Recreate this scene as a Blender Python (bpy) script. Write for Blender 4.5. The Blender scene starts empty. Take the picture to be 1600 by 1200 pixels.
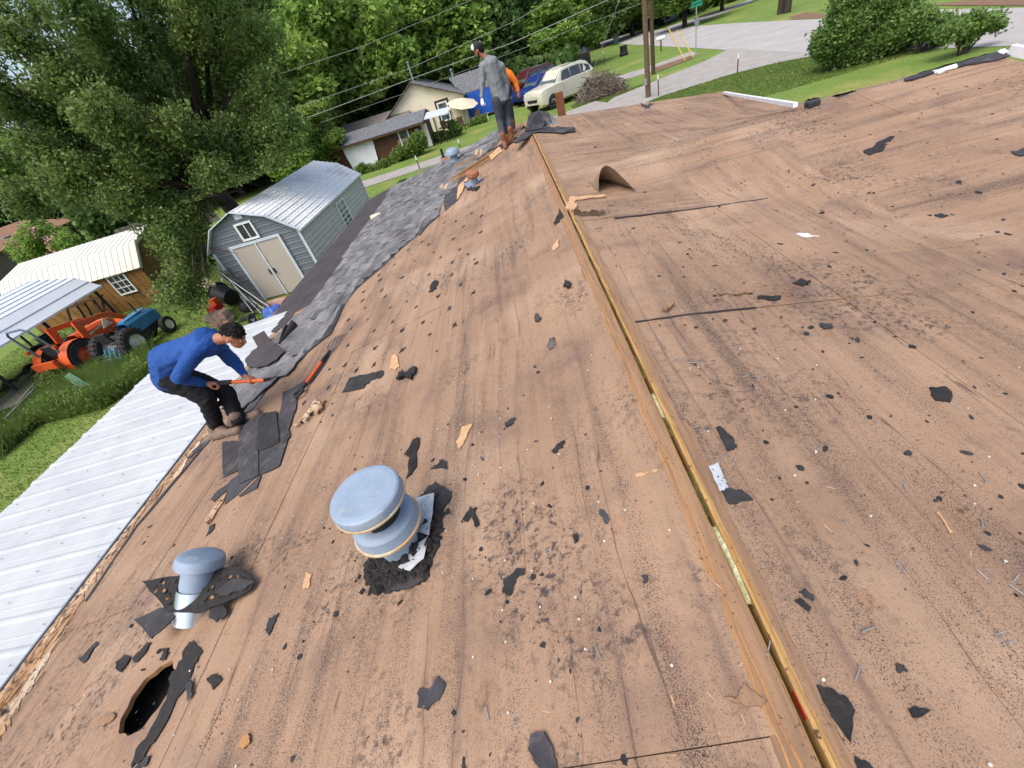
import bpy, bmesh, math, random
import numpy as np
from mathutils import Vector, Matrix, noise as mnoise
from mathutils.geometry import tessellate_polygon
rnd = random.Random(7); nr = np.random.RandomState(7)
S = bpy.context.scene; COL = S.collection

# ---------------------------------------------------------------- camera, world, sun
F = 655.6; CZ = 4.9
def _n(v): return v/np.linalg.norm(v)
_a = np.array([265., 810., F]); _b = np.array([-29., -521., F])
_Z = -_n(_a); _Y = _n(_b-(_b@_Z)*_Z); _X = np.cross(_Y, _Z)
RC = np.array([_X, _Y, _Z])                      # camera (x right, y down, z forward) -> world
cam = bpy.data.cameras.new('camera'); cam.lens = F/1600*36; cam.sensor_width = 36; cam.clip_end = 1500; cam.clip_start = .05
co = bpy.data.objects.new('camera', cam); COL.objects.link(co); S.camera = co
Mx = Matrix([[RC[i][0], -RC[i][1], -RC[i][2]] for i in range(3)]).to_4x4(); Mx.translation = (0, 0, CZ)
co.matrix_world = Mx
W = bpy.data.worlds.new('World'); S.world = W; W.use_nodes = True
nt = W.node_tree; bg = nt.nodes['Background']; sky = nt.nodes.new('ShaderNodeTexSky')
SUN_EL, SUN_AZ = math.radians(60), math.radians(-145)   # azimuth from +Y towards +X
sky.sky_type = 'NISHITA'; sky.sun_disc = False; sky.sun_elevation = SUN_EL; sky.sun_rotation = SUN_AZ
sky.air_density = 1.0; sky.dust_density = 5.0; sky.ozone_density = 1.0; sky.altitude = 0
nt.links.new(sky.outputs[0], bg.inputs[0]); bg.inputs[1].default_value = .15
sl = bpy.data.lights.new('sun', 'SUN'); sl.energy = .75; sl.angle = math.radians(40); sl.color = (1, .96, .9)
so = bpy.data.objects.new('sun', sl); COL.objects.link(so)
sd = Vector((math.sin(SUN_AZ)*math.cos(SUN_EL), math.cos(SUN_AZ)*math.cos(SUN_EL), math.sin(SUN_EL)))
so.rotation_euler = sd.to_track_quat('Z', 'Y').to_euler()
S.view_settings.view_transform = 'Standard'; S.view_settings.look = 'None'
S.view_settings.gamma = 1; S.view_settings.exposure = 0.92; S.view_settings.use_curve_mapping = False

# ---------------------------------------------------------------- pixel -> place helpers (1600x1200 photo pixels)
XR = .4125; ZR = 3.4; TL = math.tan(math.radians(13.5)); TR = .158
def ray(p): return RC@np.array([p[0]-800., p[1]-600., F])
C0 = np.array([0, 0, CZ])
def gp(x, y, z=0): r = ray((x, y)); return Vector(C0+r*((z-CZ)/r[2]))
def yp(x, y, Y): r = ray((x, y)); return Vector(C0+r*(Y/r[1]))
def xp(x, y, X): r = ray((x, y)); return Vector(C0+r*(X/r[0]))
def dp(x, y, d): r = _n(ray((x, y))); return Vector(C0+r*d)
def lp(x, y, off=0):
    r = ray((x, y)); n = np.array([-TL, 0, 1]); d = ZR+off-TL*XR
    return Vector(C0+r*((d-CZ)/(n@r)))
def zright(x, y):
    m = ZR-TR*(x-XR); w = ZR-(.16*(6.18-y) if y < 6.18 else .215*(y-6.18))-.004*(x-XR)
    k = .05; h = max(k-abs(m-w), 0)/k
    return max(m, w)+h*h*k*.25
def zleft(x): return ZR-TL*(XR-x)
def zroof(x, y): return zleft(x) if x < XR else zright(x, y)
def rp(x, y, off=0):
    r = ray((x, y)); t0 = .3; t = .3
    r = _n(r)
    while t < 30:
        P = C0+r*t
        if P[2] < zright(P[0], P[1])+off:
            lo, hi = t-.05, t
            for _ in range(20):
                m = (lo+hi)/2; P = C0+r*m
                if P[2] < zright(P[0], P[1])+off: hi = m
                else: lo = m
            if x > 1225 and (C0+r*hi)[1] > 6.45: return yp(x, y, 6.2)
            return Vector(C0+r*hi)
        t += .05
    return yp(x, y, 6.2 if x > 1225 else 11.5)
def sp(x, y, off=0):                                # whichever slope the pixel falls on
    P = lp(x, y, off)
    return P if P.x < XR else rp(x, y, off)
def proj(P):
    c = RC.T@(np.array(P)-C0); return 800+F*c[0]/c[2], 600+F*c[1]/c[2]
def inpoly(x, y, poly):
    c = False; j = len(poly)-1
    for i in range(len(poly)):
        a, b = poly[i], poly[j]
        if (a[1] > y) != (b[1] > y) and x < (b[0]-a[0])*(y-a[1])/(b[1]-a[1])+a[0]: c = not c
        j = i
    return c

# ---------------------------------------------------------------- materials
def mat(name, c1, c2=None, scale=6, rough=.8, metal=0, bump=.1, bscale=40, detail=5, stretch=(1, 1, 1), isl=0, spots=None, spot_scale=90, spot_amt=.62, spec=.3, dist=.01, c3=None, s3=1.3, t3=(.5, .62), wave=None):
    m = bpy.data.materials.new(name); m.use_nodes = True; N = m.node_tree.nodes; L = m.node_tree.links
    bs = N['Principled BSDF']; bs.inputs['Roughness'].default_value = rough; bs.inputs['Metallic'].default_value = metal
    bs.inputs['Specular IOR Level'].default_value = spec
    geo = N.new('ShaderNodeNewGeometry'); mp = N.new('ShaderNodeMapping'); L.new(geo.outputs['Position'], mp.inputs[0]); mp.inputs['Scale'].default_value = stretch
    def noise(s, d=detail, vec=None, r=.6):
        n = N.new('ShaderNodeTexNoise'); n.inputs['Scale'].default_value = s; n.inputs['Detail'].default_value = d; n.inputs['Roughness'].default_value = r
        L.new(vec or mp.outputs[0], n.inputs[0]); return n.outputs[0]
    def ramp(x, a, b):
        r = N.new('ShaderNodeMapRange'); r.inputs[1].default_value = a; r.inputs[2].default_value = b; L.new(x, r.inputs[0]); r.clamp = True; return r.outputs[0]
    def mix(f, a, b):
        x = N.new('ShaderNodeMix'); x.data_type = 'RGBA'
        if isinstance(f, float): x.inputs[0].default_value = f
        else: L.new(f, x.inputs[0])
        for i, v in ((6, a), (7, b)):
            if isinstance(v, tuple): x.inputs[i].default_value = (*v, 1)
            else: L.new(v, x.inputs[i])
        return x.outputs[2]
    c2 = c2 or tuple(v*.7 for v in c1)
    col = mix(ramp(noise(scale), .35, .65), c1, c2)
    if c3: col = mix(ramp(noise(s3, 6), *t3), col, c3)
    if spots: col = mix(ramp(noise(spot_scale, 3, geo.outputs['Position'], .7), spot_amt, spot_amt+.04), col, spots)
    if isl:
        hs = N.new('ShaderNodeHueSaturation'); oi = N.new('ShaderNodeObjectInfo')
        ad = N.new('ShaderNodeMath'); ad.operation = 'ADD'; L.new(geo.outputs['Random Per Island'], ad.inputs[0]); L.new(oi.outputs['Random'], ad.inputs[1])
        fr = N.new('ShaderNodeMath'); fr.operation = 'FRACT'; L.new(ad.outputs[0], fr.inputs[0])
        mr = N.new('ShaderNodeMapRange'); mr.inputs[3].default_value = 1-isl; mr.inputs[4].default_value = 1+isl; L.new(fr.outputs[0], mr.inputs[0])
        L.new(mr.outputs[0], hs.inputs['Value']); L.new(col, hs.inputs['Color']); col = hs.outputs[0]
    L.new(col, bs.inputs['Base Color'])
    if bump:
        b = N.new('ShaderNodeBump'); b.inputs['Strength'].default_value = bump; b.inputs['Distance'].default_value = dist
        L.new(noise(bscale, 6), b.inputs['Height']); L.new(b.outputs[0], bs.inputs['Normal'])
    m['api'] = 1
    return m, N, L, bs, mix, ramp, noise, geo, col
def M_(*a, **k): return mat(*a, **k)[0]

def deck_mat(name, along):
    st = (7, .5, 7) if along == 'y' else (.5, 7, 7)
    m, N, L, bs, mix, ramp, noise, geo, col = mat(name, (.345, .228, .15), (.27, .176, .115), scale=.9, rough=.9, bump=0, spec=.15)
    def mapped(k):
        mp = N.new('ShaderNodeMapping'); mp.inputs['Scale'].default_value = tuple(v*k for v in st); L.new(geo.outputs['Position'], mp.inputs[0]); return mp.outputs[0]
    m1 = mapped(1); m5 = mapped(5); m12 = mapped(9)
    def soft(x, a, b, amt):
        r = N.new('ShaderNodeMath'); r.operation = 'MULTIPLY'; L.new(ramp(x, a, b), r.inputs[0]); r.inputs[1].default_value = amt; return r.outputs[0]
    pos = geo.outputs['Position']
    fine = noise(3.2, 8, m5, .7); hair = noise(3, 8, m12, .75)
    streak = noise(1.1, 7, m1, .65); blot = noise(1.7, 7, pos, .65)
    col = mix(soft(streak, .54, .72, .28), col, (.13, .085, .065))
    col = mix(soft(streak, .46, .28, .45), col, (.43, .305, .208))
    col = mix(soft(fine, .52, .75, .3), col, (.15, .095, .065))
    col = mix(soft(hair, .45, .25, .5), col, (.41, .285, .19))
    col = mix(soft(blot, .53, .70, .65), col, (.135, .092, .08))
    col = mix(soft(noise(.7, 5, pos, .6), .52, .68, .55), col, (.46, .335, .235))
    col = mix(soft(noise(4.3, 6, pos, .75), .60, .72, .6), col, (.27, .12, .05))
    smear = mapped(2.6)
    col = mix(soft(noise(1.4, 9, smear, .72), .61, .69, .42), col, (.095, .072, .062))
    dk = N.new('ShaderNodeMath'); dk.operation = 'MULTIPLY'; L.new(soft(noise(1.1, 5, pos, .6), .50, .62, 1.0), dk.inputs[0]); L.new(ramp(noise(26, 6, pos, .8), .50, .60), dk.inputs[1])
    col = mix(dk.outputs[0], col, (.06, .05, .048))
    sx = N.new('ShaderNodeSeparateXYZ'); L.new(pos, sx.inputs[0])
    ln = N.new('ShaderNodeMath'); ln.operation = 'MULTIPLY_ADD'; L.new(noise(.9, 3, m1, .5), ln.inputs[0]); ln.inputs[1].default_value = .35; L.new(sx.outputs[0 if along == 'y' else 1], ln.inputs[2])
    fr = N.new('ShaderNodeMath'); fr.operation = 'PINGPONG'; L.new(ln.outputs[0], fr.inputs[0]); fr.inputs[1].default_value = .075
    li = ramp(fr.outputs[0], .0030, .0008); br = N.new('ShaderNodeMath'); br.operation = 'MULTIPLY'; L.new(li, br.inputs[0]); L.new(soft(noise(1.6, 5, m1, .7), .48, .58, .75), br.inputs[1])
    col = mix(br.outputs[0], col, (.07, .045, .035))
    li2 = ramp(fr.outputs[0], .022, .004); br2 = N.new('ShaderNodeMath'); br2.operation = 'MULTIPLY'; L.new(li2, br2.inputs[0]); L.new(soft(noise(1.2, 5, m1, .6), .46, .62, .4), br2.inputs[1])
    col = mix(br2.outputs[0], col, (.13, .09, .075))
    mask = noise(.75, 6, m1, .65); sp1 = noise(230, 2, pos, .8); sp2 = noise(105, 4, pos, .8); sp3 = noise(42, 5, pos, .8)
    mm = N.new('ShaderNodeMath'); mm.operation = 'MULTIPLY_ADD'; L.new(ramp(mask, .42, .70), mm.inputs[0]); mm.inputs[1].default_value = .165; L.new(sp1, mm.inputs[2])
    col = mix(ramp(mm.outputs[0], .63, .69), col, (.04, .036, .037))
    col = mix(ramp(sp2, .64, .68), col, (.055, .04, .034))
    col = mix(soft(sp3, .585, .67, .8), col, (.11, .07, .05))
    col = mix(soft(noise(520, 1, pos, .5), .60, .72, .7), col, (.09, .065, .055))
    col = mix(ramp(noise(300, 2, pos, .6), .70, .75), col, (.55, .44, .35))
    L.new(col, bs.inputs['Base Color'])
    b = N.new('ShaderNodeBump'); b.inputs['Strength'].default_value = .5; b.inputs['Distance'].default_value = .005
    ad = N.new('ShaderNodeMath'); ad.operation = 'ADD'; L.new(fine, ad.inputs[0]); L.new(sp2, ad.inputs[1])
    ad2 = N.new('ShaderNodeMath'); ad2.operation = 'ADD'; L.new(ad.outputs[0], ad2.inputs[0]); L.new(streak, ad2.inputs[1])
    L.new(ad2.outputs[0], b.inputs['Height']); L.new(b.outputs[0], bs.inputs['Normal'])
    return m
DECKL = deck_mat('deck_plywood', 'y'); DECKW = deck_mat('wing_plywood', 'x')

MT = dict(
 grass=M_('grass', (.115, .19, .042), (.16, .22, .055), .35, .95, bump=.6, bscale=14, dist=.05, c3=(.30, .26, .085), s3=.22, t3=(.54, .72), spots=(.08, .15, .03), spot_scale=7, spot_amt=.57, spec=.1),
 blade=M_('grass_blade', (.12, .195, .045), (.17, .225, .06), .8, .8, bump=0, isl=.35, spec=.2),
 weed=M_('weed_leaf', (.12, .20, .045), (.18, .26, .06), 1.5, .7, bump=0, isl=.4, spec=.2),
 road=M_('road', (.36, .35, .335), (.30, .29, .28), .4, .9, bump=.3, bscale=20, spots=(.24, .23, .21), spot_scale=1.5, spot_amt=.66, spec=.2),
 gravel=M_('gravel', (.33, .315, .295), (.26, .245, .225), 1.2, .95, bump=.15, bscale=30, dist=.01, spots=(.22, .21, .2), spot_scale=6, spot_amt=.62, spec=.1),
 tar=M_('tar', (.013, .012, .013), (.03, .026, .024), 30, .75, bump=.6, bscale=120, spots=(.25, .22, .2), spot_scale=260, spot_amt=.70),
 felt=M_('felt', (.038, .034, .037), (.06, .054, .057), 3, .85, bump=.25, bscale=50, spots=(.14, .13, .13), spot_scale=60, spot_amt=.7),
 shingle=M_('shingle', (.165, .165, .168), (.23, .228, .226), 5, .92, bump=.8, bscale=180, isl=.3, spots=(.06, .06, .062), spot_scale=170, spot_amt=.54, spec=.15, c3=(.11, .11, .115), s3=2.2),
 scrap=M_('shingle_scrap', (.026, .026, .028), (.05, .049, .05), 12, .85, bump=.9, bscale=220, isl=.3, spots=(.2, .19, .18), spot_scale=330, spot_amt=.66, spec=.2),
 slab=M_('shingle_back', (.032, .031, .036), (.055, .054, .060), 6, .75, bump=.6, bscale=140, isl=.25, spots=(.16, .145, .125), spot_scale=26, spot_amt=.66, spec=.25, c3=(.11, .098, .088), s3=5, t3=(.55, .68)),
 galv=M_('galvanised', (.26, .33, .42), (.20, .265, .34), 5, .6, metal=.1, bump=.25, bscale=14, spots=(.12, .12, .12), spot_scale=120, spot_amt=.66, c3=(.33, .36, .37), s3=11, t3=(.58, .68), spec=.35),
 galvrim=M_('rusty_rim', (.52, .50, .38), (.45, .24, .07), 9, .6, metal=.1, bump=.2),
 bare=M_('bare_metal', (.62, .68, .74), (.5, .56, .62), 5, .28, metal=.85, bump=.05, spec=.5),
 flash=M_('flashing', (.5, .53, .55), (.36, .39, .42), 14, .6, metal=.1, bump=.3, spots=(.04, .04, .04), spot_scale=55, spot_amt=.60),
 rust=M_('rust', (.23, .085, .04), (.30, .13, .07), 20, .85, bump=.5, bscale=70),
 beam=M_('fresh_lumber', (.46, .29, .11), (.33, .18, .06), 6, .8, bump=.6, bscale=30, stretch=(10, .8, 10), spots=(.10, .055, .03), spot_scale=38, spot_amt=.63, c3=(.27, .14, .06), s3=2.2, t3=(.52, .64)),
 orangewood=M_('orange_wood', (.40, .215, .085), (.29, .145, .06), 5, .8, bump=.5, bscale=30, stretch=(14, .5, 14), spots=(.10, .045, .025), spot_scale=60, spot_amt=.62, c3=(.42, .22, .09), s3=6, t3=(.55, .7)),
 brownwood=M_('brown_wood', (.29, .18, .105), (.20, .12, .072), 4, .8, bump=.5, bscale=30, stretch=(11, .6, 11), spots=(.08, .05, .04), spot_scale=80, spot_amt=.62, c3=(.30, .17, .09), s3=5, t3=(.55, .7)),
 palewood=M_('torn_wood', (.42, .25, .13), (.52, .35, .20), 14, .85, bump=.6, bscale=60, spots=(.32, .14, .06), spot_scale=60, spot_amt=.62),
 rot=M_('rotten_wood', (.50, .32, .17), (.24, .115, .055), 3, .9, bump=1, bscale=18, dist=.02, stretch=(6, 1, 6), spots=(.055, .04, .035), spot_scale=20, spot_amt=.54, c3=(.58, .46, .33), s3=.9),
 veneer=M_('peeled_veneer', (.27, .20, .145), (.20, .14, .10), 5, .8, bump=.4, bscale=30, stretch=(8, 1, 8), c3=(.34, .2, .1), s3=3, t3=(.5, .7)),
 insul=M_('insulation', (.62, .62, .42), (.42, .42, .22), 40, .95, bump=1, bscale=60, dist=.02),
 black=M_('black', (.012, .012, .013), (.02, .02, .02), 5, .5, bump=.1),
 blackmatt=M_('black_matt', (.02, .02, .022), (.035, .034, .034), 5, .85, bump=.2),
 white=M_('white_paint', (.75, .77, .78), (.66, .68, .7), 4, .5, bump=.05),
 patio=M_('patio_metal', (.43, .455, .465), (.36, .385, .40), 2.2, .6, metal=0, bump=.08, bscale=8, spots=(.4, .43, .45), spot_scale=40, spot_amt=.70, spec=.5),
 cream=M_('cream_paint', (.60, .595, .53), (.55, .545, .48), 2, .6, bump=.1),
 creamhouse=M_('cream_siding', (.80, .75, .56), (.76, .70, .52), 1, .7, bump=.1),
 shedroof=M_('shed_roof_metal', (.80, .80, .79), (.74, .74, .73), .8, .7, metal=0, bump=.05, c3=(.62, .61, .59), s3=.7, t3=(.52, .66)),
 shedgrey=M_('shed_grey', (.19, .215, .24), (.155, .18, .205), 1.2, .6, metal=.1, bump=.05),
 shedtan=M_('shed_tan', (.60, .57, .53), (.54, .51, .47), 2, .6, metal=0, bump=.05),
 doorwood=M_('door_tan', (.43, .38, .33), (.36, .32, .28), 6, .8, bump=.2, stretch=(9, 9, .7)),
 trim=M_('trim_blue_white', (.52, .57, .63), (.46, .51, .57), 4, .5, bump=.05),
 glass=M_('dark_glass', (.02, .025, .03), (.05, .055, .06), 1.5, .08, bump=0, spec=.6),
 glassg=M_('green_glass', (.10, .14, .13), (.04, .06, .05), 3, .12, bump=0, spec=.6),
 plank=M_('stained_plank', (.26, .145, .042), (.17, .09, .026), 3, .75, bump=.3, bscale=20, isl=.25, spots=(.1, .05, .02), spot_scale=6, spot_amt=.58, stretch=(3, 3, .6)),
 darkframe=M_('dark_timber', (.05, .03, .018), (.08, .05, .03), 6, .8, bump=.2),
 galvroof=M_('carport_metal', (.58, .63, .68), (.52, .57, .62), 1, .5, metal=.05, bump=.05),
 orange=M_('tractor_orange', (.62, .10, .025), (.45, .075, .02), 4, .45, bump=.1, spots=(.2, .05, .02), spot_scale=14, spot_amt=.66),
 blue=M_('tractor_blue', (.045, .19, .36), (.03, .13, .26), 4, .45, bump=.1, spots=(.2, .25, .3), spot_scale=14, spot_amt=.68),
 rops=M_('steel_grey_blue', (.15, .20, .25), (.11, .15, .19), 4, .45, bump=.05, metal=.2),
 tyre=M_('rubber', (.018, .018, .018), (.035, .033, .03), 10, .85, bump=.3),
 greyplank=M_('grey_plank', (.22, .20, .18), (.15, .135, .12), 4, .85, bump=.3, isl=.2),
 brownwall=M_('brown_siding', (.095, .045, .028), (.075, .035, .022), 2, .75, bump=.1),
 asph=M_('asphalt_shingle_roof', (.14, .15, .165), (.19, .20, .215), 3, .9, bump=.5, bscale=30, spots=(.05, .055, .06), spot_scale=9, spot_amt=.52),
 sheet=M_('white_sheet', (.66, .68, .72), (.58, .61, .66), 1.2, .6, bump=.3, bscale=2, dist=.1),
 tarp=M_('blue_tarp', (.02, .11, .50), (.015, .07, .36), 2, .4, bump=.6, bscale=4, dist=.1),
 brownroof=M_('brown_shingle_roof', (.27, .145, .09), (.21, .11, .07), 2, .9, bump=.3, bscale=12),
 brick=M_('grey_brick', (.25, .21, .18), (.15, .12, .10), 12, .9, bump=.3, bscale=12),
 bark=M_('bark', (.07, .055, .042), (.035, .028, .022), 8, .95, bump=1, bscale=14, dist=.05, stretch=(3, 3, .6)),
 fence=M_('weathered_fence', (.17, .15, .13), (.10, .09, .08), 3, .95, bump=.3, isl=.3),
 pole=M_('utility_pole', (.15, .10, .065), (.085, .06, .04), 5, .9, bump=.6, bscale=18, stretch=(5, 5, .5)),
 cable=M_('cable', (.26, .27, .26), (.2, .21, .2), 3, .6, bump=0),
 leafA=M_('elm_leaf', (.095, .175, .042), (.17, .235, .058), .5, .55, bump=0, isl=.5, spec=.4),
 leafB2=M_('bush_leaf', (.12, .22, .055), (.18, .28, .07), .8, .55, bump=0, isl=.5, spec=.3),
 leafB=M_('bright_leaf', (.17, .31, .065), (.25, .38, .08), .12, .6, bump=0, isl=.5, spec=.3),
 leafC=M_('dark_leaf', (.10, .185, .06), (.14, .235, .065), .12, .6, bump=0, isl=.5, spec=.3),
 leafD=M_('yellow_leaf', (.26, .34, .07), (.18, .28, .06), .2, .6, bump=0, isl=.5, spec=.3),
 leafE=M_('rusty_leaf', (.15, .085, .04), (.09, .09, .03), .3, .7, bump=0, isl=.5, spec=.2),
 pink=M_('pink_flower', (.6, .3, .34), (.5, .22, .28), 3, .7, bump=0),
 brush=M_('dead_branch', (.11, .085, .068), (.19, .15, .12), 3, .9, bump=0, isl=.4),
 carcream=M_('car_cream', (.56, .54, .44), (.54, .52, .42), 1, .28, metal=.15, bump=0, spec=.6),
 carmaroon=M_('car_maroon', (.085, .018, .026), (.07, .015, .022), 1, .25, metal=.2, bump=0, spec=.6),
 carblue=M_('car_blue', (.012, .035, .22), (.012, .03, .17), 1, .25, metal=.2, bump=0, spec=.6),
 carblack=M_('car_black', (.014, .014, .017), (.02, .02, .022), 1, .25, metal=.2, bump=0, spec=.6),
 chrome=M_('chrome', (.6, .6, .6), (.5, .5, .5), 3, .2, metal=.9, bump=0),
 red=M_('red_lamp', (.4, .02, .02), (.3, .02, .02), 3, .3, bump=0),
 mesh=M_('black_mesh', (.02, .022, .025), (.03, .032, .035), 1, .85, bump=0),
 yellow=M_('yellow_guard', (.65, .42, .05), (.55, .36, .05), 3, .6, bump=0),
 green=M_('sign_green', (.02, .22, .13), (.02, .2, .12), 3, .5, bump=0),
 steel=M_('steel', (.35, .36, .36), (.27, .28, .28), 3, .5, metal=.4, bump=0),
 bin=M_('bin_green', (.02, .05, .055), (.03, .06, .065), 3, .6, bump=0),
 umb=M_('umbrella_cloth', (.62, .54, .40), (.55, .47, .35), 2, .8, bump=.1),
 redwood=M_('red_post', (.20, .075, .035), (.14, .05, .025), 6, .8, bump=.3),
 skin=M_('skin', (.36, .165, .10), (.31, .135, .08), 12, .55, bump=.15, bscale=90, dist=.003),
 hair=M_('hair', (.004, .0035, .003), (.008, .007, .006), 60, .85, bump=1, bscale=120, dist=.01),
 shirtb=M_('blue_shirt', (.018, .075, .28), (.014, .058, .22), 5, .75, bump=.9, bscale=9, dist=.03, spec=.2),
 shirtg=M_('grey_shirt', (.20, .225, .24), (.165, .19, .205), 5, .85, bump=.9, bscale=9, dist=.03, spec=.1),
 shirto=M_('orange_shirt', (.75, .20, .02), (.62, .15, .015), 5, .8, bump=.6, bscale=9, dist=.03),
 trousers=M_('black_trousers', (.006, .007, .009), (.012, .013, .016), 5, .8, bump=.9, bscale=10, dist=.03, spec=.2),
 jeans=M_('charcoal_jeans', (.05, .056, .068), (.035, .04, .05), 6, .85, bump=.8, bscale=12, dist=.03),
 jeansb=M_('navy_jeans', (.025, .042, .085), (.02, .035, .07), 6, .85, bump=.8, bscale=12, dist=.03),
 boot=M_('brown_boot', (.22, .085, .04), (.15, .055, .028), 14, .7, bump=.4),
 boottan=M_('dusty_boot', (.20, .145, .11), (.13, .09, .07), 14, .85, bump=.4),
 tool=M_('tool_orange', (.72, .13, .02), (.6, .1, .02), 5, .4, bump=0),
 toolm=M_('tool_steel', (.25, .24, .23), (.16, .155, .15), 20, .4, metal=.7, bump=.1),
 bluecloth=M_('blue_plastic', (.06, .13, .42), (.04, .09, .3), 6, .5, bump=.3),
 stone=M_('paver', (.32, .27, .23), (.36, .16, .12), 3, .9, bump=.3, isl=.3),
 hose=M_('green_hose', (.01, .10, .05), (.01, .07, .04), 3, .4, bump=0),
 redp=M_('red_plastic', (.5, .03, .02), (.4, .03, .02), 3, .5, bump=0),
 dirt=M_('dirt', (.20, .12, .075), (.14, .085, .05), 2, .95, bump=.5),
)
# leaves let some light through
for k in ('leafA', 'leafB', 'leafB2', 'leafC', 'leafD', 'weed', 'blade'):
    m = MT[k]; N = m.node_tree.nodes; L = m.node_tree.links; bs = N['Principled BSDF']; out = N['Material Output']
    tr = N.new('ShaderNodeBsdfTranslucent'); mx = N.new('ShaderNodeMixShader'); mx.inputs[0].default_value = .45
    src = bs.inputs['Base Color'].links[0].from_socket
    L.new(src, tr.inputs[0]); L.new(bs.outputs[0], mx.inputs[1]); L.new(tr.outputs[0], mx.inputs[2]); L.new(mx.outputs[0], out.inputs[0])

# ---------------------------------------------------------------- mesh helpers
def tag(o, label=None, cat=None, group=None, kind=None):
    if label: o['label'] = label
    if cat: o['category'] = cat
    if group: o['group'] = group
    if kind: o['kind'] = kind
    return o
def thing(name, label, cat, loc=(0, 0, 0), group=None):
    o = bpy.data.objects.new(name, None); COL.objects.link(o); o.location = loc; o.empty_display_size = .1
    return tag(o, label, cat, group)
ROOTLOC = {}
class MB:
    def __init__(s): s.v = []; s.f = []; s.sm = []
    def add(s, vs, fs, smooth=False):
        b = len(s.v); s.v += [tuple(p) for p in vs]
        for f in fs: s.f.append(tuple(i+b for i in f)); s.sm.append(smooth)
        return s
    def box(s, c, d, R=None):
        c = Vector(c); vs = []
        for sx in (-.5, .5):
            for sy in (-.5, .5):
                for sz in (-.5, .5):
                    p = Vector((sx*d[0], sy*d[1], sz*d[2]))
                    if R is not None: p = R@p
                    vs.append(c+p)
        return s.add(vs, [(0, 1, 3, 2), (4, 6, 7, 5), (0, 4, 5, 1), (2, 3, 7, 6), (0, 2, 6, 4), (1, 5, 7, 3)])
    def bar(s, a, b, w, h, up=(0, 0, 1)):            # rectangular bar from a to b
        a = Vector(a); b = Vector(b); y = (b-a); l = y.length; y.normalize(); x = y.cross(Vector(up))
        if x.length < 1e-4: x = y.cross(Vector((1, 0, 0)))
        x.normalize(); z = x.cross(y); R = Matrix((x, y, z)).transposed()
        return s.box((a+b)/2, (w, l, h), R)
    def tube(s, pts, r, n=8, caps=True, smooth=True):
        pts = [Vector(p) for p in pts]; rs = r if isinstance(r, (list, tuple)) else [r]*len(pts)
        vs = []; fs = []; px = None
        for i, p in enumerate(pts):
            t = (pts[min(i+1, len(pts)-1)]-pts[max(i-1, 0)]).normalized()
            if px is None: px = t.orthogonal().normalized()
            px = (px-t*px.dot(t)).normalized(); py = t.cross(px)
            for k in range(n):
                a = 2*math.pi*k/n; vs.append(p+(px*math.cos(a)+py*math.sin(a))*rs[i])
        for i in range(len(pts)-1):
            for k in range(n): fs.append((i*n+k, i*n+(k+1) % n, (i+1)*n+(k+1) % n, (i+1)*n+k))
        s.add(vs, fs, smooth)
        if caps: s.add(vs[:n], [tuple(range(n))[::-1]]); s.add(vs[-n:], [tuple(range(n))])
        return s
    def lathe(s, prof, loc, axis=(0, 0, 1), n=32, smooth=True):   # prof: (radius, height)
        z = Vector(axis).normalized(); x = z.orthogonal().normalized(); y = z.cross(x); loc = Vector(loc); vs = []; fs = []
        for r, h in prof:
            for k in range(n):
                a = 2*math.pi*k/n; vs.append(loc+z*h+(x*math.cos(a)+y*math.sin(a))*r)
        for i in range(len(prof)-1):
            for k in range(n): fs.append((i*n+k, i*n+(k+1) % n, (i+1)*n+(k+1) % n, (i+1)*n+k))
        return s.add(vs, fs, smooth)
    def prism(s, poly, off):                          # planar-ish 3D polygon extruded by vector off
        poly = [Vector(p) for p in poly]; off = Vector(off); n = len(poly)
        tris = tessellate_polygon([poly])
        vs = poly+[p+off for p in poly]; fs = [tuple(t) for t in tris]+[tuple(i+n for i in t)[::-1] for t in tris]
        fs += [(i, (i+1) % n, (i+1) % n+n, i+n) for i in range(n)]
        return s.add(vs, fs)
    def sheet(s, grid, th=0, smooth=True, down=(0, 0, -1)):        # grid of points -> surface, optional thickness
        R = len(grid); Cn = len(grid[0]); vs = [Vector(p) for r in grid for p in r]
        fs = [(i*Cn+j, i*Cn+j+1, (i+1)*Cn+j+1, (i+1)*Cn+j) for i in range(R-1) for j in range(Cn-1)]
        if th:
            d = Vector(down)*th; n = len(vs); vs2 = vs+[v+d for v in vs]
            fs2 = fs+[tuple(i+n for i in f)[::-1] for f in fs]
            edge = [j for j in range(Cn)]+[i*Cn+Cn-1 for i in range(1, R)]+[(R-1)*Cn+j for j in range(Cn-2, -1, -1)]+[i*Cn for i in range(R-2, 0, -1)]
            m = len(edge); s.add(vs2, fs2, smooth)
            b = [vs2[i] for i in edge]+[vs2[i+n] for i in edge]
            return s.add(b, [(i, i+m, (i+1) % m+m, (i+1) % m) for i in range(m)])
        return s.add(vs, fs, smooth)
    def ball(s, c, r, n=10, m=7, sc=(1, 1, 1)):
        c = Vector(c); g = []
        for i in range(m+1):
            t = math.pi*i/m; g.append([c+Vector((math.sin(t)*math.cos(2*math.pi*j/n)*r*sc[0], math.sin(t)*math.sin(2*math.pi*j/n)*r*sc[1], math.cos(t)*r*sc[2])) for j in range(n+1)])
        return s.sheet(g)
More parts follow.
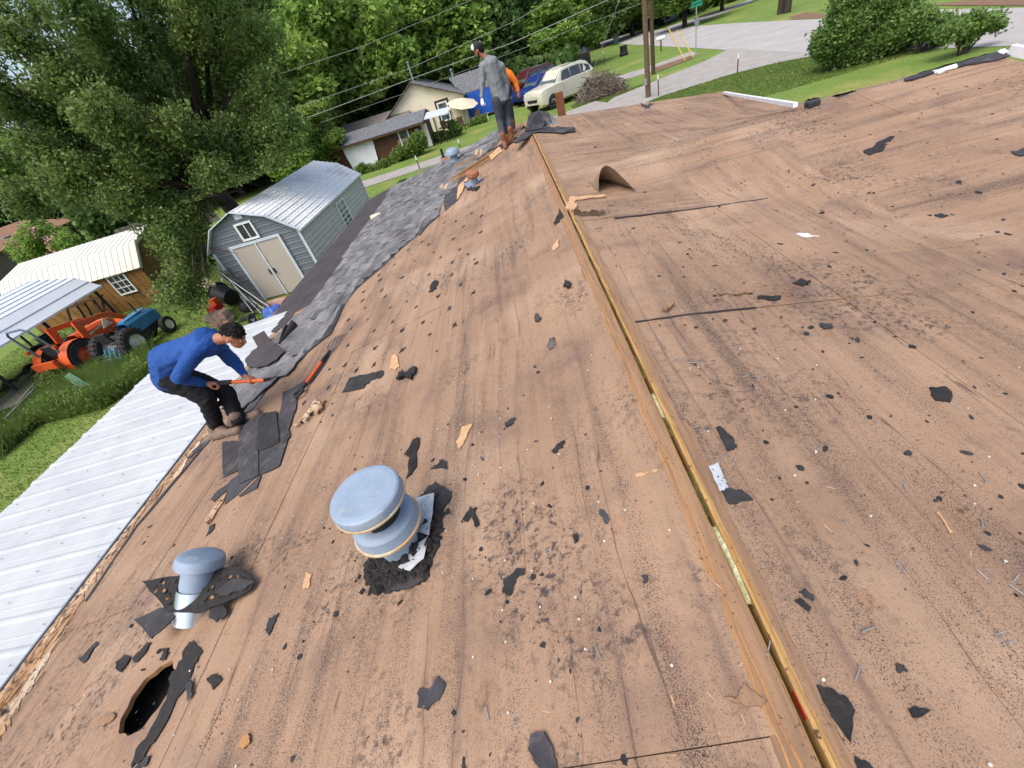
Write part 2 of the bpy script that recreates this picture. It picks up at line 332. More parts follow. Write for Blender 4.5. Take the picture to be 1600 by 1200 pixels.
    def build(s, name, m, parent=None, loc=None, fixn=True):
        o0 = Vector(loc) if loc is not None else (parent_loc(parent) if parent else Vector((0, 0, 0)))
        me = bpy.data.meshes.new(name); me.from_pydata([Vector(v)-o0 for v in s.v], [], s.f)
        me.polygons.foreach_set('use_smooth', s.sm); me.materials.append(m if not isinstance(m, str) else MT[m])
        if fixn and len(s.f) < 60000:
            bm = bmesh.new(); bm.from_mesh(me); bmesh.ops.recalc_face_normals(bm, faces=bm.faces); bm.to_mesh(me); bm.free()
            if any(s.sm): me.set_sharp_from_angle(angle=.46)
        me.update()
        o = bpy.data.objects.new(name, me); COL.objects.link(o)
        if parent: o.parent = parent
        elif loc is not None: o.location = loc
        return o
def parent_loc(p):
    v = Vector(p.location)
    if p.parent: v += parent_loc(p.parent)
    return v
def leaf_mesh(name, cen, size, m, aspect=.55, upbias=.35):
    n = len(cen); a = nr.normal(size=(n, 3)); a /= np.linalg.norm(a, axis=1)[:, None]
    nn = nr.normal(size=(n, 3)); nn[:, 2] += upbias*2; u = np.cross(a, nn); u /= np.linalg.norm(u, axis=1)[:, None]; w = np.cross(nn, u); w /= np.linalg.norm(w, axis=1)[:, None]
    sz = (size*(.6+.8*nr.rand(n)))[:, None]
    V = np.empty((n, 4, 3)); V[:, 0] = cen-u*sz; V[:, 1] = cen-w*sz*aspect; V[:, 2] = cen+u*sz; V[:, 3] = cen+w*sz*aspect
    me = bpy.data.meshes.new(name); me.vertices.add(4*n); me.loops.add(4*n); me.polygons.add(n)
    me.vertices.foreach_set('co', V.reshape(-1)); me.loops.foreach_set('vertex_index', np.arange(4*n, dtype=np.int32))
    me.polygons.foreach_set('loop_start', np.arange(0, 4*n, 4, dtype=np.int32)); me.polygons.foreach_set('loop_total', np.full(n, 4, dtype=np.int32))
    me.materials.append(MT[m]); me.update(calc_edges=True)
    return me
def crown_points(blobs, n, shell=.5):
    w = np.array([b[3]*b[4]*b[5] for b in blobs])**.67; k = nr.choice(len(blobs), n, p=w/w.sum())
    d = nr.normal(size=(n, 3)); d /= np.linalg.norm(d, axis=1)[:, None]
    r = 1-np.abs(nr.normal(size=n))*shell*.5; r = np.clip(r, 0, 1.15)
    B = np.array(blobs)[k]; P = B[:, :3]+d*r[:, None]*B[:, 3:6]
    # twig clumping
    cell = nr.normal(size=(max(n//14, 1), 3)); idx = nr.randint(0, n, max(n//14, 1)); base = P[idx]
    pick = nr.randint(0, len(base), n); cl = nr.rand(n) < .75
    sc = np.cbrt(w.mean())*.085+.05
    P[cl] = base[pick[cl]]+nr.normal(size=(cl.sum(), 3))*sc
    return P

# ================================================================ GROUND
PAVED = []
def gpoly(name, px, z, m, kind='structure', ext=None):
    pts = [gp(x, y) for x, y in px]; PAVED.append([(p.x, p.y) for p in pts]) if name in ('driveway', 'gravel_lane', 'road') else None
    mb = MB(); pts = [Vector((p.x, p.y, z)) for p in pts]
    mb.add(pts, [tuple(t) for t in tessellate_polygon([pts])])
    o = mb.build(name, m); o['kind'] = kind; return o
g = [[(x, y, -.02*abs(math.sin(x*.21+y*.13))*(1 if abs(x) < 200 else 0)) for x in np.linspace(-420, 420, 85)] for y in np.linspace(-120, 620, 75)]
tag(MB().sheet(g).build('ground', 'grass', fixn=False), kind='structure')
gpoly('road', [(905, 82), (940, 58), (1044, 44), (1150, 36), (1292, 29), (1428, 16), (1600, 12), (1700, 8), (1760, 60), (1640, 70), (1576, 72), (1440, 77), (1292, 83), (1216, 97), (1152, 79), (1100, 76), (1032, 72), (960, 68)], .006, 'road')
gpoly('driveway', [(1140, 76), (1292, 84), (1216, 98), (1140, 117), (1032, 151), (985, 172), (930, 178), (958, 153), (1100, 96)], .011, 'gravel')
gpoly('gravel_lane', [(563, 284), (700, 240), (790, 206), (850, 188), (930, 158), (985, 165), (880, 200), (790, 222), (740, 238), (656, 265), (567, 294), (480, 330), (470, 318)], .007, 'gravel')
gpoly('path', [(948, 124), (1008, 106), (1080, 80), (1092, 84), (1012, 114), (955, 131)], .010, 'gravel')
gpoly('ditch', [(1022, 106), (1080, 87), (1084, 91), (1028, 112)], .016, 'dirt')
gpoly('hill_path', [(1040, 43), (1100, 24), (1165, 2), (1180, -8), (1186, -6), (1170, 5), (1110, 28), (1052, 44)], .012, 'road')
gpoly('dirt_patch', [(1232, 26), (1262, 19), (1290, 22), (1290, 28), (1240, 31)], .014, 'dirt')
gpoly('dirt_lot', [(1440, 9), (1520, 0), (1640, -8), (1700, 2), (1600, 9)], .013, 'dirt')

# near lawn blades and weeds
def blades(name, poly, n, h, m, w=.012):
    xs = [p[0] for p in poly]; ys = [p[1] for p in poly]; mbv = []; 
    while len(mbv) < n:
        x = rnd.uniform(min(xs), max(xs)); y = rnd.uniform(min(ys), max(ys))
        if inpoly(x, y, poly) and not any(inpoly(x, y, q) for q in PAVED): mbv.append((x, y))
    P = np.array(mbv); n = len(P); a = nr.rand(n)*6.28; hh = h*(.5+nr.rand(n)); ln = nr.normal(size=(n, 2))*.4*hh[:, None]
    V = np.zeros((n, 3, 3)); V[:, 0, :2] = P+np.c_[np.cos(a), np.sin(a)]*w; V[:, 1, :2] = P-np.c_[np.cos(a), np.sin(a)]*w; V[:, 2, :2] = P+ln; V[:, 2, 2] = hh
    me = bpy.data.meshes.new(name); me.vertices.add(3*n); me.loops.add(3*n); me.polygons.add(n)
    me.vertices.foreach_set('co', V.reshape(-1)); me.loops.foreach_set('vertex_index', np.arange(3*n, dtype=np.int32))
    me.polygons.foreach_set('loop_start', np.arange(0, 3*n, 3, dtype=np.int32)); me.polygons.foreach_set('loop_total', np.full(n, 3, dtype=np.int32))
    me.materials.append(MT[m]); me.update(calc_edges=True)
    o = bpy.data.objects.new(name, me); COL.objects.link(o); o['kind'] = 'stuff'; return o
tag(blades('lawn_grass', [(-24, 2), (-7, 2), (-7, 20), (-24, 22)], 90000, .05, 'blade'), 'short green lawn grass beside the white patio roof', 'grass')
tag(blades('lawn_grass', [(5, 24), (22, 24), (22, 40), (5, 40)], 40000, .06, 'blade', .02), 'short green lawn grass beyond the right roof eave', 'grass')
wp = [gp(x, y) for x, y in [(0, 660), (60, 600), (120, 580), (240, 545), (250, 585), (160, 640), (60, 665), (0, 720)]]
wpoly = [(p.x, p.y) for p in wp]
pts = []
while len(pts) < 26000:
    x = rnd.uniform(min(p[0] for p in wpoly), max(p[0] for p in wpoly)); y = rnd.uniform(min(p[1] for p in wpoly), max(p[1] for p in wpoly))
    if inpoly(x, y, wpoly):
        hmax = .12+.6*max(0, mnoise.noise(Vector((x*.9, y*.9, 1)))+.45)
        pts.append((x+rnd.gauss(0, .12), y+rnd.gauss(0, .12), rnd.random()**.7*hmax))
me = leaf_mesh('weeds', np.array(pts), .045, 'weed', .35)
o = bpy.data.objects.new('weeds', me); COL.objects.link(o); tag(o, 'tall tangled green weeds in front of the orange tractor', 'weeds', kind='stuff')

tag(blades('weeds', wpoly, 26000, .42, 'blade', .014), 'tall rank grass standing among the weeds by the tractors', 'grass')

# ================================================================ THE HOUSE UNDER THE CAMERA
house = thing('house', 'low house seen from its own roof, shingles mostly stripped to brown plywood', 'house', (0, 3, 0))
EAVE_N = -4.58          # near eave
YSPLIT = 4.9
def eave(y):
    t = min(max((y-4.2)/1.6, 0), 1); return EAVE_N+(-5.42-EAVE_N)*t
endL = [lp(*p) for p in [(575, 313), (615, 292), (719, 240), (736, 228), (775, 203)]]
endL = [(p.x, p.y) for p in endL]+[(XR, 12.0)]
def yendL(x):
    xs = [e[0] for e in endL]; return float(np.interp(x, xs, [e[1] for e in endL]))
def yendR(x): return 12.0+(13.44-12.0)*(x-XR)/5.3
HOLE = (lp(231, 1090).x, lp(231, 1090).y, .165)     # round vent hole
def patchnoise(x, y): return .006*mnoise.noise(Vector((x*.8, y*.8, 3)))+.003*mnoise.noise(Vector((x*3, y*3, 9)))
def deck_sheet(x0, x1, y0, y1, side, m):
    L = side == 'L'; nx = max(2, int((x1-x0)/.15)); ny = max(2, int((y1-y0)/.2))
    gapx = .0012; gapy = .0015; x0 += gapx; x1 -= gapx; y0 += gapy; y1 -= gapy
    lift = rnd.uniform(-.002, .003); tx = rnd.uniform(-.002, .002); g = []
    for i in range(nx+1):
        r = []
        for j in range(ny+1):
            x = x0+(x1-x0)*i/nx; y = y0+(y1-y0)*j/ny
            if L: x = max(x, eave(y)); y = min(y, yendL(x))
            else: y = min(y, yendR(x))
            z = (zleft(x) if L else zright(x, y))+lift+tx*(i/nx-.5)+patchnoise(x, y)
            r.append((x, y, z))
        g.append(r)
    mb = MB(); mb.sheet(g, .014)
    return mb, g
def hole_sheet(x0, x1, y0, y1):
    # sheet with a round hole: ring of quads from circle to rectangle
    hx, hy, hr = HOLE; n = 48; inner = []; outer = []
    for k in range(n):
        a = 2*math.pi*k/n; c, s_ = math.cos(a), math.sin(a); rr = hr*(1+.04*math.sin(5*a+1)+.03*math.sin(11*a))
        inner.append((hx+c*rr, hy+s_*rr))
        t = min(((x1-hx)/c if c > 1e-6 else 1e9), ((x0-hx)/c if c < -1e-6 else 1e9), ((y1-hy)/s_ if s_ > 1e-6 else 1e9), ((y0-hy)/s_ if s_ < -1e-6 else 1e9))
        outer.append((hx+c*t, hy+s_*t))
    # snap nearest to corners
    for cx, cy in ((x0, y0), (x1, y0), (x0, y1), (x1, y1)):
        k = min(range(n), key=lambda k: (outer[k][0]-cx)**2+(outer[k][1]-cy)**2); outer[k] = (cx, cy)
    rings = 6; V = []; 
    for q in range(rings+1):
        t = q/rings
        for k in range(n):
            x = inner[k][0]*(1-t)+outer[k][0]*t; y = inner[k][1]*(1-t)+outer[k][1]*t
            V.append(Vector((x, y, zleft(x)+patchnoise(x, y))))
    f = [(q*n+k, q*n+(k+1) % n, (q+1)*n+(k+1) % n, (q+1)*n+k) for q in range(rings) for k in range(n)]
    mb = MB().add(V, f, True)
    D = Vector((0, 0, -.014)); W_ = [v+D for v in V]; mb.add(W_, [t[::-1] for t in f], True)
    mb.add(V[-n:]+W_[-n:], [(k, (k+1) % n, (k+1) % n+n, k+n) for k in range(n)])
    rim = MB().add(V[:n]+[v+D*2.2 for v in V[:n]], [(k, k+n, (k+1) % n+n, (k+1) % n) for k in range(n)])
    return mb, rim
# left slope: columns downslope 1.22 wide (edge of ridge strip at XR-.2), sheets 2.44 along the ridge
xe = [XR-.045, XR-.20-1.22, XR-.20-2.44, XR-.20-3.66, -5.45]
for ci in range(4):
    x1, x0 = xe[ci], xe[ci+1]; y = -3.4+(.0 if ci % 2 else 1.22)
    ys = [-3.4]
    while y < 16.5:
        if y > -3.2: ys.append(y)
        y += 2.44
    ys.append(16.6)
    for j in range(len(ys)-1):
        y0, y1 = ys[j], ys[j+1]
        if ci == 3 and y1 < 4.3 or ci < 3 or True:
            lim = yendL((x0+x1)/2)
            if y0 > max(yendL(x0), yendL(x1)): continue
            hx, hy, hr = HOLE
            X0 = x0
            if ci == 3 and y1 < 4.2: X0 = EAVE_N
            if X0+.05 < hx-hr and hx+hr < x1-.02 and y0 < hy-hr and hy+hr < y1:
                mb, rim = hole_sheet(X0+.003, x1-.003, y0+.003, y1-.003); o = mb.build('plywood_sheet', DECKL, house)
                rim.build('hole_rim', 'orangewood', house)['label'] = 'raw orange edge round the vent hole'
                o['label'] = 'plywood sheet with the round vent hole'
            else:
                mb, _ = deck_sheet(X0, x1, y0, y1, 'L', DECKL); mb.build('plywood_sheet', DECKL, house)
# right slope (main + cross wing)
xs = [XR+.06, XR+.17+1.22, XR+.17+2.44, XR+.17+3.66, 5.80]
for ci in range(4):
    x0, x1 = xs[ci], xs[ci+1]; y = -2.6+(.6 if ci % 2 else -.4); ys = [-3.4]
    while y < 13.8:
        if y > -3.0: ys.append(y)
        y += 2.44
    ys.append(14.2)
    for j in range(len(ys)-1):
        y0, y1 = ys[j], ys[j+1]
        if y0 > yendR(x1): continue
        wing = (y0+y1)/2 > 6.2-.99*((x0+x1)/2-XR) and (y0+y1)/2 < 8.5
        mb, _ = deck_sheet(x0, x1, y0, y1, 'R', DECKW); mb.build('plywood_sheet', DECKW if wing else DECKL, house)
# attic darkness: added sheet under the deck, shade put into its colour
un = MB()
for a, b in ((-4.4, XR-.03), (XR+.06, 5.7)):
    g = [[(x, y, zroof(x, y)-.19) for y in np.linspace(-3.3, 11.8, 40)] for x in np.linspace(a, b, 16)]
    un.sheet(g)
un.build('attic_dark_sheet', M_('attic_dark', (.05, .045, .035), (.1, .09, .07), 20, .95, bump=1, bscale=30), house)
# walls
wl = MB(); wl.box((-4.15, 4.2, 1.08), (.12, 14.8, 2.16)); wl.box((5.55, 4.9, 1.2), (.12, 16.4, 2.4)); wl.box((.7, 11.6, 1.2), (9.6, .12, 2.4)); wl.box((.7, -3.2, 1.2), (9.6, .12, 2.4))
wl.build('house_wall', 'creamhouse', house)
# ridge: torn ply edge strips, gap, lumber beam
def strip(xa, xb, za, m, name, y0=-1.2, y1=10.3, rag=.012, step=.045, th=.008, label=None, side=1):
    g = []; y = y0; n = int((y1-y0)/step)
    for j in range(n+1):
        y = y0+(y1-y0)*j/n
        ra = rag*mnoise.noise(Vector((xa*50, y*9, 2)))*1.5+rag*.8*mnoise.noise(Vector((xa*50, y*40, 5)))
        rb = rag*.15*mnoise.noise(Vector((xb*50, y*9, 7)))
        A, B = (xa+ra, xb+rb) if side > 0 else (xa+rb, xb+ra)
        g.append([(A, y, zroof(A, y)+za), ((A+B)/2, y, zroof((A+B)/2, y)+za+.002*mnoise.noise(Vector((3, y*5, xa)))), (B, y, zroof(B, y)+za)])
    o = MB().sheet(g, th).build(name, m, house)
    if label: o['label'] = label
    return o
# stepped plies left of the gap (each ply layer starts further from the ridge)
strip(XR-.098, XR-.023, .003, 'brownwood', 'ridge_ply_layer', label='widest worn brown ply layer beside the ridge gap')
strip(XR-.088, XR-.025, .0062, 'orangewood', 'ridge_ply_layer', rag=.009)
strip(XR-.080, XR-.023, .0090, 'brownwood', 'ridge_ply_layer', rag=.006)
strip(XR-.066, XR-.0215, .0115, 'orangewood', 'ridge_ply_layer', rag=.007)
strip(XR-.060, XR-.021, .0135, 'brownwood', 'ridge_ply_layer', rag=.006, label='brown top ply layer next to the gap')
strip(XR+.027, XR+.090, .004, 'brownwood', 'ridge_ply_layer', rag=.012, side=-1)
strip(XR+.026, XR+.062, .009, 'brownwood', 'ridge_ply_layer', rag=.010, side=-1)
g = []
for j in range(200):
    y = -1.2+11.5*j/199; w = .004*mnoise.noise(Vector((0, y*4, 0)))
    g.append([(XR-.021, y, ZR-.03), (XR-.0205+w*.3, y, ZR+.013), (XR-.017+w*.6, y, ZR+.010), (XR-.015, y, ZR-.03)])
MB().sheet(g).build('ridge_edge_splinter', 'beam', house)
g = []
for j in range(620):
    y = -1.2+11.5*j/619; w = .0035*mnoise.noise(Vector((0, y*5, 4)))+.002*mnoise.noise(Vector((0, y*23, 1))); z = ZR+.012+.003*mnoise.noise(Vector((0, y*3, 8)))
    g.append([(XR+.003+w, y, z-.16), (XR+.003+w, y, z), (XR+.014+w*.5, y, z+.002), (XR+.0155+w*.5, y, z-.004), (XR+.026+w*2, y, z-.006), (XR+.046, y, z-.16)])
MB().sheet(g, smooth=False).build('ridge_beam', 'beam', house)
# insulation squeezed in the gap
def insul(y0, y1, lum, n, zo=.004, m='insul'):
    g = []
    for j in range(n):
        y = y0+(y1-y0)*j/(n-1); k = math.sin(math.pi*j/(n-1))**.4
        g.append([(XR-.012+.03*i/4-.0, y, ZR-.022+(zo+.022)*k*(.6+.4*math.sin(math.pi*i/4))+lum*mnoise.noise(Vector((i*2.1, y*60, 3)))) for i in range(5)])
    return MB().sheet(g).build('insulation_tuft', m, house)
insul(.58, .86, .006, 50); insul(1.42, 1.62, .004, 40, -.004)
MOSS = M_('moss_green', (.035, .04, .012), (.12, .10, .03), 30, .9, bump=.5)
for a in np.arange(.9, 4.6, .42): insul(a, a+.22, .006, 24, -.012, MOSS)
P = rp(1197, 985)
mk = MB(); y = .315
mk.box((XR+.0022, y, ZR-.012), (.002, .06, .03)); mk.build('spray_mark', 'redp', house)['label'] = 'red spray mark on the ridge beam'

# rotten eave strip, near left
def surf_poly(px, off, th, side=None, jag=0, sub=1):
    f = (lambda x, y, o: lp(x, y, o)) if side == 'L' else (lambda x, y, o: rp(x, y, o)) if side == 'R' else sp
    out = []
    n = len(px)
    for i in range(n):
        a, b = px[i], px[(i+1) % n]
        for k in range(sub):
            t = k/sub; x = a[0]+(b[0]-a[0])*t; y = a[1]+(b[1]-a[1])*t
            if jag and k: x += rnd.gauss(0, jag); y += rnd.gauss(0, jag)
            q_ = f(x, y, off+th)
            if side == 'L' and q_.y < 4 and q_.x < EAVE_N+.008: q_.x = EAVE_N+.008+.003*rnd.random(); q_.z = zleft(q_.x)+off+th
            out.append(q_)
    return MB().prism(out, (0, 0, -th))
surf_poly([(306, 690), (330, 672), (250, 770), (190, 850), (150, 900), (120, 950), (75, 1030), (30, 1100), (0, 1150), (-40, 1190), (-60, 1120), (0, 1068), (40, 1010), (70, 970), (110, 925), (180, 840), (240, 768)], .001, .006, 'L', 3, 7).build('rotten_eave_board', 'rot', house)['label'] = 'pale rotten edge of the plywood at the near eave'
surf_poly([(52, 1008), (100, 950), (75, 1000), (40, 1060), (10, 1100), (-30, 1150), (-50, 1120), (0, 1062), (20, 1045)], .004, .002, 'L', 4, 5).build('rot_gap', 'blackmatt', house)['label'] = 'dark rotted gap at the near eave'
for i in range(38):                                  # splinters of rotten wood
    t = rnd.random(); x = 120-150*t+rnd.gauss(0, 14); y = 945+205*t+rnd.gauss(0, 14)
    a = lp(x, y, .012); d = Vector((rnd.gauss(0, .01), rnd.uniform(.04, .16), rnd.gauss(0, .006)))
    if a.x < -4.5: continue
    MB().bar(a-d*.5, a+d*.5+Vector((0, 0, rnd.uniform(0, .02))), rnd.uniform(.004, .011), .005).build('wood_splinter', rnd.choice(['orangewood', 'brownwood', 'rot']), house)
surf_poly([(322, 690), (324, 692), (215, 822), (135, 940), (132, 939), (213, 820)], .0, .007, 'L', .7, 6).build('split_crack', 'blackmatt', house)['label'] = 'long dark split in the deck along the near eave'

# felt band and the shingles that remain
shing_px = [(614, 292), (719, 240), (736, 228), (775, 203), (790, 206), (772, 228), (745, 250), (717, 275), (715, 291), (692, 310), (687, 336), (670, 351), (653, 368), (630, 387), (598, 417), (560, 450), (539, 473), (517, 521), (499, 535), (477, 553), (453, 575), (425, 600), (395, 640), (345, 640), (370, 600), (400, 560), (455, 500), (491, 474), (552, 380)]
sh_xy = [(lp(*p).x, lp(*p).y) for p in shing_px]
tabs = []
x = -4.9; row = 0
while x < .3:
    y = 3.4+(.16 if row % 2 else 0)+rnd.uniform(-.02, .02)
    while y < 17:
        if inpoly(x, y, sh_xy): tabs.append((x+rnd.gauss(0, .006), y))
        y += .315
    x += .135; row += 1
def tab_mb(mb, x, y, org=None):
    l = .298; w = .152; rz = rnd.gauss(0, .016); up = rnd.random(); lift = .013+(.03*rnd.random() if up > .8 else 0)
    c, s_ = math.cos(rz), math.sin(rz); P = []
    for zz in (0, 1):
        for dx, dy, h in ((-w/2, -l/2, lift), (-w/2, l/2, lift*rnd.uniform(.7, 1.3)), (w/2, l/2, .003), (w/2, -l/2, .003)):
            dx += rnd.gauss(0, .004); dy += rnd.gauss(0, .003); X = x+dx*c-dy*s_; Yy = y+dx*s_+dy*c
            P.append((X, Yy, zleft(X)+.004+h+(.005 if zz else 0)))
    mb.add(P, [(0, 3, 2, 1), (4, 5, 6, 7), (0, 1, 5, 4), (1, 2, 6, 5), (2, 3, 7, 6), (3, 0, 4, 7)])
tabs.sort(key=lambda t: (t[0]**2+t[1]**2))
for t in tabs[:290]:
    mb = MB(); tab_mb(mb, *t); mb.build('shingle', 'shingle', house, fixn=False)
mb = MB()
for t in tabs[290:]: tab_mb(mb, *t)
o = mb.build('shingle_field', 'shingle', house, fixn=False); o['kind'] = 'stuff'
surf_poly(shing_px, .001, .003, 'L').build('shingle_underlay', 'felt', house)
fb = [(614, 292), (552, 380), (500, 466), (461, 488), (452, 500), (430, 520), (415, 515), (435, 481), (505, 397), (575, 313)]
surf_poly(fb, .004, .004, 'L', .3, 3).build('roofing_felt', 'felt', house)['label'] = 'smooth dark felt band along the outer eave'
surf_poly([(717, 275), (730, 262), (728, 291), (716, 312), (695, 330), (692, 310)], .003, .004, 'L').build('roofing_felt', 'slab', house)
for pl in ([(539, 473), (517, 521), (499, 535), (505, 515), (522, 480)], [(499, 535), (477, 553), (470, 550), (500, 525)], [(687, 336), (668, 352), (655, 368), (650, 352), (672, 335)]):
    surf_poly(pl, .012, .005, 'L').build('torn_shingle', 'slab', house)
# exposed rafters by the standing men
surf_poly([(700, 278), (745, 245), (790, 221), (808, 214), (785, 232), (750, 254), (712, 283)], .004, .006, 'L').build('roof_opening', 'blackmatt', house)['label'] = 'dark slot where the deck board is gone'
for a, b, w in (((703, 281), (772, 236), .045), ((706, 285), (765, 247), .03), ((712, 262), (750, 240), .02)):
    MB().bar(lp(*a, .03), lp(*b, .03), w, .04).build('rafter', 'orangewood', house)
for pl in ([(716, 290), (735, 272), (722, 300), (714, 312)], [(760, 240), (779, 229), (785, 236), (768, 250)], [(687, 290), (700, 285), (702, 293), (690, 297)], [(740, 233), (752, 229), (756, 240), (745, 245)]):
    surf_poly(pl, .012, .006, 'L', 1, 3).build('torn_veneer', 'palewood', house)

# drip edge and rakes
MB().bar(rp(1131, 145, .03), rp(1243, 164, .03), .05, .05).build('drip_edge', 'white', house)['label'] = 'white metal drip edge on the far right eave'
MB().bar(Vector((5.85, 6.05, 3.42)), Vector((5.85, 3.0, 2.95)), .05, .10).build('drip_edge', 'white', house)['label'] = 'white rake trim at the top right corner'
MB().bar((-4.60, -3.3, zleft(-4.6)-.035), (-4.60, 4.3, zleft(-4.6)-.035), .02, .05).build('fascia', 'brownwood', house)
MB().bar((XR+.02, 11.98, ZR-.1), (5.75, 13.42, zright(5.75, 13)-.1), .04, .16).build('fascia', 'white', house)

# nails driven part way in, tar spots
nails = [(680+x/2.4, 700+y/2.4) for x, y in [(346, 12), (466, 27), (248, 77), (163, 103), (370, 212), (612, 206), (714, 238), (635, 352), (879, 314), (267, 425), (44, 313), (30, 471), (145, 497), (367, 466), (528, 564), (396, 602), (258, 611), (541, 646), (265, 731), (562, 757), (145, 787), (436, 879), (887, 819), (275, 997)]]
nails += [(560+x/4, 400+y/4) for x, y in [(890, 835), (762, 928), (764, 985), (890, 1022), (1207, 1022), (756, 1117), (886, 1137), (499, 1088), (1193, 950), (1436, 722), (1460, 628), (1014, 583), (500, 790), (660, 795)]]
nails += [(900+x/3, 450+y/3) for x, y in [(75, 322), (58, 391), (770, 291), (946, 338), (980, 581), (1122, 778), (1023, 884), (1126, 366), (1120, 530), (620, 680), (575, 378), (534, 384)]]
nails += [(1240+x/2.4, 700+y/2.4) for x, y in [(82, 18), (291, 262), (730, 40), (677, 147), (790, 432), (110, 872), (727, 1190)]]
nails += [(300+x/4, 560+y/4) for x, y in [(650, 655), (808, 832), (820, 1033), (437, 1042), (175, 1074), (222, 1150), (570, 1130), (640, 990)]]
nails += [(150+x/3.157, 820+y/3.157) for x, y in [(469, 722), (471, 930), (710, 868), (876, 716), (768, 705), (664, 715), (700, 1190), (817, 3), (615, 20)]]
nmb = MB().lathe([(0, .0135), (.0045, .013), (.0055, .0115), (.0055, .0105), (.0016, .010), (.0016, -.004)], (0, 0, 0), n=10)
nb = None
NAILM = M_('nail_head', (.62, .60, .52), (.5, .48, .42), 30, .5, metal=.3, bump=0)
for i, (x, y) in enumerate(nails):
    P = sp(x, y)
    if nb is None: nb = nmb.build('nail', NAILM); nb.parent = house; o = nb
    else: o = nb.copy(); COL.objects.link(o)
    o.scale = (.85,)*3; o.location = P-Vector(house.location)+Vector((0, 0, .002)); o.rotation_euler = (rnd.gauss(0, .15), rnd.gauss(-.1, .15), 0)
for i in range(45):
    x = rnd.uniform(-3.9, 3.5); y = rnd.uniform(.3, 6)
    if abs(x-XR) < .25: continue
    o = nb.copy(); COL.objects.link(o); o.location = Vector((x, y, zroof(x, y)+.001))-Vector(house.location); o.scale = (.75,)*3
def star(c, r, side='L', th=.0025):
    n = 9; off = rnd.random()*6; pts = []
    for k in range(n):
        a = off+2*math.pi*k/n; rr = r*(rnd.uniform(.75, 1.1) if k % 2 else rnd.uniform(.3, .55))
        x = c.x+math.cos(a)*rr*.8; y = c.y+math.sin(a)*rr*1.2; pts.append(Vector((x, y, zroof(x, y)+.008)))
    return MB().prism(pts, (0, 0, -.008))
for iy in range(9):
    for ix in range(7):
        if rnd.random() < .12: continue
        x = -.85-ix*.3+rnd.gauss(0, .03)+(.15 if iy % 2 else 0); y = 3.35+iy*.42+rnd.gauss(0, .04)
        if inpoly(x, y, sh_xy): continue
        star(Vector((x, y, 0)), rnd.uniform(.025, .055)).build('tar_spot', 'scrap', house)
# flapping torn veneer patches on deck
for pl, m in (([(985, 503), (1075, 490), (1180, 479), (1182, 481), (1075, 492), (986, 505)], 'blackmatt'), ([(1180, 479), (1330, 464), (1600, 442), (1600, 443), (1330, 465), (1181, 480)], 'brownwood'),
              ([(960, 340), (1087, 325), (1200, 309), (1200, 310), (1087, 326.5), (960, 341.5)], 'blackmatt'),
              ):
    surf_poly(pl, .0, .004, None, .35, 6).build('deck_joint', m, house)

# ---- patio roof (white ribbed metal) attached at the left eave
patio = thing('patio_cover', 'white ribbed metal patio roof attached below the near left eave', 'patio cover', (-6, 2, 0))
def zpat(x): return 2.17+(x+4.5)*.066
PX0, PX1 = -7.42, -4.42; PY1 = (yp(385, 506, 7).y and gp(385, 506, zpat(-5.4)).y)
y = PY1; w = .305; k = 0
while y > -3:
    y0 = y-w; mb = MB(); jag = rnd.uniform(-.02, .02)
    prof = [(0, 0), (.02, .0), (.05, .012), (.07, .012), (.10, 0), (.17, 0), (.185, .003), (.20, 0), (w, 0)]
    g = [[(x+(jag if x < -7 else 0), y0+a, zpat(x)+b+.002*math.sin(y0*3)) for a, b in prof] for x in (PX0, -6.4, -5.4, PX1)]
    mb.sheet(g, .002, smooth=False); mb.build('roof_panel', 'patio', patio); y = y0; k += 1
sc_ = MB()
for xx in (-7.2, -6.35, -5.5, -4.75):
    yy = PY1-.06
    while yy > -2.5: sc_.lathe([(.009, 0), (.009, .005), (0, .008)], (xx+rnd.gauss(0, .01), yy, zpat(xx)+.012), n=6, smooth=False); yy -= .305
q_ = sc_.build('roof_screws', 'steel', patio); q_['kind'] = 'stuff'
for xx in (PX0+.08,):
    MB().bar((xx, -2.8, zpat(xx)-.05), (xx, PY1-.05, zpat(xx)-.05), .05, .08).build('beam', 'white', patio)
for yy in (PY1-.2, 3.2, .2): MB().box((PX0+.08, yy, zpat(PX0)/2-.05), (.08, .08, zpat(PX0)-.1)).build('post', 'white', patio)
MB().bar((-4.62, -3.2, 2.19), (-4.62, 4.2, 2.19), .02, .02).build('flashing', 'rops', patio)

# ================================================================ VENTS
def frame(axis): return Vector(axis).normalized()
def axis_img(px, d, ratio):      # 3D axis whose picture runs along d and whose discs show this minor/major ratio
    v = Vector(_n(ray(px))); d = np.array(d, float); d /= np.hypot(*d)
    dd = Vector(RC@np.array([d[0], d[1], 0])); dd = (dd-v*dd.dot(v)).normalized()
    return (dd*math.sqrt(1-ratio**2)-v*ratio).normalized()
B = lp(632, 852); bv = thing('roof_vent', 'large two-tier blue-grey metal roof vent with tar smeared round its base', 'roof vent', B)
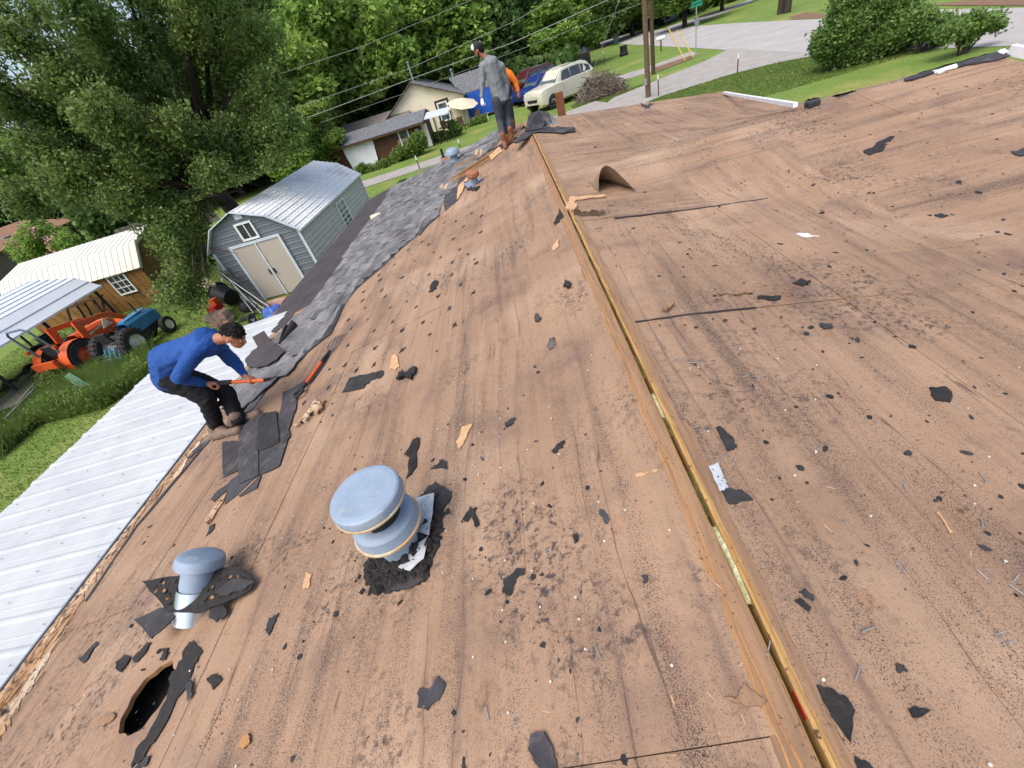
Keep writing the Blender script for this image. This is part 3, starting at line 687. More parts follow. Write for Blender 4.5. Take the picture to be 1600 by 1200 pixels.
# height so the cap lands at (575,772)
best = min(np.arange(.2, 1.0, .005), key=lambda h: (proj((B.x, B.y, B.z+h))[1]-770)**2)
h = float(best); R1 = .168
MB().lathe([(.110, -.05), (.112, h-.26)], B, n=40).build('stack_pipe', 'galv', bv)
MB().lathe([(.11, h-.262), (.166, h-.258), (.161, h-.225), (.156, h-.20), (.149, h-.192), (.125, h-.182), (.10, h-.178)], B, n=48).build('lower_ring', 'galv', bv)
MB().lathe([(.163, h-.268), (.173, h-.268), (.173, h-.256), (.165, h-.254)], B, n=48).build('rim', 'galvrim', bv)
MB().lathe([(.10, h-.2), (.10, h-.055)], B, n=32).build('throat', 'black', bv)
MB().lathe([(.10, h-.062), (R1, h-.058), (R1+.001, h-.02), (R1-.003, h-.008), (R1-.012, h-.001), (R1-.03, h+.002), (R1*.8, h+.003), (R1*.78, h+.003), (R1*.4, h+.005), (0, h+.006)], B, n=56).build('cap', 'galv', bv)
MB().lathe([(R1-.006, h-.066), (R1+.004, h-.066), (R1+.004, h-.056), (R1+.0005, h-.054)], B, n=56).build('cap_rim', 'galvrim', bv)
for k in range(3):
    a = k*2.1+.4; MB().bar((B.x+math.cos(a)*.11, B.y+math.sin(a)*.11, B.z+h-.155), (B.x+math.cos(a)*.13, B.y+math.sin(a)*.13, B.z+h-.06), .02, .004).build('bracket', 'galvrim', bv)
fl = [(545, 850), (560, 790), (640, 770), (688, 755), (708, 790), (684, 830), (678, 890), (665, 905), (640, 895), (610, 905), (585, 918), (552, 915)]
# lumpy tar base
g = []
cx, cy = B.x, B.y
for i in range(46):
    row = []
    for j in range(121):
        a = 2*math.pi*j/120; q = i/45; sq = .86/max(abs(math.cos(a+.25)), abs(math.sin(a+.25)))**.8; rr = .10+(.150*sq+.05*mnoise.noise(Vector((math.cos(a)*3, math.sin(a)*3, 3)))+.03*mnoise.noise(Vector((math.cos(a)*11, math.sin(a)*11, 3))))*q
        x = cx+math.cos(a)*rr; y = cy+math.sin(a)*rr*1.05
        zz = .03*(1-q)**1.5+.045*abs(mnoise.noise(Vector((x*17, y*17, 1))))*(1-q**6)+.03*abs(mnoise.noise(Vector((x*55, y*55, 2))))*(1-q**6)
        row.append((x, y, zleft(x)+(.002 if i == 45 else .008+zz)))
    g.append(row)
MB().sheet(g, smooth=False).build('tar_base', 'tar', bv)
surf_poly([(650, 778), (678, 770), (676, 800), (670, 836), (650, 830)], .052, .003, 'L', .6, 3).build('flashing', 'flash', bv)
surf_poly([(648, 852), (668, 838), (662, 872), (640, 892), (622, 886)], .045, .003, 'L', .6, 3).build('flashing', 'flash', bv)
surf_poly([(615, 905), (655, 890), (662, 905), (640, 920), (612, 922)], .012, .004, 'L', .5, 3).build('shingle_flap', 'felt', bv)
surf_poly([(655, 775), (680, 752), (706, 768), (700, 785), (682, 800), (672, 812)], .010, .006, 'L', 1.6, 5).build('shingle_flap', 'scrap', bv)
for i in range(60):
    a = rnd.random()*6.28; r_ = rnd.uniform(.12, .29); x = cx+math.cos(a)*r_; y = cy+math.sin(a)*r_; s_ = rnd.uniform(.008, .03)
    MB().box((x, y, zleft(x)+.03+s_*.3), (s_*1.4, s_, s_*.4), Matrix.Rotation(rnd.random()*6, 3, 'Z')@Matrix.Rotation(rnd.gauss(0, .5), 3, 'X')).build('tar_chunk', 'tar', bv)

# small mushroom vent, pulled out and leaning in its torn collar
Bs = lp(302, 962, .0); ax = axis_img((310, 920), (.13, -1), .42)
sv = thing('roof_vent', 'small blue-grey mushroom vent pulled loose, torn shingle collar round its pipe', 'roof vent', Bs)
d_ = np.linalg.norm(np.array(Bs)-C0)
hs = .43
for _ in range(40):
    e = proj(Bs+ax*hs)[1]-872; hs += e*.0015
MB().lathe([(.108, -.02), (.104, hs*.5)], Bs, ax, 36).build('duct_pipe', 'bare', sv)
MB().lathe([(.092, hs*.45), (.095, hs*.55), (.093, hs*.87)], Bs, ax, 36).build('stack_pipe', 'galv', sv)
MB().lathe([(.09, hs*.86), (.134, hs*.87), (.136, hs*.88), (.134, hs*.99), (.128, hs*1.04), (.11, hs*1.075), (.06, hs*1.10), (0, hs*1.11)], Bs, ax, 44).build('cap', 'galv', sv)
rt = ax.cross(Vector((0, 1, 0))).normalized(); rt2 = ax.cross(rt).normalized()
def iplane(x, y, P, n):          # pixel onto a plane
    r = Vector(ray((x, y))); return Vector(C0)+r*((Vector(P)-Vector(C0)).dot(n)/r.dot(n))
Pc = Bs+ax*hs*.60
cn = Vector((-.05, -.12, 1)).normalized()
for px, m, o_ in (([(222, 908), (276, 900), (330, 888), (375, 886), (397, 905), (390, 922), (345, 944), (305, 958), (262, 956), (246, 935)], 'tar', 0),
              ([(334, 925), (362, 904), (378, 903), (398, 908), (376, 922), (350, 931)], 'scrap', .012),
              ([(209, 968), (248, 950), (285, 948), (262, 975), (236, 998)], 'slab', -.02), ([(330, 945), (345, 938), (355, 958), (338, 972), (326, 965)], 'scrap', -.02)):
    pts = []
    n = len(px)
    for i in range(n):
        for k in range(4):
            a, b = px[i], px[(i+1) % n]; t = k/4
            pts.append(iplane(a[0]+(b[0]-a[0])*t+(rnd.gauss(0, 1) if k else 0), a[1]+(b[1]-a[1])*t+(rnd.gauss(0, 1) if k else 0), Pc+cn*o_, cn))
    MB().prism(pts, cn*-.009).build('torn_collar', m, sv)
for i in range(45):
    x = rnd.uniform(240, 385); y = 925+(x-240)*-.1+rnd.gauss(0, 9)
    P = iplane(x, y, Pc+cn*.004, cn); s_ = rnd.uniform(.005, .018); MB().box(P, (s_*1.5, s_, s_*.5), Matrix.Rotation(rnd.random()*6, 3, 'Z')).build('tar_chunk', rnd.choice(['tar', 'tar', 'orangewood', 'scrap']), sv)

# rusty vent
B3 = lp(742, 288); ax3 = axis_img((738, 280), (-.22, -1), .45); v3 = thing('roof_vent', 'small vent with rust-brown cap lying loose beside the open rafters', 'roof vent', B3)
MB().lathe([(.075, -.0), (.07, .09), (.065, .16)], B3, ax3, 24).build('stack_pipe', 'galv', v3)
MB().lathe([(.06, .155), (.115, .165), (.125, .19), (.11, .24), (.05, .265), (0, .27)], B3, ax3, 28).build('cap', 'rust', v3)
q = MB(); nn3 = ax3; t1 = nn3.orthogonal().normalized()
q.prism([iplane(x, y, B3+ax3*.01, ax3) for x, y in [(724, 286), (736, 284), (752, 277), (756, 281), (744, 291), (732, 294)]], ax3*-.012); q.build('flashing', 'bare', v3)
surf_poly([(724, 283), (733, 285), (738, 293), (750, 290), (744, 297), (730, 296)], .01, .012, 'L').build('tar_base', 'tar', v3)
# hooded dome vent and little black pipe on the remaining shingles
B4 = lp(711, 252); v4 = thing('roof_vent', 'blue-grey domed vent hood standing on the remaining shingles', 'roof vent', B4)
MB().lathe([(.13, 0), (.10, .10), (.10, .2)], B4, (0, 0, 1), 24).build('stack_pipe', 'galv', v4)
MB().lathe([(.12, .17), (.20, .17), (.205, .20), (.18, .27), (.12, .32), (0, .345)], B4, (0, 0, 1), 28).build('cap', 'galv', v4)
B5 = lp(693, 246); v5 = thing('vent_pipe', 'short black plumbing pipe sticking up from the remaining shingles', 'pipe', B5)
MB().lathe([(.1, 0), (.05, .03), (.04, .05), (.04, .24), (.03, .24), (.03, .1)], B5, (0, 0, 1), 18).build('pipe', 'black', v5)
surf_poly([(688, 250), (700, 244), (703, 249), (690, 254)], .01, .006, 'L').build('flashing', 'rust', v5)

# ================================================================ LOOSE THINGS ON THE ROOF
def scrap(px, label, m='scrap', cat='shingle piece', name='shingle_scrap', off=.004, th=.006, jag=1.15, sub=4, side=None, group=None):
    mb = surf_poly(px, off, th, side, jag, sub); c = sum((Vector(v) for v in mb.v), Vector())/len(mb.v)
    cc = c.copy()
    ct = [Vector(v) for v in mb.v]
    sz = max((Vector(v)-c).length for v in mb.v)
    o = mb.build(name, m, loc=(c.x, c.y, c.z)); return tag(o, label, cat, group)
scrap([(534, 613), (546, 590), (575, 584), (598, 578), (598, 586), (578, 594), (568, 606)], 'flat arrowhead-shaped shingle piece right of the fork handle')
scrap([(634, 748), (640, 712), (631, 710), (645, 686), (655, 683), (650, 730)], 'tall dark blade-shaped shingle piece just above the large vent')
scrap([(672, 733), (686, 722), (690, 716), (698, 720), (699, 732), (686, 730)], 'star-shaped black shingle bit right of the tall blade-shaped piece')
scrap([(722, 812), (735, 790), (742, 800), (749, 820), (741, 822), (738, 806), (730, 815)], 'forked black shingle crumb right of the large vent')
scrap([(784, 925), (786, 905), (800, 895), (806, 888), (820, 886), (820, 896), (806, 904), (800, 928)], 'crooked torn black shingle piece in the middle of the left slope')
scrap([(651, 1105), (655, 1075), (672, 1076), (684, 1055), (696, 1070), (690, 1085), (668, 1110)], 'black broken shingle piece at the bottom centre of the left slope', 'slab')
scrap([(824, 1170), (828, 1148), (850, 1142), (862, 1165), (870, 1200), (850, 1215), (838, 1195)], 'thick black shingle slab cut off by the bottom edge of the photo', 'slab', th=.012)
scrap([(721, 1200), (724, 1182), (727, 1200), (726, 1215)], 'narrow black shingle sliver at the bottom edge left of the thick slab')
scrap([(1118, 667), (1126, 666), (1142, 680), (1152, 694), (1148, 700), (1136, 704)], 'smooth black tongue-shaped shingle piece right of the ridge')
scrap([(1126, 764), (1140, 762), (1160, 765), (1177, 780), (1140, 787)], 'black shingle corner under a pale metal strip beside the ridge')
scrap([(1107, 728), (1122, 722), (1138, 762), (1125, 768)], 'pale metal flashing strip lying on a black shingle corner', 'flash', 'metal strip', 'metal_strip', off=.010)
scrap([(1247, 924), (1258, 918), (1273, 935), (1270, 940)], 'upper of two small black strips right of the ridge')
scrap([(1241, 938), (1250, 933), (1268, 950), (1263, 955)], 'lower grey-tipped of two small black strips right of the ridge')
scrap([(1276, 1070), (1300, 1075), (1325, 1090), (1337, 1110), (1330, 1160), (1300, 1120)], 'large black tar and shingle patch against the ridge board near the bottom', 'tar', th=.008)
scrap([(1335, 1180), (1358, 1192), (1370, 1210), (1340, 1215)], 'black tar patch at the bottom edge right of the ridge', 'tar')
scrap([(1452, 605), (1475, 603), (1488, 612), (1486, 628), (1462, 625)], 'rounded black shingle piece on the middle of the right slope', 'tar')
scrap([(1420, 1107), (1432, 1103), (1455, 1110), (1440, 1120), (1428, 1122)], 'black shingle piece near the bottom right of the right slope')
scrap([(1400, 1037), (1412, 1038), (1420, 1048), (1404, 1050)], 'small round black shingle bit on the lower right slope')
scrap([(1349, 235), (1375, 226), (1387, 224), (1378, 236), (1358, 242)], 'dark rectangular shingle piece high on the wing slope')
scrap([(1580, 236), (1600, 230), (1610, 240), (1596, 243)], 'black shingle piece cut off by the right edge of the photo', 'slab')
scrap([(1238, 441), (1252, 434), (1268, 440), (1255, 446)], 'dark curled shingle piece in the middle of the wing slope')
scrap([(1460, 336), (1468, 333), (1483, 337), (1472, 340)], 'thin dark shingle piece on the right wing slope')
scrap([(1183, 462), (1220, 461), (1220, 466), (1184, 466)], 'flat black shingle strip above the long deck joint')
scrap([(1279, 506), (1300, 505), (1302, 512), (1285, 510)], 'small black shingle piece below the long deck joint')
scrap([(1244, 365), (1262, 364), (1281, 369), (1262, 370)], 'white splinter of trim lying on the wing slope', 'white', 'trim piece', 'trim_splinter')
scrap([(1360, 232), (1370, 222), (1398, 212), (1392, 220), (1376, 228)], 'dark crumbled shingle streak beside the rectangular piece on the wing', 'tar', off=.003)
scrap([(1000, 162), (1012, 164), (1022, 160), (1012, 168), (1004, 167)], 'thin black strip lying near the far right eave')
scrap([(861, 705), (872, 692), (882, 686), (880, 694), (868, 708)], 'narrow black shingle sliver left of the ridge')
scrap([(788, 660), (793, 657), (805, 652), (803, 660), (792, 668)], 'small black wedge above the bottom half of the left slope')
scrap([(670, 455), (676, 440), (684, 438), (683, 450), (673, 456)], 'black shingle chip high in the middle of the left slope')
scrap([(834, 495), (840, 489), (846, 496), (840, 502)], 'black curled chip halfway up the left slope near the ridge', 'slab', th=.012)
scrap([(855, 540), (858, 528), (866, 526), (867, 538), (859, 545)], 'shiny black and white chip halfway along the ridge left side', 'slab', th=.01)
scrap([(880, 446), (883, 437), (890, 440), (890, 447)], 'black lump of shingle left of the ridge splice', 'tar', th=.02)
scrap([(936, 797), (944, 796), (953, 808), (950, 818), (943, 815)], 'pale grey and black chip left of the ridge', 'slab')
scrap([(895, 836), (903, 834), (904, 843), (897, 849)], 'rounded black chip below the pale chip left of the ridge')
scrap([(1003, 898), (1014, 898), (1012, 908), (1006, 912)], 'blue-black leaf-shaped chip low on the left slope near the ridge', 'slab')
scrap([(180, 1035), (195, 1022), (203, 1028), (188, 1050), (180, 1045)], 'small grey shingle tile piece above the vent hole')
scrap([(206, 1030), (230, 1003), (236, 1005), (222, 1025), (210, 1035)], 'black curled strip between the small vent and the hole', 'tar')
scrap([(290, 1010), (300, 1000), (316, 1018), (300, 1050), (268, 1110), (240, 1160), (218, 1190), (205, 1200), (212, 1170), (240, 1130), (262, 1080), (275, 1045)], 'long black tar smear running down beside the vent hole', 'tar', off=.002, th=.006, jag=2, sub=4)
scrap([(290, 1070), (298, 1058), (300, 1085), (292, 1095)], 'small shingle sliver resting on the tar smear', 'slab', off=.012)
scrap([(322, 1060), (335, 1052), (346, 1062), (332, 1078)], 'spiky black crumb right of the tar smear', 'tar', jag=2)
scrap([(205, 1205), (225, 1185), (235, 1180), (226, 1198)], 'grey shingle strip at the bottom edge below the tar smear', 'slab')
scrap([(252, 1016), (262, 1012), (258, 1030), (250, 1028)], 'black crumb just above the vent hole', 'tar', jag=1.5)
scrap([(122, 1030), (150, 1002), (153, 1006), (130, 1036)], 'curled dark strip at the rotten eave', 'slab')
scrap([(150, 1125), (175, 1112), (180, 1118), (160, 1136)], 'reddish brown torn veneer strip left of the hole', 'brownwood', 'wood scrap', 'veneer_scrap')
scrap([(414, 985), (420, 965), (436, 957), (430, 970), (420, 992)], 'thin bent strip right of the small vent', 'slab')
scrap([(370, 1165), (378, 1150), (388, 1145), (390, 1158), (380, 1170)], 'small orange wood chip at the bottom left', 'orangewood', 'wood chip', 'wood_chip', th=.01)
scrap([(473, 920), (478, 893), (487, 895), (482, 918)], 'tan wood chip between the two near vents', 'palewood', 'wood chip', 'wood_chip')
scrap([(712, 690), (722, 666), (738, 662), (728, 685), (718, 702)], 'pale peeled wood chip above the large vent on its right', 'palewood', 'wood chip', 'wood_chip')
scrap([(608, 575), (612, 555), (618, 553), (624, 572), (618, 577)], 'pale wood chip right of the arrowhead shingle piece', 'palewood', 'wood chip', 'wood_chip')
scrap([(618, 590), (628, 576), (634, 582), (626, 590), (640, 575), (650, 572), (642, 590), (630, 586)], 'black crumpled shingle bits beside the pale wood chip', 'tar', th=.03, jag=1.5)
scrap([(862, 388), (868, 376), (874, 374), (873, 384), (866, 392)], 'pale flake of wood left of the ridge splice', 'palewood', 'wood chip', 'wood_chip')
scrap([(993, 741), (1010, 737), (1030, 731), (1028, 734), (1010, 741), (996, 745)], 'thin tan splinter just left of the ridge', 'palewood', 'splinter', 'wood_splinter')
scrap([(1130, 1090), (1150, 1092), (1165, 1065), (1180, 1082), (1196, 1096), (1190, 1104), (1165, 1104)], 'torn lifted veneer tatter left of the ridge near the bottom', 'brownwood', 'wood scrap', 'veneer_scrap', off=.006, th=.008, jag=2)
scrap([(1463, 800), (1466, 798), (1489, 831), (1486, 834)], 'pale straight splinter on the lower right slope', 'palewood', 'splinter', 'wood_splinter')
scrap([(560, 290), (600, 285)], 'x') if False else None
# wood chunk and loose slabs by the blue-shirted man
wc = scrap([(458, 664), (468, 650), (480, 642), (492, 622), (498, 628), (507, 625), (500, 640), (484, 648), (478, 656), (466, 662)], 'broken chunk of splintered yellow wood near the fork handle', 'rot', 'wood chunk', 'wood_chunk', th=.03, jag=1.6)
slabs = [([(347, 690), (374, 688), (372, 735), (349, 746)], 'left short black shingle strip in the pile below the crouching man', .006),
 ([(372, 665), (388, 648), (410, 645), (403, 700), (404, 742), (373, 756)], 'long black shingle strip in the middle of the pile below the man', .016),
 ([(404, 742), (436, 728), (450, 684), (432, 690), (406, 700)], 'black shingle strip slanting right in the pile below the man', .010),
 ([(434, 650), (446, 660), (453, 682), (430, 704), (424, 700)], 'pointed dark shingle strip at the right of the pile', .013),
 ([(400, 703), (404, 655), (413, 645), (432, 642), (436, 690), (407, 703)], 'grey granule-faced shingle piece on top of the pile', .024),
 ([(438, 640), (442, 612), (466, 606), (462, 640), (450, 672), (436, 652)], 'tall black shingle strip leading up to the fork', .012),
 ([(351, 788), (358, 752), (374, 740), (400, 745), (373, 770)], 'lowest grey shingle flap under the pile', .004),
 ([(372, 774), (404, 745), (408, 742), (401, 762), (374, 776)], 'dark shingle flap tucked under the right foot of the pile', .008),
 ([(450, 610), (478, 592), (515, 548), (512, 560), (488, 596), (468, 612)], 'long narrow black shingle strip lying under the fork', .008),
 ([(328, 780), (338, 768), (358, 754), (356, 764), (334, 784)], 'small dark shingle strip left below the pile', .005)]
for px, lb, off in slabs: scrap(px, lb, 'scrap' if 'granule' in lb else 'slab', off=off, th=.006, jag=.5, sub=3, group='torn shingle strips piled below the crouching man')
scrap([(319, 815), (328, 800), (352, 768), (356, 768), (340, 795), (325, 818)], 'weathered splinter of wood beside the shingle pile', 'rot', 'splinter', 'wood_splinter', th=.012)
scrap([(321, 838), (330, 820), (336, 818), (332, 828)], 'tiny black shingle sliver below the weathered splinter')
scrap([(290, 716), (320, 688), (332, 682), (325, 692), (300, 712)], 'dark curled strip by the heel of the crouching man', 'slab')
# big loose grey course peeled at the man's tool
def curl_sheet(name, label, cat, base, u, v, lu, lv, rad, m, turns=.5, start=.5, th=.006, nu=12, nv=24, zoff=.01):
    base = Vector(base); u = Vector(u).normalized(); v = Vector(v).normalized(); n = u.cross(v).normalized()
    if n.z < 0: n = -n
    g = []
    for i in range(nu+1):
        r = []
        for j in range(nv+1):
            t = j/nv; s_ = lv*t; st = lv*start
            wob = .004*math.sin(i*1.3+j*.7)
            if s_ < st: p = base+u*(lu*i/nu)+v*s_+n*(zoff+wob)
            else:
                rr = rad*(1-.25*(s_-st)/lv); a = (s_-st)/rad*turns/.5; p = base+u*(lu*i/nu)+v*(st+rr*math.sin(a))+n*(zoff+rr*(1-math.cos(a))+wob)
            r.append(p)
        g.append(r)
    o = MB().sheet(g, th, down=-n).build(name, m, loc=base); return tag(o, label, cat)
A = lp(410, 575); scrap([(352, 628), (385, 585), (430, 575), (470, 556), (475, 552), (452, 580), (430, 592), (395, 625), (372, 644)], 'peeled-up grey shingle course in front of the crouching man', 'shingle', off=.03, th=.012, jag=.8, sub=4)
scrap([(383, 560), (405, 536), (422, 533), (445, 548), (432, 562), (400, 575), (386, 572)], 'loose dark felt sheet with a drooping edge beyond the man', 'felt', 'felt sheet', 'felt_sheet', off=.05, th=.006)
scrap([(345, 640), (360, 610), (390, 575), (418, 585), (380, 600), (365, 622)], 'dark felt sheet lying under the shovel blade', 'felt', 'felt sheet', 'felt_sheet', off=.008, th=.006)
# boxy folded felt piece and the curl
P0 = lp(394, 530, .02)
bx = tag(MB().prism([iplane(x, y, lp(410, 540, .02), Vector((-.3, -.75, .5)).normalized()) for x, y in [(394, 527), (412, 517), (424, 535), (402, 541)]], Vector((.0, .012, .0))).build('felt_sheet', 'felt', loc=P0), 'small folded felt flap standing up behind the man\'s head', 'felt sheet')
c0 = lp(440, 540, .0); c1 = lp(462, 508, .0)
u = (lp(462, 500)-lp(432, 535)).normalized(); v = Vector((-.97, -.25, -.2))
rolld = lp(436, 538, .02)
g = []
for i in range(15):
    t = i/14; cpt = lp(436, 537, .03).lerp(lp(455, 505, .10), t); rad = .012+.075*t
    w = Vector((.8, -.5, .2)).normalized(); uu = (lp(455, 505, .10)-lp(436, 537, .03)).normalized(); w = (w-uu*w.dot(uu)).normalized(); nn = uu.cross(w)
    g.append([cpt+(w*math.cos(a)+nn*math.sin(a))*rad*(1+.25*(a/5.6)) for a in np.linspace(-.6, 5.2, 28)])
tag(MB().sheet(g, .004).build('felt_roll', 'felt', loc=rolld), 'curled-up cone of dark felt beyond the crouching man', 'felt roll')

# slabs dumped at the far end of the ridge
for px, lb, m, off in (([(820, 205), (826, 180), (842, 172), (852, 188), (848, 200)], 'blue-grey shingle slab tilted up at the far end of the ridge', 'slab', .10),
        ([(838, 196), (842, 172), (858, 176), (864, 196), (850, 202)], 'dark upright shingle slab behind the ridge end', 'slab', .12),
        ([(812, 212), (830, 195), (860, 196), (898, 200), (899, 205), (870, 207), (840, 206)], 'long black shingle strip reaching right of the ridge end', 'slab', .03),
        ([(800, 222), (820, 208), (838, 205), (822, 216), (806, 223)], 'grey shingle strip beside the brown boots', 'slab', .02),
        ([(845, 178), (858, 176), (872, 190), (884, 196), (862, 198)], 'grey shingle heap top at the ridge end', 'shingle', .06),
        ([(868, 198), (892, 195), (899, 200), (880, 208), (866, 206)], 'rolled black strip end right of the ridge end', 'slab', .05)):
    k_ = (off*3)
    P_ = [(rp(x, y, .02+off*.3) if y > 198 else yp(x, y, 10.9+(200-y)*.018)) for x, y in px]
    c = sum(P_, Vector())/len(P_); tag(MB().prism(P_, (0, .03, -.02)).build('shingle_slab', m, loc=c), lb, 'shingle slab', 'torn shingles heaped at the far ridge end')
scrap([(812, 197), (818, 188), (826, 187), (824, 195)], 'pale torn paper flap between the boots and the ridge end', 'palewood', 'paper flap', 'paper_flap', off=.05, th=.02)
# curled veneer flap on the right slope, with raw edge
Pv = rp(945, 300)
a = rp(938, 302); b = rp(990, 305)
g = []
e1 = (rp(992, 300)-rp(946, 303)); up = Vector((0, 0, 1)); back = (rp(936, 270)-rp(946, 303))
g = []
F0 = rp(936, 302); F1 = rp(994, 301); Bk = Vector((-.05, .75, 0))
for i in range(25):
    s_ = i/24; base_ = F0.lerp(F1, s_); row = []; hh_ = .30*math.sin(math.pi*min(1, s_**.62))*(1-.35*s_)+.02
    for j in range(13):
        t = j/12; p = base_+Bk*t*(1-.55*s_); p.z = zright(p.x, p.y)+.006+hh_*(1-t)**1.6; p.y += .12*hh_*(1-t); row.append(p)
    g.append(row)
tag(MB().sheet(g, .004).build('veneer_flap', 'veneer', loc=Pv), 'curled-up sheet of peeled brown veneer on the right slope', 'veneer')
scrap([(886, 318), (892, 306), (945, 303), (948, 306), (900, 312), (892, 322)], 'raw pale torn strip at the ridge splice', 'palewood', 'wood scrap', 'veneer_scrap', off=.01)
scrap([(884, 322), (890, 312), (902, 318), (898, 326), (886, 326)], 'pale broken end of the ridge board at the splice', 'palewood', 'wood scrap', 'veneer_scrap', off=.016, th=.02)
tq = MB(); 
for k in range(5):
    A = rp(897+9*k, 338, .0); tq.prism([A, A+Vector((.09, 0, 0)), A+Vector((.07, .01, .03+.02*rnd.random())), A+Vector((.01, .02, .05*rnd.random()+.015))], (0, .008, .003))
tag(tq.build('bark_curl', 'darkframe', loc=rp(915, 338)), 'curled dark brown bark-like splinter just right of the ridge splice', 'splinter')
scrap([(873, 330), (886, 322), (893, 324), (880, 340), (868, 352), (866, 346)], 'black crumbled tar clump at the ridge splice', 'tar', jag=1.5)
scrap([(1033, 482), (1045, 474), (1054, 470), (1050, 477), (1042, 484)], 'small folded brown veneer scrap near the ridge', 'brownwood', 'wood scrap', 'veneer_scrap', off=.02, th=.01)
scrap([(1120, 457), (1150, 456), (1170, 452), (1176, 456), (1150, 459)], 'long thin brown veneer sliver on the right slope', 'brownwood', 'splinter', 'wood_splinter', off=.01)
scrap([(912, 455), (918, 448), (936, 438), (932, 444)], 'x') if False else None
# wing ridge debris, top right
for px, lb, m, th in (([(1412, 124), (1440, 112), (1490, 98), (1540, 84), (1570, 79), (1584, 84), (1560, 92), (1510, 100), (1460, 112), (1425, 124)], 'long strip of curled black shingles on the wing ridge at top right', 'slab', .014),
        ([(1457, 110), (1495, 99), (1497, 103), (1466, 113)], 'short pale trim board lying below the curled shingles', 'white', .02),
        ([(1558, 80), (1568, 75), (1578, 80), (1568, 84)], 'white scrap at the very end of the wing ridge', 'white', .02),
        ([(1257, 160), (1262, 154), (1280, 152), (1283, 156), (1264, 162)], 'black rolled shingle strip next to the drip edge corner', 'slab', .05),
        ([(1300, 150), (1330, 142), (1338, 142), (1310, 152)], 'thin dark shingle edge strip along the wing ridge', 'slab', .006)):
    scrap(px, lb, m, 'trim piece' if 'white' in lb or 'trim' in lb else 'shingle strip', 'trim_piece' if m == 'white' else 'shingle_strip', off=.012, th=th, jag=.6, side='R')

# small crumbs one can pick out: copies of a few meshes
proto = []
for k in range(10):
    n = rnd.randint(5, 8); off = rnd.random()*6; asp = rnd.uniform(.35, .9); pts = [Vector((math.cos(off+6.283*i/n)*rnd.uniform(.6, 1), math.sin(off+6.283*i/n)*rnd.uniform(.6, 1)*asp, 0)) for i in range(n)]
    me = MB().prism(pts, (0, 0, .28)); o = me.build('shingle_crumb', rnd.choice(['scrap', 'scrap', 'slab', 'tar'])); proto.append(o)
    o.hide_render = False
used = set()
def place_crumb(x, y, s, tilt=.1, zo=.002):
    k = rnd.randrange(len(proto)); o = proto[k] if k not in used else proto[k].copy()
    if k in used: COL.objects.link(o)
    used.add(k); o.location = (x, y, zroof(x, y)+zo); o.rotation_euler = (rnd.gauss(0, tilt), rnd.gauss(-.2 if x < XR else .15, tilt), rnd.random()*6.28); o.scale = (s, s, s*.6+.004)
    tag(o, 'small black shingle crumb scattered on the bare brown plywood', 'shingle crumb', 'small shingle crumbs scattered over the deck'); return o
cnt = 0
while cnt < 215:
    px = rnd.uniform(200, 1600); py = rnd.uniform(200, 1200)
    P = sp(px, py)
    if not (-4.2 < P.x < 5.5 and .1 < P.y < 11) or abs(P.x-XR) < .22 or inpoly(P.x, P.y, sh_xy): continue
    if rnd.random() < .5 and P.y > 5: continue
    if mnoise.noise(Vector((P.x*1.7, P.y*1.0, 8))) < rnd.uniform(-.3, .3): continue
    d = (P-Vector(C0)).length
    place_crumb(P.x, P.y, rnd.choice([.007, .009, .012, .016, .02])*(.6+d*.22)); cnt += 1
for k in range(len(proto)):
    if k not in used: place_crumb(-1-.1*k, 3+.2*k, .02)
# loose nails and staples
ln = MB().tube([(0, 0, .004), (0, .034, .004)], .0016, 6); ln.lathe([(0, 0), (.0055, 0), (.0055, .0012), (0, .0012)], (0, .034, .005), (0, 1, .1), 8)
l0 = ln.build('loose_nail', 'steel'); first = True
ln_px = [(1057, 562), (1068, 562), (1075, 568), (1160, 592), (1172, 590), (1150, 717), (1240, 617), (1276, 523), (1203, 1003), (1418, 772), (1530, 741), (1532, 811), (975, 596), (706, 597), (700, 655), (618, 631), (725, 647), (810, 685), (679, 655), (580, 605), (1335, 1065), (1575, 915), (1590, 900), (765, 1127), (938, 1028), (1190, 480), (1330, 830), (1345, 990), (1500, 640)]
for (x, y) in ln_px+[None]*50:
    if x is None if False else False: pass
    P = sp(x, y)
    o = l0 if first else l0.copy()
    if not first: COL.objects.link(o)
    first = False; s_ = 1.15; o.location = (P.x, P.y, zroof(P.x, P.y)+.004); o.rotation_euler = (0, 0, rnd.random()*6.28); o.scale = (s_,)*3
    tag(o, 'loose silvery roofing nail lying flat on the plywood', 'nail', 'loose roofing nails on the deck')
    if (x, y) == ln_px[-1]: break
for i in range(8):
    px = rnd.uniform(850, 1600); py = rnd.uniform(200, 1180); P = sp(px, py)
    if not (-4 < P.x < 5.4 and .1 < P.y < 9) or abs(P.x-XR) < .2: continue
    o = l0.copy(); COL.objects.link(o); s_ = 1.1; o.location = (P.x, P.y, zroof(P.x, P.y)+.004); o.rotation_euler = (0, 0, rnd.random()*6.28); o.scale = (s_,)*3
st0 = MB().tube([(-.012, .03, .003), (-.012, 0, .003), (.012, 0, .003), (.012, .03, .003)], .0011, 5).build('staple', 'bare')
for i, (x, y) in enumerate([(854, 862), (938, 958), (805, 1130), (1405, 890), (1548, 905), (1560, 1000), (1135, 922), (562, 945)]):
    P = sp(x, y); o = st0 if i == 0 else st0.copy()
    if i: COL.objects.link(o)
    o.location = (P.x, P.y, zroof(P.x, P.y)+.004); o.rotation_euler = (0, 0, rnd.random()*6.28)
    tag(o, 'bright bent wire staple lying on the plywood', 'staple', 'loose wire staples on the deck')
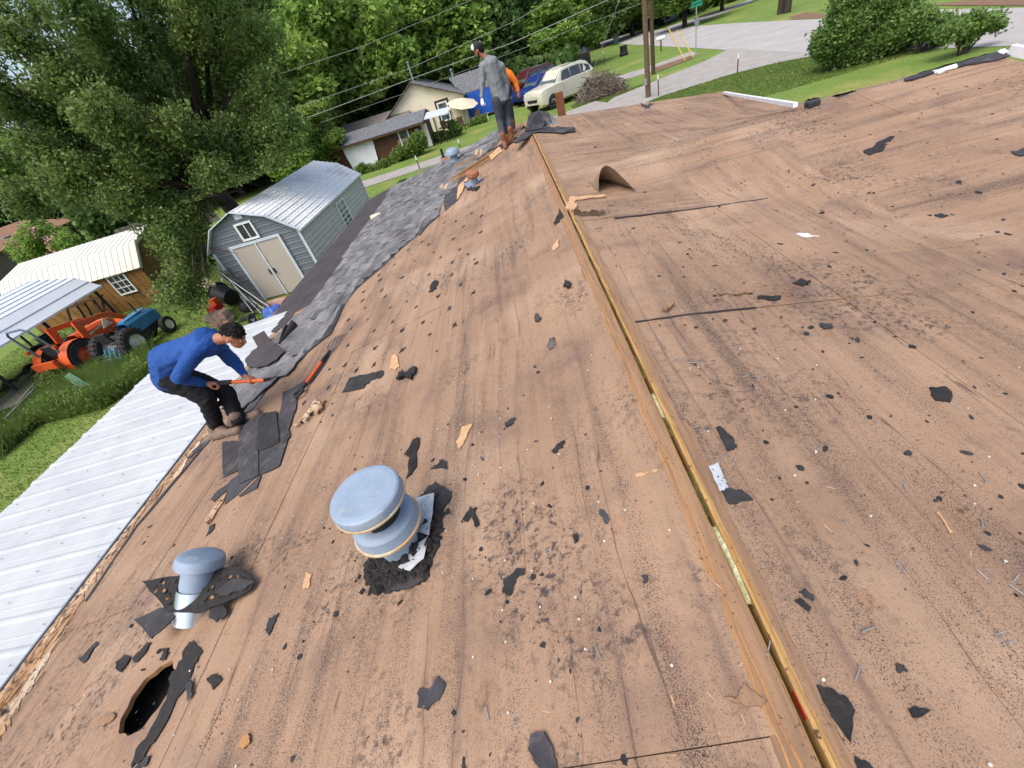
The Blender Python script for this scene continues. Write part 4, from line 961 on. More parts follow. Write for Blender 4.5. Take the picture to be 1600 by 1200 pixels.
# granules: thousands of tiny chips in streaks
gv = []
def gr(x, y, s): gv.append((x, y, s))
for i in range(9000):
    x = rnd.uniform(-4.3, 4.2); y = rnd.uniform(.05, 1)**1.0*7
    if mnoise.noise(Vector((x*2.2, y*1.1, 5))) > rnd.uniform(-.4, .5): gr(x, y, rnd.uniform(.0014, .0036))
patches = [(600, 770, .12, 900), (520, 740, .15, 500), (470, 700, .1, 500), (705, 870, .08, 300), (860, 500, .1, 200), (850, 330, .3, 900), (700, 480, .15, 300), (1080, 368, .22, 900), (1170, 395, .22, 1100), (1010, 430, .12, 500), (1110, 460, .12, 500), (1290, 600, .12, 500), (1250, 790, .1, 600), (1270, 780, .12, 600), (1330, 880, .12, 900), (1380, 950, .12, 900), (1300, 980, .08, 500), (1325, 1040, .08, 600), (1530, 760, .12, 500), (1500, 840, .12, 500), (1540, 1080, .08, 500), (1490, 1090, .07, 400), (1000, 250, .3, 600), (1150, 195, .4, 800), (1330, 225, .5, 900), (1450, 150, .5, 700), (1250, 400, .3, 500), (1500, 250, .4, 700), (420, 1050, .06, 350), (455, 1190, .06, 300), (700, 1150, .08, 200), (1060, 1190, .06, 300), (1150, 1040, .06, 300), (340, 1120, .05, 250), (760, 560, .1, 250), (610, 540, .12, 300), (1240, 1130, .05, 200), (960, 1110, .1, 200), (1430, 1180, .07, 300)]
for px, py, r_, n in patches:
    c = sp(px, py)
    for i in range(n):
        x = c.x+rnd.gauss(0, r_*.55); y = c.y+rnd.gauss(0, r_*1.3)
        if mnoise.noise(Vector((x*9, y*4, 2))) > rnd.uniform(-.35, .25) and abs(x-XR) > .19: gr(x, y, rnd.uniform(.0015, .0042)*(1 if c.y < 3 else 1.5))
V = []; Fc = []
for x, y, s_ in gv:
    if x > 5.7 or inpoly(x, y, sh_xy): continue
    z = zroof(x, y)+.001+patchnoise(x, y); a = rnd.random()*6.28; b = len(V); e = rnd.uniform(.4, 1)
    for k in range(3): V.append((x+math.cos(a+2.1*k)*s_, y+math.sin(a+2.1*k)*s_*e, z))
    V.append((x, y, z+s_*.8)); Fc += [(b, b+1, b+3), (b+1, b+2, b+3), (b+2, b, b+3)]
mb = MB(); mb.v = V; mb.f = Fc; mb.sm = [False]*len(Fc)
o = mb.build('granules', M_('granule', (.05, .05, .052), (.09, .085, .08), 200, .9, bump=0, isl=.8), fixn=False); tag(o, 'loose black shingle granules strewn in streaks over the deck', 'granules', kind='stuff')
# flat dark flakes, too many to count, along the streaks
mb = MB()
for i in range(5200):
    x = rnd.uniform(-4.2, 5.6); y = rnd.uniform(.1, 11.5)
    if inpoly(x, y, sh_xy) or abs(x-XR) < .14: continue
    on_wing = x > XR and abs(y-6.2) < 4 and y > 6.2-.99*(x-XR)
    nz = mnoise.noise(Vector((x*.5, y*2.2, 4))) if on_wing else mnoise.noise(Vector((x*2.2, y*.5, 4)))
    if nz < rnd.uniform(-.35, .45)-(.12 if x > XR else 0) : continue
    d = math.hypot(x, y)+1; s_ = rnd.choice([.004, .005, .007, .010])*(.7+d*.11)*(1.15 if x > XR else .85); n = rnd.randint(4, 6); off = rnd.random()*6; asp = rnd.uniform(.25, .8); ra = rnd.random()*6.28
    pts_ = []
    for k in range(n):
        u_ = math.cos(off+6.283*k/n)*s_*rnd.uniform(.7, 1.1); v_ = math.sin(off+6.283*k/n)*s_*asp; X_ = x+u_*math.cos(ra)-v_*math.sin(ra); Y_ = y+u_*math.sin(ra)+v_*math.cos(ra); pts_.append((X_, Y_, zroof(X_, Y_)+.003+rnd.random()*s_*.5))
    mb.add(pts_+[(x, y, zroof(x, y)+.004+s_*.35)], [(k, (k+1) % n, n) for k in range(n)])
o = mb.build('shingle_flakes', M_('flake', (.035, .034, .036), (.09, .06, .045), 3, .9, bump=0, isl=.7), fixn=False); tag(o, 'tiny dark shingle and bark flakes strewn in streaks over the deck', 'flakes', kind='stuff')
# wood fibres and straw
mb = MB()
for i in range(110):
    px = rnd.uniform(150, 1600); py = rnd.uniform(250, 1200); P = sp(px, py)
    if not (-4.3 < P.x < 5.4 and .1 < P.y < 9) or inpoly(P.x, P.y, sh_xy): continue
    a = rnd.random()*6.28; l = rnd.uniform(.006, .03); d = Vector((math.cos(a)*l, math.sin(a)*l, 0)); q = Vector((-d.y, d.x, 0))*.06
    z = zroof(P.x, P.y)+.004; A = Vector((P.x, P.y, z)); Bp = A+d; Bp.z = zroof(Bp.x, Bp.y)+.006
    mb.add([A-q, A+q, Bp+q, Bp-q], [(0, 1, 2, 3)])
o = mb.build('wood_fibres', 'palewood', fixn=False); tag(o, 'tiny pale wood fibres and splinters strewn over the deck', 'wood fibres', kind='stuff')

# ---- fork tool on the deck
ft = lp(470, 612, .03); tk = thing('shingle_fork', 'orange-handled tear-off fork with a black D grip lying on the plywood', 'fork', ft)
A = lp(471, 608, .05); Bp = lp(515, 548, .035); d = (Bp-A).normalized(); q = d.cross(Vector((-.2, 0, 1))).normalized()
L_ = (Bp-A).length
ring = [A-d*.06+d*(.055*math.cos(t)+.0)*1+q*.055*math.sin(t) for t in np.linspace(0, 6.283, 18)]
MB().tube(ring, .015, 8).build('d_grip', 'blackmatt', tk)
MB().tube([A, A+d*L_*.14], .02, 10).build('grip_socket', 'blackmatt', tk)
MB().tube([A+d*L_*.12, A+d*L_*.68], .0165, 10).build('shaft', 'tool', tk)
MB().tube([A+d*L_*.68, Bp], [.02, .016], 10).build('socket', 'blackmatt', tk)
e = lp(530, 524, .012); dd = (lp(536, 519, .006)-Bp)
for k in range(4):
    s_ = (k-1.5)*.062; base = Bp+q*s_*.35
    MB().tube([Bp, Bp+dd*.18+q*s_*.9, Bp+dd*.5+q*s_*1.15+Vector((0, 0, .012)), Bp+dd*1.0+q*s_*1.2-Vector((0, 0, .01))], [.010, .008, .007, .004], 6).build('tine', 'toolm', tk)

# ================================================================ PEOPLE
def hull(bm, a, ra, b, rb, sub=2):
    vs = []
    for c, r in ((a, ra), (b, rb)):
        res = bmesh.ops.create_icosphere(bm, subdivisions=sub, radius=1)
        sc = Vector(r) if isinstance(r, (tuple, list)) else Vector((r, r, r))
        for v in res['verts']: v.co = Vector(c)+Vector((v.co.x*sc.x, v.co.y*sc.y, v.co.z*sc.z)); vs.append(v)
def blob(name, parts, m, parent, voxel=.012, smooth=6, factor=.5):
    bm = bmesh.new()
    for a, ra, b, rb in parts:
        t = bmesh.new(); hull(t, a, ra, b, rb); r = bmesh.ops.convex_hull(t, input=t.verts)
        junk = list({g_ for g_ in r['geom_interior'] if isinstance(g_, bmesh.types.BMVert)}); bmesh.ops.delete(t, geom=junk, context='VERTS')
        tm = bpy.data.meshes.new('t'); t.to_mesh(tm); bm.from_mesh(tm); t.free(); bpy.data.meshes.remove(tm)
    me = bpy.data.meshes.new(name); bm.to_mesh(me); bm.free()
    o = bpy.data.objects.new(name, me); COL.objects.link(o)
    r = o.modifiers.new('r', 'REMESH'); r.mode = 'VOXEL'; r.voxel_size = voxel
    s_ = o.modifiers.new('s', 'SMOOTH'); s_.iterations = smooth; s_.factor = factor
    dg = bpy.context.evaluated_depsgraph_get(); me2 = bpy.data.meshes.new_from_object(o.evaluated_get(dg)); o.modifiers.clear(); o.data = me2; bpy.data.meshes.remove(me)
    for p in me2.polygons: p.use_smooth = True
    me2.materials.clear(); me2.materials.append(MT[m]); me2.name = name
    L0 = parent_loc(parent); me2.transform(Matrix.Translation(-L0)); o.parent = parent
    return o
def ruffle(o, amp, sc, st=(1, 1, 1)):
    me = o.data; NN = [v.normal.copy() for v in me.vertices]
    for i_, v in enumerate(me.vertices):
        n = NN[i_]; p = Vector((v.co.x*st[0], v.co.y*st[1], v.co.z*st[2]))*sc
        v.co = v.co+n*amp*(mnoise.noise(p)+.5*mnoise.noise(p*2.3)-.7*abs(mnoise.noise(p*1.4+Vector((5, 1, 2)))))
    me.update(); return o
def hand_parts(w, tip, curl_to, side, s=1.0):
    """palm from wrist w toward tip, fingers curling toward curl_to direction; returns capsules"""
    w = Vector(w); f = (Vector(tip)-w).normalized(); c = Vector(curl_to).normalized(); c = (c-f*c.dot(f)).normalized(); sd_ = f.cross(c).normalized()*side
    P = [(w, .026*s, w+f*.05*s, .024*s)]
    for k, (o_, l) in enumerate(((-.030, .075), (-.010, .085), (.010, .08), (.029, .062))):
        kn = w+f*.088*s+sd_*o_*s; a = kn+(f*.5+c*.6)*l*.45*s; b = a+(c*.9-f*.35)*l*.45*s; e_ = b+(-f*.8+c*.1)*l*.3*s
        P += [(w+f*.03*s+sd_*o_*.7*s, .016*s, kn, .0135*s), (kn, .0115*s, a, .0105*s), (a, .0105*s, b, .0095*s), (b, .0095*s, e_, .008*s)]
    tb = w+f*.025*s-sd_*.028*s; t1 = tb+(f*.5-sd_*.45+c*.5)*.045*s; t2 = t1+(c*.7+f*.35+sd_*.3)*.035*s
    P += [(w+f*.02*s, .018*s, t1, .014*s), (t1, .0125*s, t2, .010*s)]
    return P
def head_parts(c, fwd, up, s=1.0):
    c = Vector(c); f = Vector(fwd).normalized(); u = Vector(up); u = (u-f*u.dot(f)).normalized(); r = f.cross(u).normalized()
    H = lambda a, b, d: c+(f*a+r*b+u*d)*s
    P = [(H(-.02, 0, .03), .088*s, H(.01, 0, .035), .084*s), (H(.03, 0, .0), .07*s, H(.035, 0, -.05), .052*s), (H(.045, 0, -.085), .03*s, H(.02, 0, -.06), .055*s),
         (H(.088, 0, .03), .010*s, H(.108, 0, -.012), .014*s), (H(.08, -.03, .048), .013*s, H(.08, .03, .048), .013*s),
         (H(.088, -.018, -.045), .009*s, H(.088, .018, -.045), .009*s), (H(.084, -.016, -.058), .009*s, H(.084, .016, -.058), .009*s),
         (H(-.005, .082, .02), .016*s, H(-.012, .09, -.01), .011*s), (H(-.005, -.082, .02), .016*s, H(-.012, -.09, -.01), .011*s)]
    return P, H
def face_bits(H, s, body, eyem='hair'):
    for b in (-.03, .03):
        MB().ball(H(.079, b, .024), .011*s, 8, 6).build('eye', 'white', body); MB().ball(H(.087, b, .024), .0055*s, 6, 5).build('pupil', 'black', body)
        MB().bar(H(.092, b-.018, .052), H(.092, b+.018, .054), .006*s, .006*s).build('eyebrow', 'hair', body)

# --- man in blue, bent at the eave
YM = lp(370, 665).y; fb_ = lp(352, 680)
Pm = lambda x, y, o=0: yp(x, y, YM+o)
man = thing('person', 'man in blue shirt and black trousers bending over with a shovel at the eave', 'person', fb_)
hipN = Pm(268, 592, -.08); hipF = Pm(282, 588, .12); pel = (hipN+hipF)/2
kneeN = Pm(322, 622, -.12); kneeF = Pm(352, 612, .10)
ankN = lp(340, 668, .09); ankF = lp(372, 655, .10)
toeN = lp(372, 672, .035); toeF = lp(402, 645, .035); heelN = lp(334, 682, .04); heelF = lp(362, 664, .04)
waist = Pm(262, 560); chest = Pm(290, 545); shc = Pm(322, 535); shN = Pm(303, 556, -.19); shF = Pm(345, 545, .17)
neck = Pm(340, 530); headc = Pm(366, 527)
elN = Pm(278, 590, -.26); wrN = Pm(322, 600, -.10)
elF = Pm(372, 572, .22); wrF = Pm(383, 588, .02)

hf = Vector((.80, -.15, -.58)); hu = Vector((.5, -.1, .85))
HP, H = head_parts(headc, hf, hu, 1.0)
tipN = Pm(346, 598, -.06); tipF = Pm(398, 594, -.04)
gripd = (tipF-tipN).normalized()
bodyp = HP+[(neck, .058, headc-hf.normalized()*.03, .056), (neck, .06, shc, .08), (shc, .12, waist, .12), (waist, .125, pel, .13), (hipN, .10, kneeN, .065), (hipF, .10, kneeF, .065), (kneeN, .062, ankN, .042), (kneeF, .062, ankF, .042),
     (shc, .07, shN, .062), (shc, .07, shF, .062), (shN, .055, elN, .042), (shF, .055, elF, .042), (elN, .04, wrN, .028), (elF, .04, wrF, .028), (ankN, .03, ankN+Vector((0, 0, -.02)), .03), (ankF, .03, ankF+Vector((0, 0, -.02)), .03)]
bodyp += hand_parts(wrN, tipN, Vector((.2, -.3, -.9)), 1, 1.05)+hand_parts(wrF, Pm(396, 592, -.03), Vector((.2, -.5, -.8)), -1, 1.05)
bd = blob('body', bodyp, 'skin', man, .0075, 4, .5); face_bits(H, 1, man)
HB = blob('hair', [(H(-.045, 0, .055), .084, H(.02, 0, .078), .080), (H(-.055, 0, .01), .068, H(-.04, 0, .06), .078), (H(.065, 0, .105), .045, H(.02, .0, .12), .065), (H(.055, -.03, .085), .03, H(.055, .03, .085), .03), (H(-.075, 0, -.03), .045, H(-.06, 0, .02), .06)], 'hair', man, .007, 2); ruffle(HB, .016, 38); ruffle(HB, .008, 80)
belly = (waist+chest)/2+Vector((.05, 0, -.06))
SH = blob('shirt', [(shc, (.135, .19, .13), waist, (.15, .18, .15)), (waist, (.15, .18, .15), pel+Vector((-.03, 0, .03)), (.165, .19, .155)), (shc, .15, neck+(shc-neck)*.45, .085), (belly, .13, waist, .14),
     (shc, .10, shN, .085), (shc, .10, shF, .085), (shN, .086, elN, .066), (shF, .082, elF, .060), (elN, .064, wrN+(elN-wrN)*.10, .042), (elF, .058, wrF+(elF-wrF)*.10, .040)], 'shirtb', man, .010, 5); ruffle(SH, .010, 6, (1, .8, 1.8)); ruffle(SH, .003, 18)
TR_ = blob('trousers', [(pel+Vector((-.03, 0, .0)), (.165, .185, .15), (hipN+hipF)/2+Vector((0, 0, -.04)), (.14, .17, .14)), (hipN, .125, kneeN, .092), (hipF, .125, kneeF, .092), (kneeN, .093, ankN, .078), (kneeF, .093, ankF, .078), (ankN+Vector((0, 0, .0)), .076, ankN+Vector((0, 0, .02)), .08)], 'trousers', man, .011, 4); ruffle(TR_, .012, 8, (1, 1, 1.8))
for a, t, h_ in ((ankN, toeN, heelN), (ankF, toeF, heelF)):
    blob('boot', [(a+Vector((0, 0, .05)), .066, h_, .052), (h_, .05, t, .045), (a, .066, (h_+t)/2+Vector((0, 0, .02)), .056)], 'boottan', man, .01, 4)
# shovel held by him
sh = thing('shovel', 'shovel with orange shaft and black grip held by the man in blue', 'shovel', Pm(370, 596, -.05))
a0 = Pm(340, 598, -.09); a1 = Pm(362, 597, -.075); a2 = Pm(412, 594, -.02); a3 = lp(437, 588, .03)
MB().tube([a0, a1], [.022, .026], 10).build('grip', 'blackmatt', sh); MB().tube([a1, a2], .0175, 10).build('shaft', 'tool', sh); MB().tube([a2, a2.lerp(a3, .4)], [.02, .016], 8).build('socket', 'black', sh)
dd = (a3-a2).normalized(); q = dd.cross(Vector((0, 0, 1))).normalized(); cc = a2.lerp(a3, .3)
MB().sheet([[cc+dd*l+q*w_*ww+Vector((0, 0, -.012*(1-w_*w_))) for w_ in (-1, -.5, 0, .5, 1)] for l, ww in ((0, .03), (.03, .07), (.12, .08), (.17, .07), (.2, .02))], .003).build('blade', 'toolm', sh)

# --- standing man in grey
YG = lp(790, 226).y; G = lambda x, y, o=0: yp(x, y, YG+o)
m2 = thing('person', 'standing man in grey shirt, dark jeans and black and white cap', 'person', lp(790, 226))
hN = G(776, 158, -.05); hF = G(791, 156, .08); kN = G(781, 189, -.05); kF = G(794, 184, .1); aN = lp(788, 222, .12); aF = lp(799, 213, .12)
shc2 = G(767, 98); shL = G(753, 103, .0); shR = G(783, 104, .02); wa = G(776, 140); nk = G(758, 88); hd = G(748, 79)
eL = G(754, 131, -.05); wL = G(753, 154, -.1); eR = G(791, 130, .1); wR = G(793, 150, .05)
f2 = Vector((-.80, .35, -.45)); u2 = Vector((-.45, .1, .9)); HP, H2 = head_parts(hd, f2, u2, .95)

tN = lp(783, 230, .04); tF = lp(806, 222, .04); 
t_off = Vector((-.2, -.1, 0))
bp = HP+[(nk, .055, hd, .055), (nk, .055, shc2, .07), (shc2, .11, wa, .11), (wa, .12, (hN+hF)/2, .12), (hN, .09, kN, .06), (hF, .09, kF, .06), (kN, .06, aN, .04), (kF, .06, aF, .04), (shc2, .06, shL, .055), (shc2, .06, shR, .055), (shL, .05, eL, .04), (shR, .05, eR, .04), (eL, .038, wL, .026), (eR, .038, wR, .026)]
bp += hand_parts(wL, wL+Vector((-.03, -.05, -.2)), Vector((.3, .3, -.3)), 1, 1.0)+hand_parts(wR, wR+Vector((.0, -.02, -.2)), Vector((-.3, .3, -.2)), -1, 1.0)
blob('body', bp, 'skin', m2, .012, 3); face_bits(H2, .95, m2)
blob('glove', hand_parts(wL, wL+Vector((-.03, -.05, -.2)), Vector((.3, .3, -.3)), 1, 1.13), 'white', m2, .009, 3)
blob('beard', [(H2(.055, -.03, -.075), .025, H2(.055, .03, -.075), .025), (H2(.02, .055, -.04), .02, H2(.05, .03, -.075), .02), (H2(.02, -.055, -.04), .02, H2(.05, -.03, -.075), .02)], 'hair', m2, .012, 2)
blob('hair', [(H2(-.05, 0, .02), .082, H2(-.06, 0, -.035), .06)], 'hair', m2, .012, 2)
cap = blob('cap', [(H2(-.01, 0, .07), .094, H2(-.035, 0, .06), .092), (H2(.08, 0, .075), (.03, .05, .02), H2(.05, 0, .08), .07)], 'blackmatt', m2, .012, 2)
blob('cap_brim', [(H2(-.09, -.04, .045), .018, H2(-.15, -.0, .035), .02), (H2(-.09, .04, .045), .018, H2(-.15, .0, .035), .02)], 'blackmatt', m2, .01, 2)
blob('cap_front', [(H2(.035, -.03, .10), .062, H2(.035, .03, .10), .062)], 'white', m2, .012, 2)['label'] = 'white mesh part of the cap'
MB().box(H2(-.10, .03, .10), (.05, .05, .018)).build('cap_emblem', 'white', m2)
SG_ = blob('shirt', [(shc2, (.16, .14, .13), wa, (.155, .13, .14)), (wa, (.155, .13, .14), (hN+hF)/2+Vector((0, 0, .0)), (.175, .15, .06)), (shc2, .12, nk+(shc2-nk)*.4, .08), (shc2, .10, shL, .078), (shc2, .1, shR, .078), (shL, .08, eL, .066), (shR, .08, eR, .066), (eL, .062, wL+(eL-wL)*.1, .043), (eR, .062, wR+(eR-wR)*.1, .043)], 'shirtg', m2, .012, 4); ruffle(SG_, .014, 6, (1.3, 1.3, .7)); ruffle(SG_, .005, 16)
blob('trousers', [(hN, .115, kN, .078), (hF, .115, kF, .078), (kN, .078, aN, .058), (kF, .078, aF, .058), ((hN+hF)/2, .13, (hN+hF)/2+Vector((0, 0, .05)), .13)], 'jeans', m2, .014, 4)
for a, t in ((aN, tN), (aF, tF)):
    base = Vector((a.x, a.y, zleft(a.x)+.045)); fw = Vector((-.16, -.06, 0)) if a is aF else Vector((.0, -.16, 0))
    tt = base+fw; tt.z = zleft(tt.x)+.04
    blob('boot', [(a+Vector((0, 0, .14)), .062, base, .052), (base, .05, tt, .042), (a, .055, base.lerp(tt, .6)+Vector((0, 0, .01)), .05)], 'boot', m2, .012, 3)

# --- man in orange behind him, leaning over
YO = YG+.75; O = lambda x, y, o=0: yp(x, y, YO+o)
m3 = thing('person', 'man in orange shirt mostly hidden behind the man in grey', 'person', O(802, 212))
h1 = O(786, 138, .1); h2 = O(792, 140, -.08); k1 = O(797, 172, .1); k2 = O(786, 178, -.05); a1_ = O(802, 200); a2_ = O(790, 210)
zz = zleft(a1_.x); sc3 = O(778, 108); sL = O(796, 116, -.05); eO = O(806, 128, -.05); wO = O(810, 144, -.1); sR3 = O(764, 112, .1); eR3 = O(770, 134, .1); wR3 = O(775, 150, .0)
HP, H3 = head_parts(O(768, 98), (-.4, .6, -.6), (-.2, .6, .8), .95)
bp = HP+[(O(770, 102), .055, sc3, .07), (sc3, .11, (h1+h2)/2, .12), (h1, .09, k1, .06), (h2, .09, k2, .06), (k1, .058, a1_, .04), (k2, .058, a2_, .04), (sL, .05, eO, .04), (eO, .038, wO, .026), (sc3, .06, sL, .05), (sc3, .06, sR3, .05), (sR3, .05, eR3, .04), (eR3, .038, wR3, .026)]
bp += hand_parts(wO, wO+Vector((.02, 0, -.2)), Vector((-.3, .3, -.3)), 1)+hand_parts(wR3, wR3+Vector((.02, 0, -.2)), Vector((.3, .3, -.3)), -1)
blob('body', bp, 'skin', m3, .012, 3)
blob('hair', [(H3(-.03, 0, .05), .09, H3(-.05, 0, .0), .08)], 'hair', m3, .014, 2)
blob('shirt', [(sc3, .14, (h1+h2)/2+Vector((0, 0, .04)), .15), (sc3, .1, sL, .08), (sL, .08, eO, .062), (eO, .06, wO+(eO-wO)*.1, .042), (sc3, .1, sR3, .08), (sR3, .08, eR3, .062), (eR3, .06, wR3+(eR3-wR3)*.1, .042)], 'shirto', m3, .014, 4)
blob('trousers', [(h1, .12, k1, .085), (h2, .12, k2, .08), (k1, .083, a1_, .06), (k2, .08, a2_, .06), (h1, .12, h2, .12)], 'jeansb', m3, .014, 4)
for a in (a1_, a2_):
    base = Vector((a.x, a.y, zroof(a.x, a.y)+.045)); tt = base+Vector((.02, -.15, 0)); tt.z = zroof(tt.x, tt.y)+.04
    blob('boot', [(base+Vector((0, 0, .2)), .062, base, .052), (base, .05, tt, .042)], 'boot', m3, .012, 3)
hb = O(781, 168, -.1); hbb = thing('pry_bar', 'orange and yellow tool leaning beside the man in orange', 'tool', hb)
MB().tube([O(789, 150, -.2), O(793, 176, -.25)], .02, 8).build('shaft', 'yellow', hbb); MB().tube([O(793, 176, -.25), O(792, 182, -.25)], .03, 8).build('head', 'tool', hbb)

# ================================================================ SHEDS, CARPORT, YARD
sd_ = gp(416, 467); YS = sd_.y
pk = {k: yp(*p, YS) for k, p in dict(le=(325, 393), lb=(331, 358), rg=(360.4, 330.3), rb=(416, 335), re=(469, 357)).items()}
YSB = YS*1.545
shed = thing('grey_shed', 'grey metal barn shed with gambrel roof and tan double doors', 'shed', ((pk['le'].x+pk['re'].x)/2, (YS+YSB)/2, 0))
xl, xr = pk['le'].x+.12, pk['re'].x-.06
outl = [(xl, 0), (xr, 0), (xr, pk['re'].z), (pk['rb'].x, pk['rb'].z-.04), (pk['rg'].x, pk['rg'].z-.04), (pk['lb'].x, pk['lb'].z-.04), (xl, pk['le'].z)]
mb = MB().prism([(x, YS, z) for x, z in outl], (0, .05, 0)); MB().prism([(x, YSB-.05, z) for x, z in outl], (0, .05, 0)).build('back_wall', 'shedgrey', shed)
def gwidth(z):
    xs = []
    n = len(outl)
    for i in range(n):
        a, b = outl[i], outl[(i+1) % n]
        if (a[1]-z)*(b[1]-z) < 0: xs.append(a[0]+(b[0]-a[0])*(z-a[1])/(b[1]-a[1]))
    return min(xs), max(xs)
z = .1
while z < pk['rg'].z-.15:
    a, b = gwidth(z); mb.box(((a+b)/2, YS-.012, z), (b-a-.04, .024, .05)); mb.box(((a+b)/2, YS-.006, z+.09), (b-a-.04, .012, .02)); z += .19
mb.build('front_wall', 'shedgrey', shed)
mb = MB(); zt = pk['re'].z
mb.box((xr-.03, (YS+YSB)/2, zt/2), (.05, YSB-YS-.12, zt)); mb.box((xl+.03, (YS+YSB)/2, zt/2), (.05, YSB-YS-.12, zt))
z = .1
while z < zt-.05: mb.box((xr+.02, (YS+YSB)/2, z), (.05, YSB-YS-.14, .04)); mb.box((xr+.006, (YS+YSB)/2, z+.085), (.02, YSB-YS-.14, .02)); z += .17
mb.build('side_wall', 'shedtan', shed)
rl = [(pk['le'].x, pk['le'].z-.1), (pk['lb'].x, pk['lb'].z), (pk['rg'].x, pk['rg'].z), (pk['rb'].x, pk['rb'].z), (pk['re'].x+.08, pk['re'].z-.03)]
for (a, b) in zip(rl[:-1], rl[1:]):
    a = Vector((a[0], 0, a[1])); b = Vector((b[0], 0, b[1])); L_ = (b-a).length; n_ = int(L_/.10); t = (b-a).normalized(); nn = Vector((-t.z, 0, t.x)); pr = []
    for k in range(n_):
        s0 = L_*k/n_; w_ = L_/n_; hgt = .03 if k % 2 == 0 else .010
        for o_, h_ in ((0, 0), (w_*.35, 0), (w_*.45, hgt), (w_*.7, hgt), (w_*.8, 0)): pr.append(a+t*(s0+o_)+nn*h_)
    pr.append(b)
    MB().sheet([[Vector((p.x, y, p.z)) for p in pr] for y in (YS-.12, (YS+YSB)/2, YSB+.1)], .01, smooth=False).build('roof_panel', 'shedroof', shed)
    MB().bar((a.x, YS-.14, a.z-.0), (b.x, YS-.14, b.z-.0), .03, .09, up=(0, 1, 0)).build('roof_trim', 'trim', shed)
for x in (xr-.02, xl+.02): MB().box((x, YS-.03, zt/2), (.09, .05, zt-.04)).build('corner_trim', 'trim', shed)
MB().box((xr+.02, YSB-.05, zt/2), (.05, .09, zt-.04)).build('corner_trim', 'trim', shed)
dz = [yp(361.6, 388.3, YS), yp(436.5, 368, YS)]; dtop = (dz[0].z+dz[1].z)/2; dx0 = gp(416, 467).x; dx1 = dz[1].x; dx0 = (dx0+dz[0].x)/2
for x in (dx0, (dx0+dx1)/2, dx1): MB().box((x, YS-.055, dtop/2), (.09 if x != (dx0+dx1)/2 else .06, .05, dtop)).build('door_trim', 'trim', shed)
MB().box(((dx0+dx1)/2, YS-.057, dtop+.03), (dx1-dx0+.1, .05, .09)).build('door_trim', 'trim', shed)
for s_ in (0, 1):
    x0_ = dx0+.05+s_*(dx1-dx0)/2; w_ = (dx1-dx0)/2-.09; dd_ = MB().box((x0_+w_/2, YS-.045, dtop/2), (w_, .03, dtop-.06)).build('door', 'doorwood', shed)
    hx = x0_+(w_-.05 if s_ == 0 else .05); q = MB().bar((hx, YS-.10, dtop*.42), (hx, YS-.10, dtop*.52), .03, .03); q.build('handle', 'black', dd_)
wc_ = [yp(*p, YS) for p in [(368, 352), (392, 344), (405, 369), (383, 375)]]
wx0, wx1 = (wc_[0].x+wc_[3].x)/2, (wc_[1].x+wc_[2].x)/2; wz1, wz0 = (wc_[0].z+wc_[1].z)/2, (wc_[2].z+wc_[3].z)/2
def window(par, x0, x1, z0, z1, Y, fm='white', gm='glass', nx=2, nz=1, fw=.06, nrm='y'):
    T = (lambda u, v, w: (u, v, w)) if nrm == 'y' else (lambda u, v, w: (v, u, w)); s_ = 1 if nrm == 'y' else -1
    D = (lambda a, b, c: (a, b, c)) if nrm == 'y' else (lambda a, b, c: (b, a, c))
    w = MB(); cx_, cz_ = (x0+x1)/2, (z0+z1)/2
    w.box(T(cx_, Y-.03*s_, z0), D(x1-x0+fw, .06, fw)); w.box(T(cx_, Y-.03*s_, z1), D(x1-x0+fw, .06, fw)); w.box(T(x0, Y-.032*s_, cz_), D(fw, .06, z1-z0)); w.box(T(x1, Y-.032*s_, cz_), D(fw, .06, z1-z0))
    for i in range(1, nx): w.box(T(x0+(x1-x0)*i/nx, Y-.028*s_, cz_), D(fw*.5, .04, z1-z0))
    for i in range(1, nz): w.box(T(cx_, Y-.026*s_, z0+(z1-z0)*i/nz), D(x1-x0, .04, fw*.5))
    o = w.build('window', fm, par); MB().box(T(cx_, Y-.012*s_, cz_), D(x1-x0, .02, z1-z0)).build('pane', gm, o); return o
window(shed, wx0, wx1, wz0, wz1, YS-.02)
v_ = yp(372, 337, YS); MB().box((v_.x, YS-.04, v_.z-.02), (.26, .05, .16)).build('gable_vent', 'trim', shed)
ws = [xp(*p, xr) for p in [(517.5, 313), (531, 304), (541, 339), (534, 347)]]
sy0, sy1 = sorted((xp(519, 314, xr).y, xp(531, 305, xr).y)); window(shed, sy0, sy1, .75, zt-.25, xr+.02, 'white', 'glassg', 2, 5, .05, 'x')

# wood lofted shed with cream roof
YT = gp(262, 468).y; tx1 = gp(262, 468).x; tx0 = yp(11, 472, YT).x; ez = yp(217, 416, YT-.15).z
wshed = thing('wood_shed', 'long stained wood barn shed with cream metal gambrel roof', 'shed', ((tx0+tx1)/2, YT+1.8, 0))
bz = yp(205, 380, YT+.55).z; rz_ = yp(216, 355, YT+1.9).z

